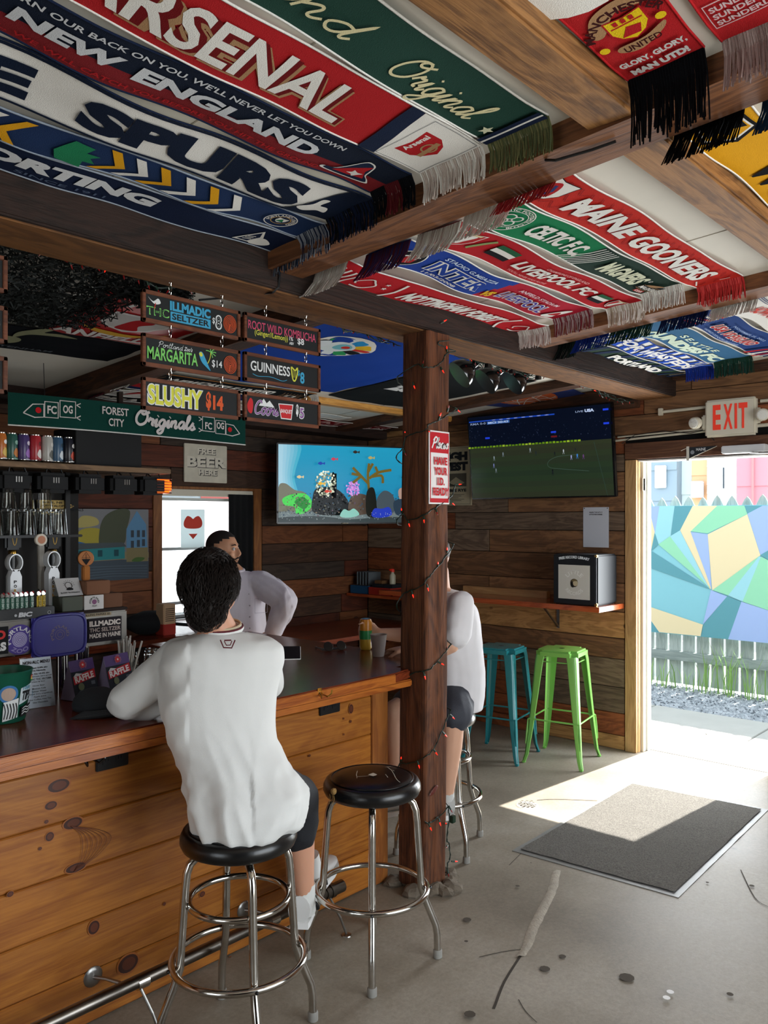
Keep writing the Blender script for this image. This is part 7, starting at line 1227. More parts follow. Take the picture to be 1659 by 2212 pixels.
for k, (s_, x_) in enumerate((('Heineken 0.0% abv', .14), ('Sierra Nevada', .22), ('Golden Ale <0.5% abv', .1), ('Phony Negroni, zero proof', .04), ('ILLMADIC THC SELTZER', .06), ('2.5mg & 5mg', .28), ('Ginger Beer', .3), ('Mexican Cola', .28), ('Seltzer Water', .26), ('original (or) grapefruit', .08), ('Apple Juice', .3), ('Hot Coffee, Hot Tea', .14), ('Hot Chocolate', .26))): z = h-.040-k*.0098-(k > 1)*.002-(k > 5)*.004; sf.text(s_, w_*x_, z, w_*(1-x_), z+.006, K_)
sf.done(t)
# tip bucket
t = thing('tip_bucket', 'green metal tip bucket covered with stickers', 'bucket', (1.185, 2.80, 1.001)); GB = cl('#1c5c48', rough=.3); mk('pail', G().lathe([(.001, .001), (.062, 0), (.066, .004), (.088, .165), (.091, .168), (.088, .171), (.085, .165), (.063, .008), (.001, .008)], n=36), GB, t, smooth=True)
sf = Surf(lambda a, b, o: Vector(((.066+.134*b+o)*math.sin(a/.078+.15), -(.066+.134*b+o)*math.cos(a/.078+.15), b)), refine=.012, base=.0006)
sf.disc(-.03, .10, .03, cl('#3c78b0'), 'sticker'); sf.disc(-.03, .10, .022, cl('#b8a090'), 'sticker'); sf.poly([(.005, .06), (.06, .075), (.058, .125), (.008, .115)], cl('#c8d4d8'), 'sticker'); sf.text('TIPS', .012, .072, .055, .105, K_, 'sticker', bold=.06, shear=.1); sf.text('1000', .016, .108, .05, .12, cl('#3c8cb0'), 'sticker')
for k, c in enumerate(('#d83c28', '#e88c20', '#e8d028', '#3ca850')): sf.rect(.046, .148-k*.005, .058, .152-k*.005, cl(c), 'sticker')
sf.poly([(-.05, .01), (.0, .02), (.0, .085), (-.045, .075)], cl('#dfe2e0'), 'sticker')
for k in range(5): sf.line([(-.045+k*.009, .018), (-.04+k*.009, .045), (-.045+k*.009, .07)], .003, K_, 'sticker', sm=3)
sf.poly([(.01, .018), (.055, .03), (.055, .062), (.01, .052)], cl('#14161a'), 'sticker')
for k in range(3): sf.line([(.014, .028+k*.009), (.025, .034+k*.009), (.038, .03+k*.009), (.052, .036+k*.009)], .003, cl('#dfe2e0'), 'sticker', sm=3)
sf.poly([(.062, .07), (.078, .085), (.062, .10)], cl('#2c7ca0'), 'sticker')
for gg in sf.g.values(): mk('sticker', gg, None, t)
# cap
t = thing('baseball_cap', 'charcoal baseball cap lying on the bar, stitched peak towards the camera', 'cap', (1.44, 2.68, 1.001)); CAPM = mat('charcoal_twill', '#2c3035', .9, bump=.4, bscale=300); g = G(); n = 28
mk('crown', G().lathe([(.082, .0), (.086, .015), (.080, .038), (.062, .058), (.035, .070), (.001, .073)], (.045, .055, 0), 28), CAPM, t, smooth='all')
def bill(a, b): th = -PI*.80+a*PI*.62; r = .082+b*.085; k = 1-abs(a-.5)*2; return Vector((.03+r*math.cos(th)*1.0, .04+(.082+b*.085*(.35+.65*math.sqrt(max(0, k))))*math.sin(th), .014-b*.006-.010*(2*a-1)**2*b))
mk('bill', G().grid(bill, 24, 8).grid(lambda a, b: bill(1-a, b)-Vector((0, 0, .003)), 24, 8), CAPM, t, smooth='all')
for k in range(6): b_ = .16+k*.13; mk('stitching', G().tube([bill(.04+.92*i/20, b_)+Vector((0, 0, .0012)) for i in range(21)], .0008, 4), cl('#55585c'), t)
# cup, can, phone, keys
t = thing('plastic_cup', 'frosted plastic cup on the bar beside the post', 'cup', (2.976, 2.735, 1.001)); mk('cup_wall', G().lathe([(.001, .002), (.028, 0), (.041, .105), (.043, .108), (.040, .108), (.027, .004), (.001, .004)], n=30), mat('frosted_plastic', '#d8cfca', .6, trans=.25), t, smooth=True)
t = thing('drink_can', 'yellow and green tall can held by a hand on the bar', 'can', (3.085, 2.925, 1.001)); mk('can_body', G().use(cl('#c8a23c', rough=.3)).lathe([(.026, 0), (.0325, .012), (.0325, .055)], n=24).use(cl('#2c8c4c', rough=.3)).lathe([(.0325, .055), (.0325, .10)], n=24).use(cl('#d88c2c', rough=.3)).lathe([(.0325, .10), (.0325, .145), (.028, .158)], n=24), None, t, smooth=True); mk('lid', G().lathe([(.028, .158), (.025, .160), (0, .158)], n=20), ALU, t)
ph = (2.40, 2.72, 1.035); t = thing('phone', 'dark phone with a pale edge in the hand at the seated man’s right side'.replace('’', "'"), 'phone', (2.46, 2.78, 1.04), .55); mk('phone_body', G().bbox((-.075, -.037, 0), (.075, .037, .004), .004), cl('#c8c8c8', rough=.2), t, smooth=True); mk('phone_screen', G().bbox((-.073, -.035, .003), (.073, .035, .0065), .003), BLACK, t, smooth=True)
t = thing('sunglasses', 'black sunglasses lying on the bar left of the cup', 'glasses', (2.96, 3.03, 1.001), -.35); mk('frame', G().bbox((-.07, -.008, .004), (.07, .004, .012), .003).tube([(-.068, 0, .012), (-.066, .09, .006), (-.05, .12, .004)], .003, 6).tube([(.068, 0, .012), (.066, .09, .006), (.05, .12, .004)], .003, 6), BLACK, t)
for s_ in (-1, 1): mk('lens', G().lathe([(.026, 0), (.024, .002), (0, .003)], (s_*.036, -.006, .022), 18, axis=(0, -1, .5)), BLACK, t)
# ---------------------------------------------------------------- people
def remesh(name, g, m, parent, voxel=.009, smooth=4, fn=None, label=None):
    """union of overlapping shapes -> one continuous surface"""
    o = mk('tmp', g, m); md = o.modifiers.new('r', 'REMESH'); md.mode = 'VOXEL'; md.voxel_size = voxel; md.use_smooth_shade = True
    if smooth: s = o.modifiers.new('s', 'SMOOTH'); s.iterations = smooth; s.factor = .5
    dg = bpy.context.evaluated_depsgraph_get(); me = bpy.data.meshes.new_from_object(o.evaluated_get(dg)); bpy.data.objects.remove(o); me.name = name
    if fn:
        nn = [v.normal.copy() for v in me.vertices]
        for v, n_ in zip(me.vertices, nn): v.co += n_*fn(v.co, n_)
    off = origin(parent)
    for v in me.vertices: v.co -= off
    me.materials.clear(); me.materials.append(m); me.polygons.foreach_set('use_smooth', [True]*len(me.polygons)); me.update()
    q = bpy.data.objects.new(name, me); COL.objects.link(q); q.parent = parent; ORG[q.name] = off
    if label: q['label'] = label
    return q
def loft(g, rings, n=28):
    """rings: (centre, lateral unit, forward unit, a, b)"""
    vs = []
    for c, L_, F_, a, b in rings:
        for j in range(n):
            t = 2*PI*j/n; cx, sx = math.cos(t), math.sin(t); k = .82; vs.append(Vector(c)+Vector(L_)*a*math.copysign(abs(cx)**k, cx)+Vector(F_)*b*math.copysign(abs(sx)**k, sx))
    K = len(rings); g.add(vs, [(i*n+j, i*n+(j+1) % n, (i+1)*n+(j+1) % n, (i+1)*n+j) for i in range(K-1) for j in range(n)]+[tuple(range(n))[::-1], tuple((K-1)*n+j for j in range(n))])
def limb(g, pts, rs, n=14):
    P = smooth3(pts, 5); R_ = []
    for i in range(len(P)): u = i/(len(P)-1)*(len(rs)-1); k = min(int(u), len(rs)-2); R_.append(rs[k]*(1-(u-k))+rs[k+1]*(u-k))
    g.tube(P, R_, n); g.ball(P[0], rs[0]*.98, 10); g.ball(P[-1], rs[-1]*.98, 10)
def smooth3(pts, n):
    P = [Vector(p) for p in pts]; out = []
    for i in range(len(P)-1):
        p0 = P[max(0, i-1)]; p1 = P[i]; p2 = P[i+1]; p3 = P[min(len(P)-1, i+2)]
        for j in range(n): u = j/n; out.append(.5*((2*p1)+(p2-p0)*u*.6+(2*p0-5*p1+4*p2-p3)*u*u*.6+(3*p1-p0-3*p2+p3)*u**3*.6)+(p1*(1-u)+p2*u)*.4-(.5*2*p1)*.4+0*p1 if False else p1.lerp(p2, u))
    out.append(P[-1]); Q = out[:]
    for _ in range(2): Q = [Q[0]]+[(Q[i-1]+Q[i]*2+Q[i+1])/4 for i in range(1, len(Q)-1)]+[Q[-1]]
    return Q
def hand(g, W, D, N_, S, curl=.5):
    W, D, N_, S = Vector(W), Vector(D).normalized(), Vector(N_).normalized(), Vector(S).normalized()
    for off in (.026, .009, -.009, -.026): g.tube([W+S*off*.5, W+D*.045+S*off, W+D*.088+S*off], [.014, .0135, .0105], 9)
    for off, ln in ((.028, .072), (.0095, .080), (-.0095, .074), (-.028, .058)):
        p = W+D*.085+S*off; a = 0; P = [p-D*.015]; P.append(p)
        for k, f in enumerate((.45, .31, .24)): a += curl*(.75, 1.1, .8)[k]; p = p+(D*math.cos(a)+N_*math.sin(a))*ln*f; P.append(p)
        g.tube(P, [.009, .0092, .0085, .0078, .0062], 8); g.ball(P[-1], .0062, 7)
    p = W+D*.02+S*.02; P = [p, p+(D*.6+S*.75+N_*.2)*.035, p+(D*.8+S*.62+N_*(.3+curl*.5))*.062, p+(D*1.0+S*.35+N_*(.4+curl*.7))*.088]; g.tube(P, [.013, .012, .010, .0075], 8); g.ball(P[-1], .0075, 7)
def frame_of(fwd, up=(0, 0, 1)):
    f = Vector(fwd).normalized(); l = Vector(up).cross(f).normalized(); u = f.cross(l); return Matrix(((f.x, l.x, u.x), (f.y, l.y, u.y), (f.z, l.z, u.z)))
def head_geo(g, c, M, s=1.):
    h = G(); h.ball((-.012, 0, .030), (.100, .077, .094), 22); h.ball((.030, 0, -.030), (.062, .058, .080), 18); h.ball((.066, 0, -.090), (.024, .026, .018), 10); h.ball((.050, 0, -.075), (.040, .045, .030), 12)
    h.tube([(.086, 0, .028), (.098, 0, .008), (.112, 0, -.022)], [.008, .010, .012], 9); h.ball((.102, .012, -.026), (.010, .008, .008), 8); h.ball((.102, -.012, -.026), (.010, .008, .008), 8)
    h.ball((.078, 0, .040), (.014, .052, .010), 12); h.ball((.090, 0, -.050), (.011, .026, .006), 10); h.ball((.088, 0, -.060), (.011, .022, .007), 10); h.ball((.062, .040, -.018), (.022, .018, .018), 10); h.ball((.062, -.040, -.018), (.022, .018, .018), 10)
    for sy in (-1, 1): h.ball((-.004, sy*.079, -.002), (.020, .008, .034), 12); h.ball((.0, sy*.077, -.03), (.010, .007, .012), 8)
    for v in h.v: p = M @ (v*s)+Vector(c); v.x, v.y, v.z = p
    g.join(h)
def cap_mesh(c, M, cen, r, cond, n=30):
    g = G(); b = G(); b.ball(cen, r, n); keep = [cond(v) for v in b.v]; fs = [f for f in b.f if all(keep[i] for i in f)]; g.add([M @ v+Vector(c) for v in b.v], fs); return g
def eyes(parent, c, M, iris='#4a5a4a'):
    for sy in (-1, 1):
        p = Vector((.0795, sy*.031, .016)); e = mk('eye', G().ball(M @ p+Vector(c), .0108, 12), cl('#d8d2ca', rough=.2), parent, world=True, smooth=True); mk('iris', G().lathe([(.0058, 0), (.003, .0012), (0, .0014)], M @ (p+Vector((.0100, 0, .001)))+Vector(c), 12, axis=M @ Vector((1, 0, .05))), cl('#241c16', rough=.2), e, world=True)
        mk('eyebrow', G().tube([M @ Vector((.088, sy*.016, .037))+Vector(c), M @ Vector((.090, sy*.032, .042))+Vector(c), M @ Vector((.076, sy*.052, .036))+Vector(c)], [.003, .004, .002], 6), cl('#1c120c'), parent, world=True)
def shoe(parent, heel, d, L_=.27, h=.10, m=None, sole=None, name='shoe', up=(0, 0, 1)):
    d = Vector(d).normalized(); M = frame_of(d, up); g = G(); K = 12; n = 14; rows = []
    for i in range(K+1):
        u = i/K; wv = .036+.014*math.sin(PI*min(1, u*.9+.12)); wv *= (1 if u < .9 else 1-(u-.9)*4); hh = h*(1-.15*u) if u < .35 else h*(.95-.75*(u-.35)/.65)
        rows.append([Vector(((u-.12)*L_, wv*math.cos(2*PI*j/n), max(0, hh*.5+hh*.5*math.sin(2*PI*j/n)))) for j in range(n)])
    g.add([M @ p+Vector(heel) for r in rows for p in r], [(i*n+j, i*n+(j+1) % n, (i+1)*n+(j+1) % n, (i+1)*n+j) for i in range(K) for j in range(n)]+[tuple(range(n))[::-1], tuple(K*n+j for j in range(n))]); s_ = mk(name, g, m or cl('#dcdcda', rough=.5), parent, world=True, smooth=True)
    P = [(-.13, .034), (0, .038), (.3, .040), (.55, .048), (.75, .046), (.87, .025), (.90, 0)]; P = [((a)*L_, b) for a, b in P]; P = P+[(a, -b) for a, b in P[::-1][1:]]
    mk('sole', G().prism([M @ Vector((a, b, -.018))+Vector(heel) for a, b in P], M @ Vector((0, 0, .024))), sole or cl('#e8e8e6', rough=.6), s_, world=True)
    for k in range(4): u = .34+k*.08; mk('lace', G().tube([M @ Vector(((u-.12)*L_, y, h*(.97-.75*(u-.35)/.65)+.002-abs(y)*.5))+Vector(heel) for y in (-.028, 0, .028)], .003, 5), cl('#f0f0ee'), s_, world=True)
    return s_
SKIN = mat('skin_pale', '#d09a7e', .5, spec=.4, bump=.1, bscale=300); SKIN2 = mat('skin_warm', '#cf9876', .5, spec=.4)
for m_ in (SKIN, SKIN2): b_ = m_.node_tree.nodes['Principled BSDF']; b_.inputs['Subsurface Weight'].default_value = .12; b_.inputs['Subsurface Radius'].default_value = (.02, .008, .004)
SHIRT = mat('white_jersey', '#dfe0de', .85, spec=.2, bump=.12, bscale=500); LINEN = mat('white_linen', '#efe9f0', .9, spec=.2, bump=.3, bscale=350); TEE = mat('white_tee', '#dedcde', .9, spec=.2, bump=.12, bscale=400); SHORTS = mat('black_shorts', '#14161c', .8, bump=.2, bscale=200); SHORTS2 = mat('slate_shorts', '#33363f', .75, bump=.2, bscale=150)
HAIR = mat('near_black_hair', '#1a1310', .62, spec=.25)
def hairs(name, parent, c, M, n, src, ln, rad=.0016, seed=1, m=None, flow=(-.4, 0, -1)):
    rnd = random.Random(seed); g = G(); k = 0
    while k < n:
        p, nr = src(rnd)
        if p is None: continue
        k += 1; l = ln*rnd.uniform(.6, 1.2); t = (Vector(flow)+Vector((rnd.uniform(-.5, .5), rnd.uniform(-.5, .5), rnd.uniform(-.2, .3)))); t = (t-nr*t.dot(nr)); t = t.normalized() if t.length > .01 else nr.orthogonal(); sd = t.cross(nr).normalized(); r = rad*rnd.uniform(.7, 1.4)
        P = [p-nr*.004, p+nr*.003+t*l*.45, p+nr*.0005+t*l]; vs = [P[0]-sd*r, P[0]+sd*r, P[1]+sd*r, P[1]-sd*r, P[1]+nr*r*1.2, P[2], P[0]+nr*r]
        g.add([M @ v+Vector(c) for v in vs], [(0, 3, 4, 6), (1, 6, 4, 2), (3, 5, 4), (2, 4, 5)])
    return mk(name, g, m or HAIR, parent, world=True)
def ell_src(cen, r, cond):
    cen = Vector(cen)
    def f(rnd):
        a = Vector((rnd.gauss(0, 1), rnd.gauss(0, 1), rnd.gauss(0, 1))).normalized(); p = Vector((cen.x+a.x*r[0], cen.y+a.y*r[1], cen.z+a.z*r[2]))
        if not cond(p): return None, None
        return p, Vector((a.x/r[0], a.y/r[1], a.z/r[2])).normalized()
    return f
def folds(v, a, dirn, freq, ph=0.):
    d = Vector(dirn).normalized(); e = v-d*v.dot(d)*.82; x = noise.noise(e*freq+Vector((ph, ph, ph))); return a*(1-abs(x)*3.2)
# ======== seated man at the bar, seen from behind
CP = Vector((1.643, 2.10, .70)); t = thing('person', 'seated man with dark hair and white long-sleeved shirt leaning on the bar, seen from behind', 'person', CP)
FW_ = Vector((.55, .835, 0)).normalized(); LT = Vector((FW_.y, -FW_.x, 0)); UPZ = Vector((0, 0, 1))
sil = [(1364, 436, 516, .055), (1372, 408, 545, .08), (1384, 376, 588, .10), (1400, 360, 610, .115), (1430, 352, 613, .125), (1465, 349, 605, .13), (1499, 349, 597, .13), (1566, 363, 592, .13), (1602, 375, 595, .13), (1662, 397, 625, .14), (1710, 402, 664, .165), (1750, 411, 660, .175), (1780, 420, 648, .175), (1792, 445, 618, .15)]
def dep(v): return 2.70-.05*(v-1364)/420
rings = [(atD((a+b)/2, v, dep(v)), LT, FW_, (b-a)/2*dep(v)/FP, d) for v, a, b, d in sil]
shL = atD(390, 1418, 2.70); elL = Vector((1.425, 2.475, 1.058)); wrL = Vector((1.62, 2.43, 1.045)); haL = Vector((1.70, 2.47, 1.04)); shR = atD(570, 1424, 2.70)+FW_*.03; elR = Vector((1.95, 2.34, 1.06)); wrR = Vector((2.03, 2.50, 1.09))
hd1 = atD(453, 1283, 2.70); HM = frame_of(Vector((.72, .69, -.12)))
hipL, hipR = Vector((1.62, 2.18, .775)), Vector((1.77, 2.09, .775)); knL, knR = Vector((1.93, 2.415, .68)), Vector((2.00, 2.25, .66)); anL, anR = Vector((2.20, 2.375, .285)), Vector((2.055, 2.262, .28))
g = G(); loft(g, [(c, l, f, a*.86, b*.82) for c, l, f, a, b in rings]); head_geo(g, hd1, HM); limb(g, [hd1+HM @ Vector((-.025, 0, -.05)), rings[1][0]], [.058, .062]); limb(g, [shL, elL, wrL], [.052, .043, .028]); limb(g, [shR, elR, wrR], [.052, .043, .028])
hand(g, wrL, haL-wrL, (0, 0, -1), (-.1, -1, 0) if False else (0, -1, 0), .3); hand(g, wrR, (.25, .2, .5), (-.6, .6, .2), (-.6, -.6, .3), .9)
g.ball((1.685, 2.13, .785), (.135, .11, .08), 16)
for h_, k_, a_ in ((hipL, knL, anL), (hipR, knR, anR)): limb(g, [h_, k_], [.075, .060]); limb(g, [k_, k_.lerp(a_, .35), a_], [.058, .060, .036])
remesh('body', g, SKIN, t, .0085, 3)
g = G(); loft(g, rings); limb(g, [shL, shL.lerp(elL, .5), elL, elL.lerp(wrL, .6), wrL], [.062, .062, .058, .050, .040]); limb(g, [shR, shR.lerp(elR, .5), elR, wrR], [.058, .06, .055, .042])
def wr1(v, n_):
    z = v.z; lo = max(0, min(1, (1.12-z)/.35)); hi = max(0, min(1, (z-1.1)/.2)); lat = (v-CP).dot(LT); d = folds(v, .008*(.2+lo), (-.35 if lat < .02 else .6, .2, 1), 11)+.004*lo*noise.noise(v*24)
    if lat < -.17: d += folds(v, .007, (elL-shL), 12, 3)
    return d+folds(v, .004*hi, (.9, .1, -.25), 8, 5)
remesh('shirt', g, SHIRT, t, .0085, 3, wr1, 'white long-sleeved jersey with creases at the waist')
# collar and back emblem
cc = rings[0][0]+Vector((0, 0, .008)); RC = mat('maroon_trim', '#5c1622', .8)
def ringpts(r1, r2, z, n=30): return [cc+LT*r1*math.cos(2*PI*i/n)+FW_*(r2*math.sin(2*PI*i/n))+Vector((0, 0, z+.012*math.sin(2*PI*i/n))) for i in range(n)]
mk('collar', G().use(SHIRT).tube(ringpts(.068, .062, .004), .009, 8, closed=True).use(RC).tube(ringpts(.0725, .067, .010), .0035, 6, closed=True).use(cl('#c8b89a')).tube(ringpts(.066, .060, .017), .004, 6, closed=True), None, t, world=True, smooth=True)
bk = Vector((-FW_.x, -FW_.y, .45)).normalized(); e0 = atD(488, 1378, 2.70)
def onback(a, b, o):
    c, l, f, A, B = rings[2]; p = e0+LT*a+Vector((0, 0, b)); return p-FW_*(.108+.9*(-b)*.9+o+.006)
sf = Surf(onback, base=.001); sf.line([(-.024, .010), (-.015, -.012), (.010, -.014), (.022, .008)], .004, RC, 'emblem'); sf.line([(-.012, .006), (-.006, -.006), (.006, -.006), (.012, .006)], .003, RC, 'emblem'); sf.rect(-.012, .006, .010, .010, RC, 'emblem'); sf.done(t)
# shorts, socks, shoes
g = G(); g.ball((1.69, 2.14, .772), (.165, .13, .078), 18); limb(g, [hipL+Vector((.03, .02, 0)), knL], [.09, .086]); limb(g, [hipR+Vector((.02, .03, -.01)), knR+Vector((0, 0, -.01))], [.092, .086]); limb(g, [knR, knR+Vector((.012, -.0, -.125))], [.086, .074])
remesh('shorts', g, SHORTS, t, .010, 3, lambda v, n_: folds(v, .004, (.6, .4, -.4), 12))
SOCK_ = cl('#dcdcd8'); mk('sock', G().tube([anL+Vector((-.02, 0, .075)), anL, anL+Vector((.015, .0, -.07))], [.041, .041, .045], 16), SOCK_, t, world=True, smooth=True); mk('sock', G().tube([anR+Vector((0, 0, .045)), anR, anR+Vector((.005, .01, -.06))], [.040, .040, .045], 16), SOCK_, t, world=True, smooth=True)
s_ = shoe(t, anL+Vector((-.02, .0, -.085)), (.62, .22, .22), L_=.25, h=.085); s_ = shoe(t, anR+Vector((-.02, .0, -.085)), (.55, .45, -.05))
for a_, dd in ((anL, Vector((.62, .22, .22)).normalized()), (anR, Vector((.55, .45, -.05)).normalized())): mk('shoe_strap', G().tube([a_+Vector((0, 0, -.058))+dd*.035+Vector((-dd.y, dd.x, 0))*.046*math.cos(u)+Vector((0, 0, .034*math.sin(u)-.005)) for u in [PI*i/10 for i in range(11)]], .008, 6), BLACK, t, world=True)
# hair
hc = (-.022, 0, .036); hr = (.112, .096, .108); hcond = lambda p: (p.x < .035-.0*p.z or p.z > .095) and p.z > -.13 and not (p.x > -.01 and p.z < .02)
gh = G(); gh.ball(hc, (.106, .090, .103), 22); gh.ball((-.048, 0, -.045), (.066, .066, .070), 16); gh.ball((-.035, 0, .09), (.08, .07, .06), 14); gh.v = [v for v in gh.v]
gh.v = [Vector((min(v.x, .045+max(0, v.z-.06)), v.y, v.z)) for v in gh.v]; gh.v = [HM @ v+hd1 for v in gh.v]; hm = remesh('hair', gh, HAIR, t, .007, 3, lambda v, n_: .003*noise.noise(v*60)+.004*(1-abs(noise.noise(Vector((v.x*45, v.y*45, v.z*9))))*3)*.5, 'short dark brown hair')
hairs('hair_strands', t, hd1, HM, 1500, ell_src(hc, hr, hcond), .045, .0018, 2); hairs('nape_strands', t, hd1, HM, 420, ell_src((-.048, 0, -.048), (.068, .066, .072), lambda p: p.x < -.04 and p.z < .0), .03, .0013, 3); hairs('crown_tufts', t, hd1, HM, 260, ell_src(hc, (.113, .097, .112), lambda p: p.z > .10), .04, .0018, 5, flow=(-.5, 0, .5))
eyes(t, hd1, HM)
ph = bpy.data.objects.get('phone'); ph.location = atD(606, 1412, 3.05); ph.rotation_euler = (.55, .0, -.72)
# ======== man in a t-shirt behind the post
C2 = Vector((3.30, 2.62, .70)); t = thing('person', 'man in a white t-shirt sitting behind the post, one hand on a can', 'person', C2); G2 = Vector((-.75, .66, 0)).normalized(); L2 = Vector((G2.y, -G2.x, 0))
sil = [(1268, 940, 28, .06), (1278, 948, 44, .13), (1292, 956, 55, .185), (1312, 966, 60, .195), (1345, 973, 61, .185), (1400, 979, 60, .165), (1450, 984, 61, .16), (1500, 985, 58, .165), (1528, 984, 55, .165)]
rings = [(atD(u, v, 4.2), L2, G2, a, h_*4.2/FP) for v, u, h_, a in sil]; cs = rings[3][0]; shN, shF = atD(996, 1304, 4.02), cs+L2*.17+Vector((0, 0, .02))
elN, elF = atD(979, 1400, 3.93), Vector((3.33, 2.83, 1.055)); wrN, wrF = Vector((3.06, 2.60, 1.035)), Vector((3.175, 2.905, 1.075)); hd2 = atD(928, 1212, 4.2); HM2 = frame_of(Vector((-.75, .66, -.25)))
hpN, hpF = Vector((3.30, 2.53, .775)), Vector((3.42, 2.68, .775)); knN, knF = Vector((3.155, 2.415, .725)), Vector((3.07, 2.72, .70)); anN, anF = Vector((3.17, 2.465, .32)), Vector((3.10, 2.72, .30))
g = G(); loft(g, [(c, l, f, a*.88, b*.86) for c, l, f, a, b in rings]); head_geo(g, hd2, HM2); limb(g, [hd2+HM2 @ Vector((-.03, 0, -.05)), rings[1][0]], [.056, .06]); limb(g, [shN, elN, wrN], [.052, .044, .030]); limb(g, [shF, elF, wrF], [.052, .044, .030])
hand(g, wrN, (-.1, 1, 0), (0, 0, -1), (-1, 0, 0), .35); hand(g, wrF, (-.55, .55, .1), (-.75, -.6, 0), (0, -.1, 1), 1.0); g.ball((3.36, 2.62, .79), (.16, .16, .10), 14)
for h_, k_, a_ in ((hpN, knN, anN), (hpF, knF, anF)): limb(g, [h_, k_], [.09, .068]); limb(g, [k_, k_.lerp(a_, .35), a_], [.062, .060, .036])
remesh('body', g, mat('skin_fair', '#d8a88c', .5, spec=.4), t, .0085, 3)
g = G(); loft(g, rings); limb(g, [shN, shN.lerp(elN, .70)], [.070, .072]); limb(g, [shF, shF.lerp(elF, .72)], [.075, .078]); remesh('t_shirt', g, TEE, t, .009, 3, lambda v, n_: folds(v, .005, (.2, .1, 1), 9)+.003*noise.noise(v*22))
g = G(); g.ball((3.37, 2.61, .785), (.19, .185, .105), 16); limb(g, [hpN, hpN.lerp(knN, .86)], [.115, .10]); limb(g, [hpF, hpF.lerp(knF, .7)], [.112, .095]); remesh('shorts', g, SHORTS2, t, .010, 3, lambda v, n_: folds(v, .005, (-.5, .3, -.5), 12))
gh = G(); gh.ball((-.018, 0, .045), (.104, .084, .092), 18); gh.v = [HM2 @ Vector((min(v.x, .055), v.y, max(v.z, -.03)))+hd2 for v in gh.v]; remesh('hair', gh, mat('brown_hair', '#33221a', .6), t, .008, 2, lambda v, n_: .003*noise.noise(v*70)); eyes(t, hd2, HM2)
for a_, d_ in ((anN, (-.55, .35, 0)), (anF, (-.6, .3, 0))): mk('sock', G().tube([a_+Vector((0, 0, .05)), a_+Vector((0, 0, -.05))], [.040, .042], 14), cl('#c8c8c4'), t, world=True, smooth=True); shoe(t, a_+Vector((.0, .0, -.085)), d_, m=cl('#b8b8b4'))
# ======== standing man beyond the counter
D3 = 5.15; c3 = atD(515, 1500, D3); C3 = Vector((c3.x, c3.y, 0)); t = thing('person', 'standing bearded man with cropped hair, white linen shirt and hand on hip', 'person', C3); G3 = Vector((-.12, -.99, 0)).normalized(); L3 = Vector((-G3.y, G3.x, 0))
sil = [(1234, 505, 22, .06), (1240, 508, 44, .085), (1252, 512, 58, .10), (1275, 514, 58, .115), (1315, 515, 52, .12), (1350, 516, 53, .12), (1400, 516, 56, .125), (1432, 516, 57, .125)]
rings = [(atD(u, v, D3), L3, G3, h_*D3/FP*1.10, b) for v, u, h_, b in sil]; sA = atD(556, 1256, D3); eA = atD(620, 1300, 5.05); wA = atD(588, 1368, 5.05); sB = atD(470, 1256, D3); eB = atD(415, 1320, 5.35); wB = atD(455, 1380, 5.2)
hd3 = atD(483, 1190, 5.13); HM3 = frame_of(Vector((.50, -.86, -.02))); hz = .86
g = G(); loft(g, [(c, l, f, a*.86, b*.85) for c, l, f, a, b in rings]); head_geo(g, hd3, HM3); limb(g, [hd3+HM3 @ Vector((-.03, 0, -.05)), rings[1][0]], [.056, .062]); limb(g, [sA, eA, wA], [.05, .042, .028]); limb(g, [sB, eB, wB], [.05, .042, .028])
hand(g, wA, (-.55, .1, -.45), (.1, .9, .2), (.4, -.3, .6), .5); hand(g, wB, (.5, .1, -.45), (0, .9, .2), (-.4, -.3, .6), .5)
for s_ in (-1, 1): h_ = C3+L3*.085*s_+Vector((0, 0, .80)); k_ = C3+L3*.10*s_+Vector((0, 0, .44))+G3*.02; a_ = C3+L3*.11*s_+Vector((0, 0, .09)); limb(g, [h_, k_], [.085, .056]); limb(g, [k_, k_.lerp(a_, .3), a_], [.055, .057, .036]); g.ball(a_+G3*.06+Vector((0, 0, -.045)), (.045, .08, .035), 10)
remesh('body', g, SKIN2, t, .0075, 2)
g = G(); loft(g, rings); limb(g, [sA, sA.lerp(eA, .5), eA, eA.lerp(wA, .5), wA], [.078, .085, .075, .066, .052]); limb(g, [sB, eB, wB], [.078, .078, .05]); remesh('linen_shirt', g, LINEN, t, .0085, 3, lambda v, n_: folds(v, .006, (sA-eA) if (v-C3).dot(L3) > .17 else (.1, .1, 1), 11)+.003*noise.noise(v*25))
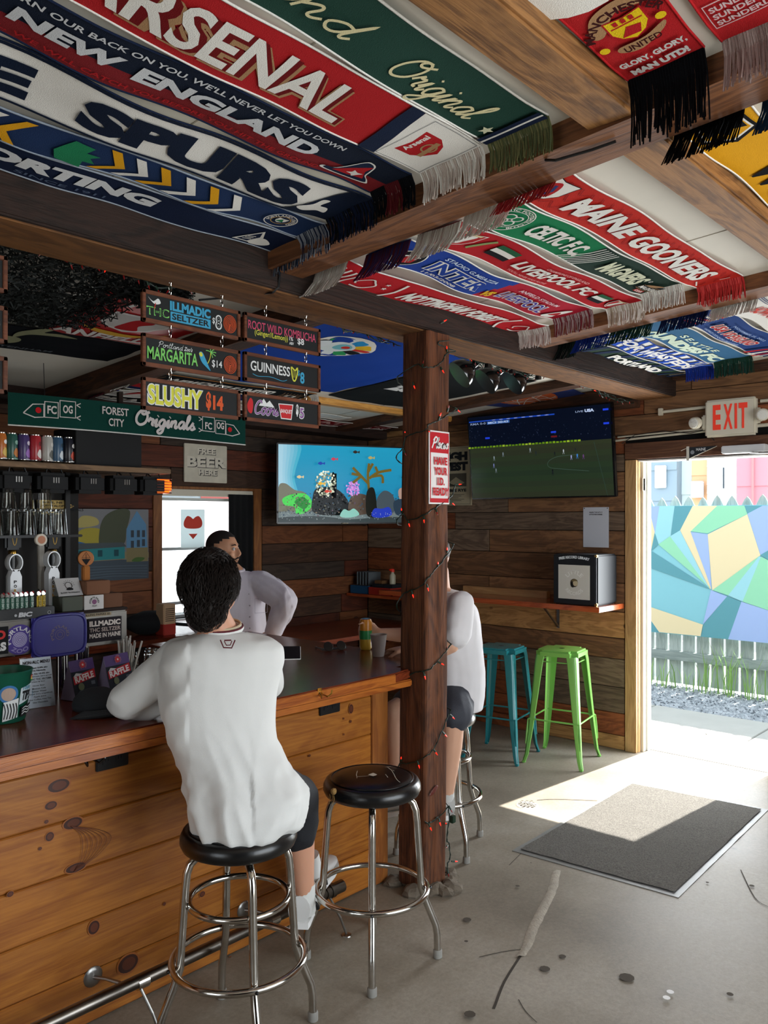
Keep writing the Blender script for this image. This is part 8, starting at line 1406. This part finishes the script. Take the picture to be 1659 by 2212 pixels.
sf = Surf(lambda a, b, o: rings[4][0]+L3*a+Vector((0, 0, b))+G3*(.128+o)); sf.frame(.04, -.02, .13, .07, .0025, cl('#b8b0bc'), 'chest_pocket'); sf.done(t)
for k in range(4): mk('button', G().ball(rings[4][0]+L3*.005+Vector((0, 0, .10-k*.07))+G3*(.126-.012*(k == 0)), .005, 6), cl('#b8b0b8'), t, world=True)
mk('collar', G().tube([rings[0][0]+L3*.062*math.cos(u)+G3*.062*math.sin(u)+Vector((0, 0, .012-.012*math.sin(u))) for u in [2*PI*i/24 for i in range(24)]], .010, 7, closed=True), LINEN, t, world=True, smooth=True)
g = G(); g.ball(C3+Vector((0, 0, .80)), (.17, .13, .12), 14)
for s_ in (-1, 1): limb(g, [C3+L3*.085*s_+Vector((0, 0, .80)), C3+L3*.10*s_+Vector((0, 0, .44)), C3+L3*.11*s_+Vector((0, 0, .07))], [.105, .08, .065])
remesh('trousers', g, mat('dark_trousers', '#1c2028', .9), t, .012, 3, lambda v, n_: folds(v, .004, (0, 0, 1), 9))
for s_ in (-1, 1): shoe(t, C3+L3*.11*s_+Vector((0, 0, .022)), G3, m=cl('#2a2622'), sole=cl('#1c1a18'))
HB = mat('cropped_dark_hair', '#1e1512', .8); src = G()
mk('hair', cap_mesh(hd3, HM3, (-.013, 0, .033), (.1035, .0805, .0965), lambda v: v.z > .045+max(0, v.x)*.55 or (v.x < -.02 and v.z > -.02) or (v.x < -.055 and v.z > -.06), 36), HB, t, world=True, smooth='all')
mk('beard', cap_mesh(hd3, HM3, (.034, 0, -.036), (.0645, .0605, .082), lambda v: v.z < -.040-(.022 if v.x > .085 and abs(v.y) < .024 else 0) and v.x > -.01, 34), HB, t, world=True, smooth='all'); mk('moustache', G().tube([HM3 @ Vector(p)+hd3 for p in ((.088, -.026, -.050), (.1, -.010, -.040), (.1, .010, -.040), (.088, .026, -.050))], [.003, .0055, .0055, .003], 8), HB, t, world=True)
eyes(t, hd3, HM3)
hairs('stubble', t, hd3, HM3, 500, ell_src((.034, 0, -.036), (.0645, .0605, .082), lambda v: v.z < -.045 and v.x > 0), .008, .0009, 7, HB, (.2, 0, -1))
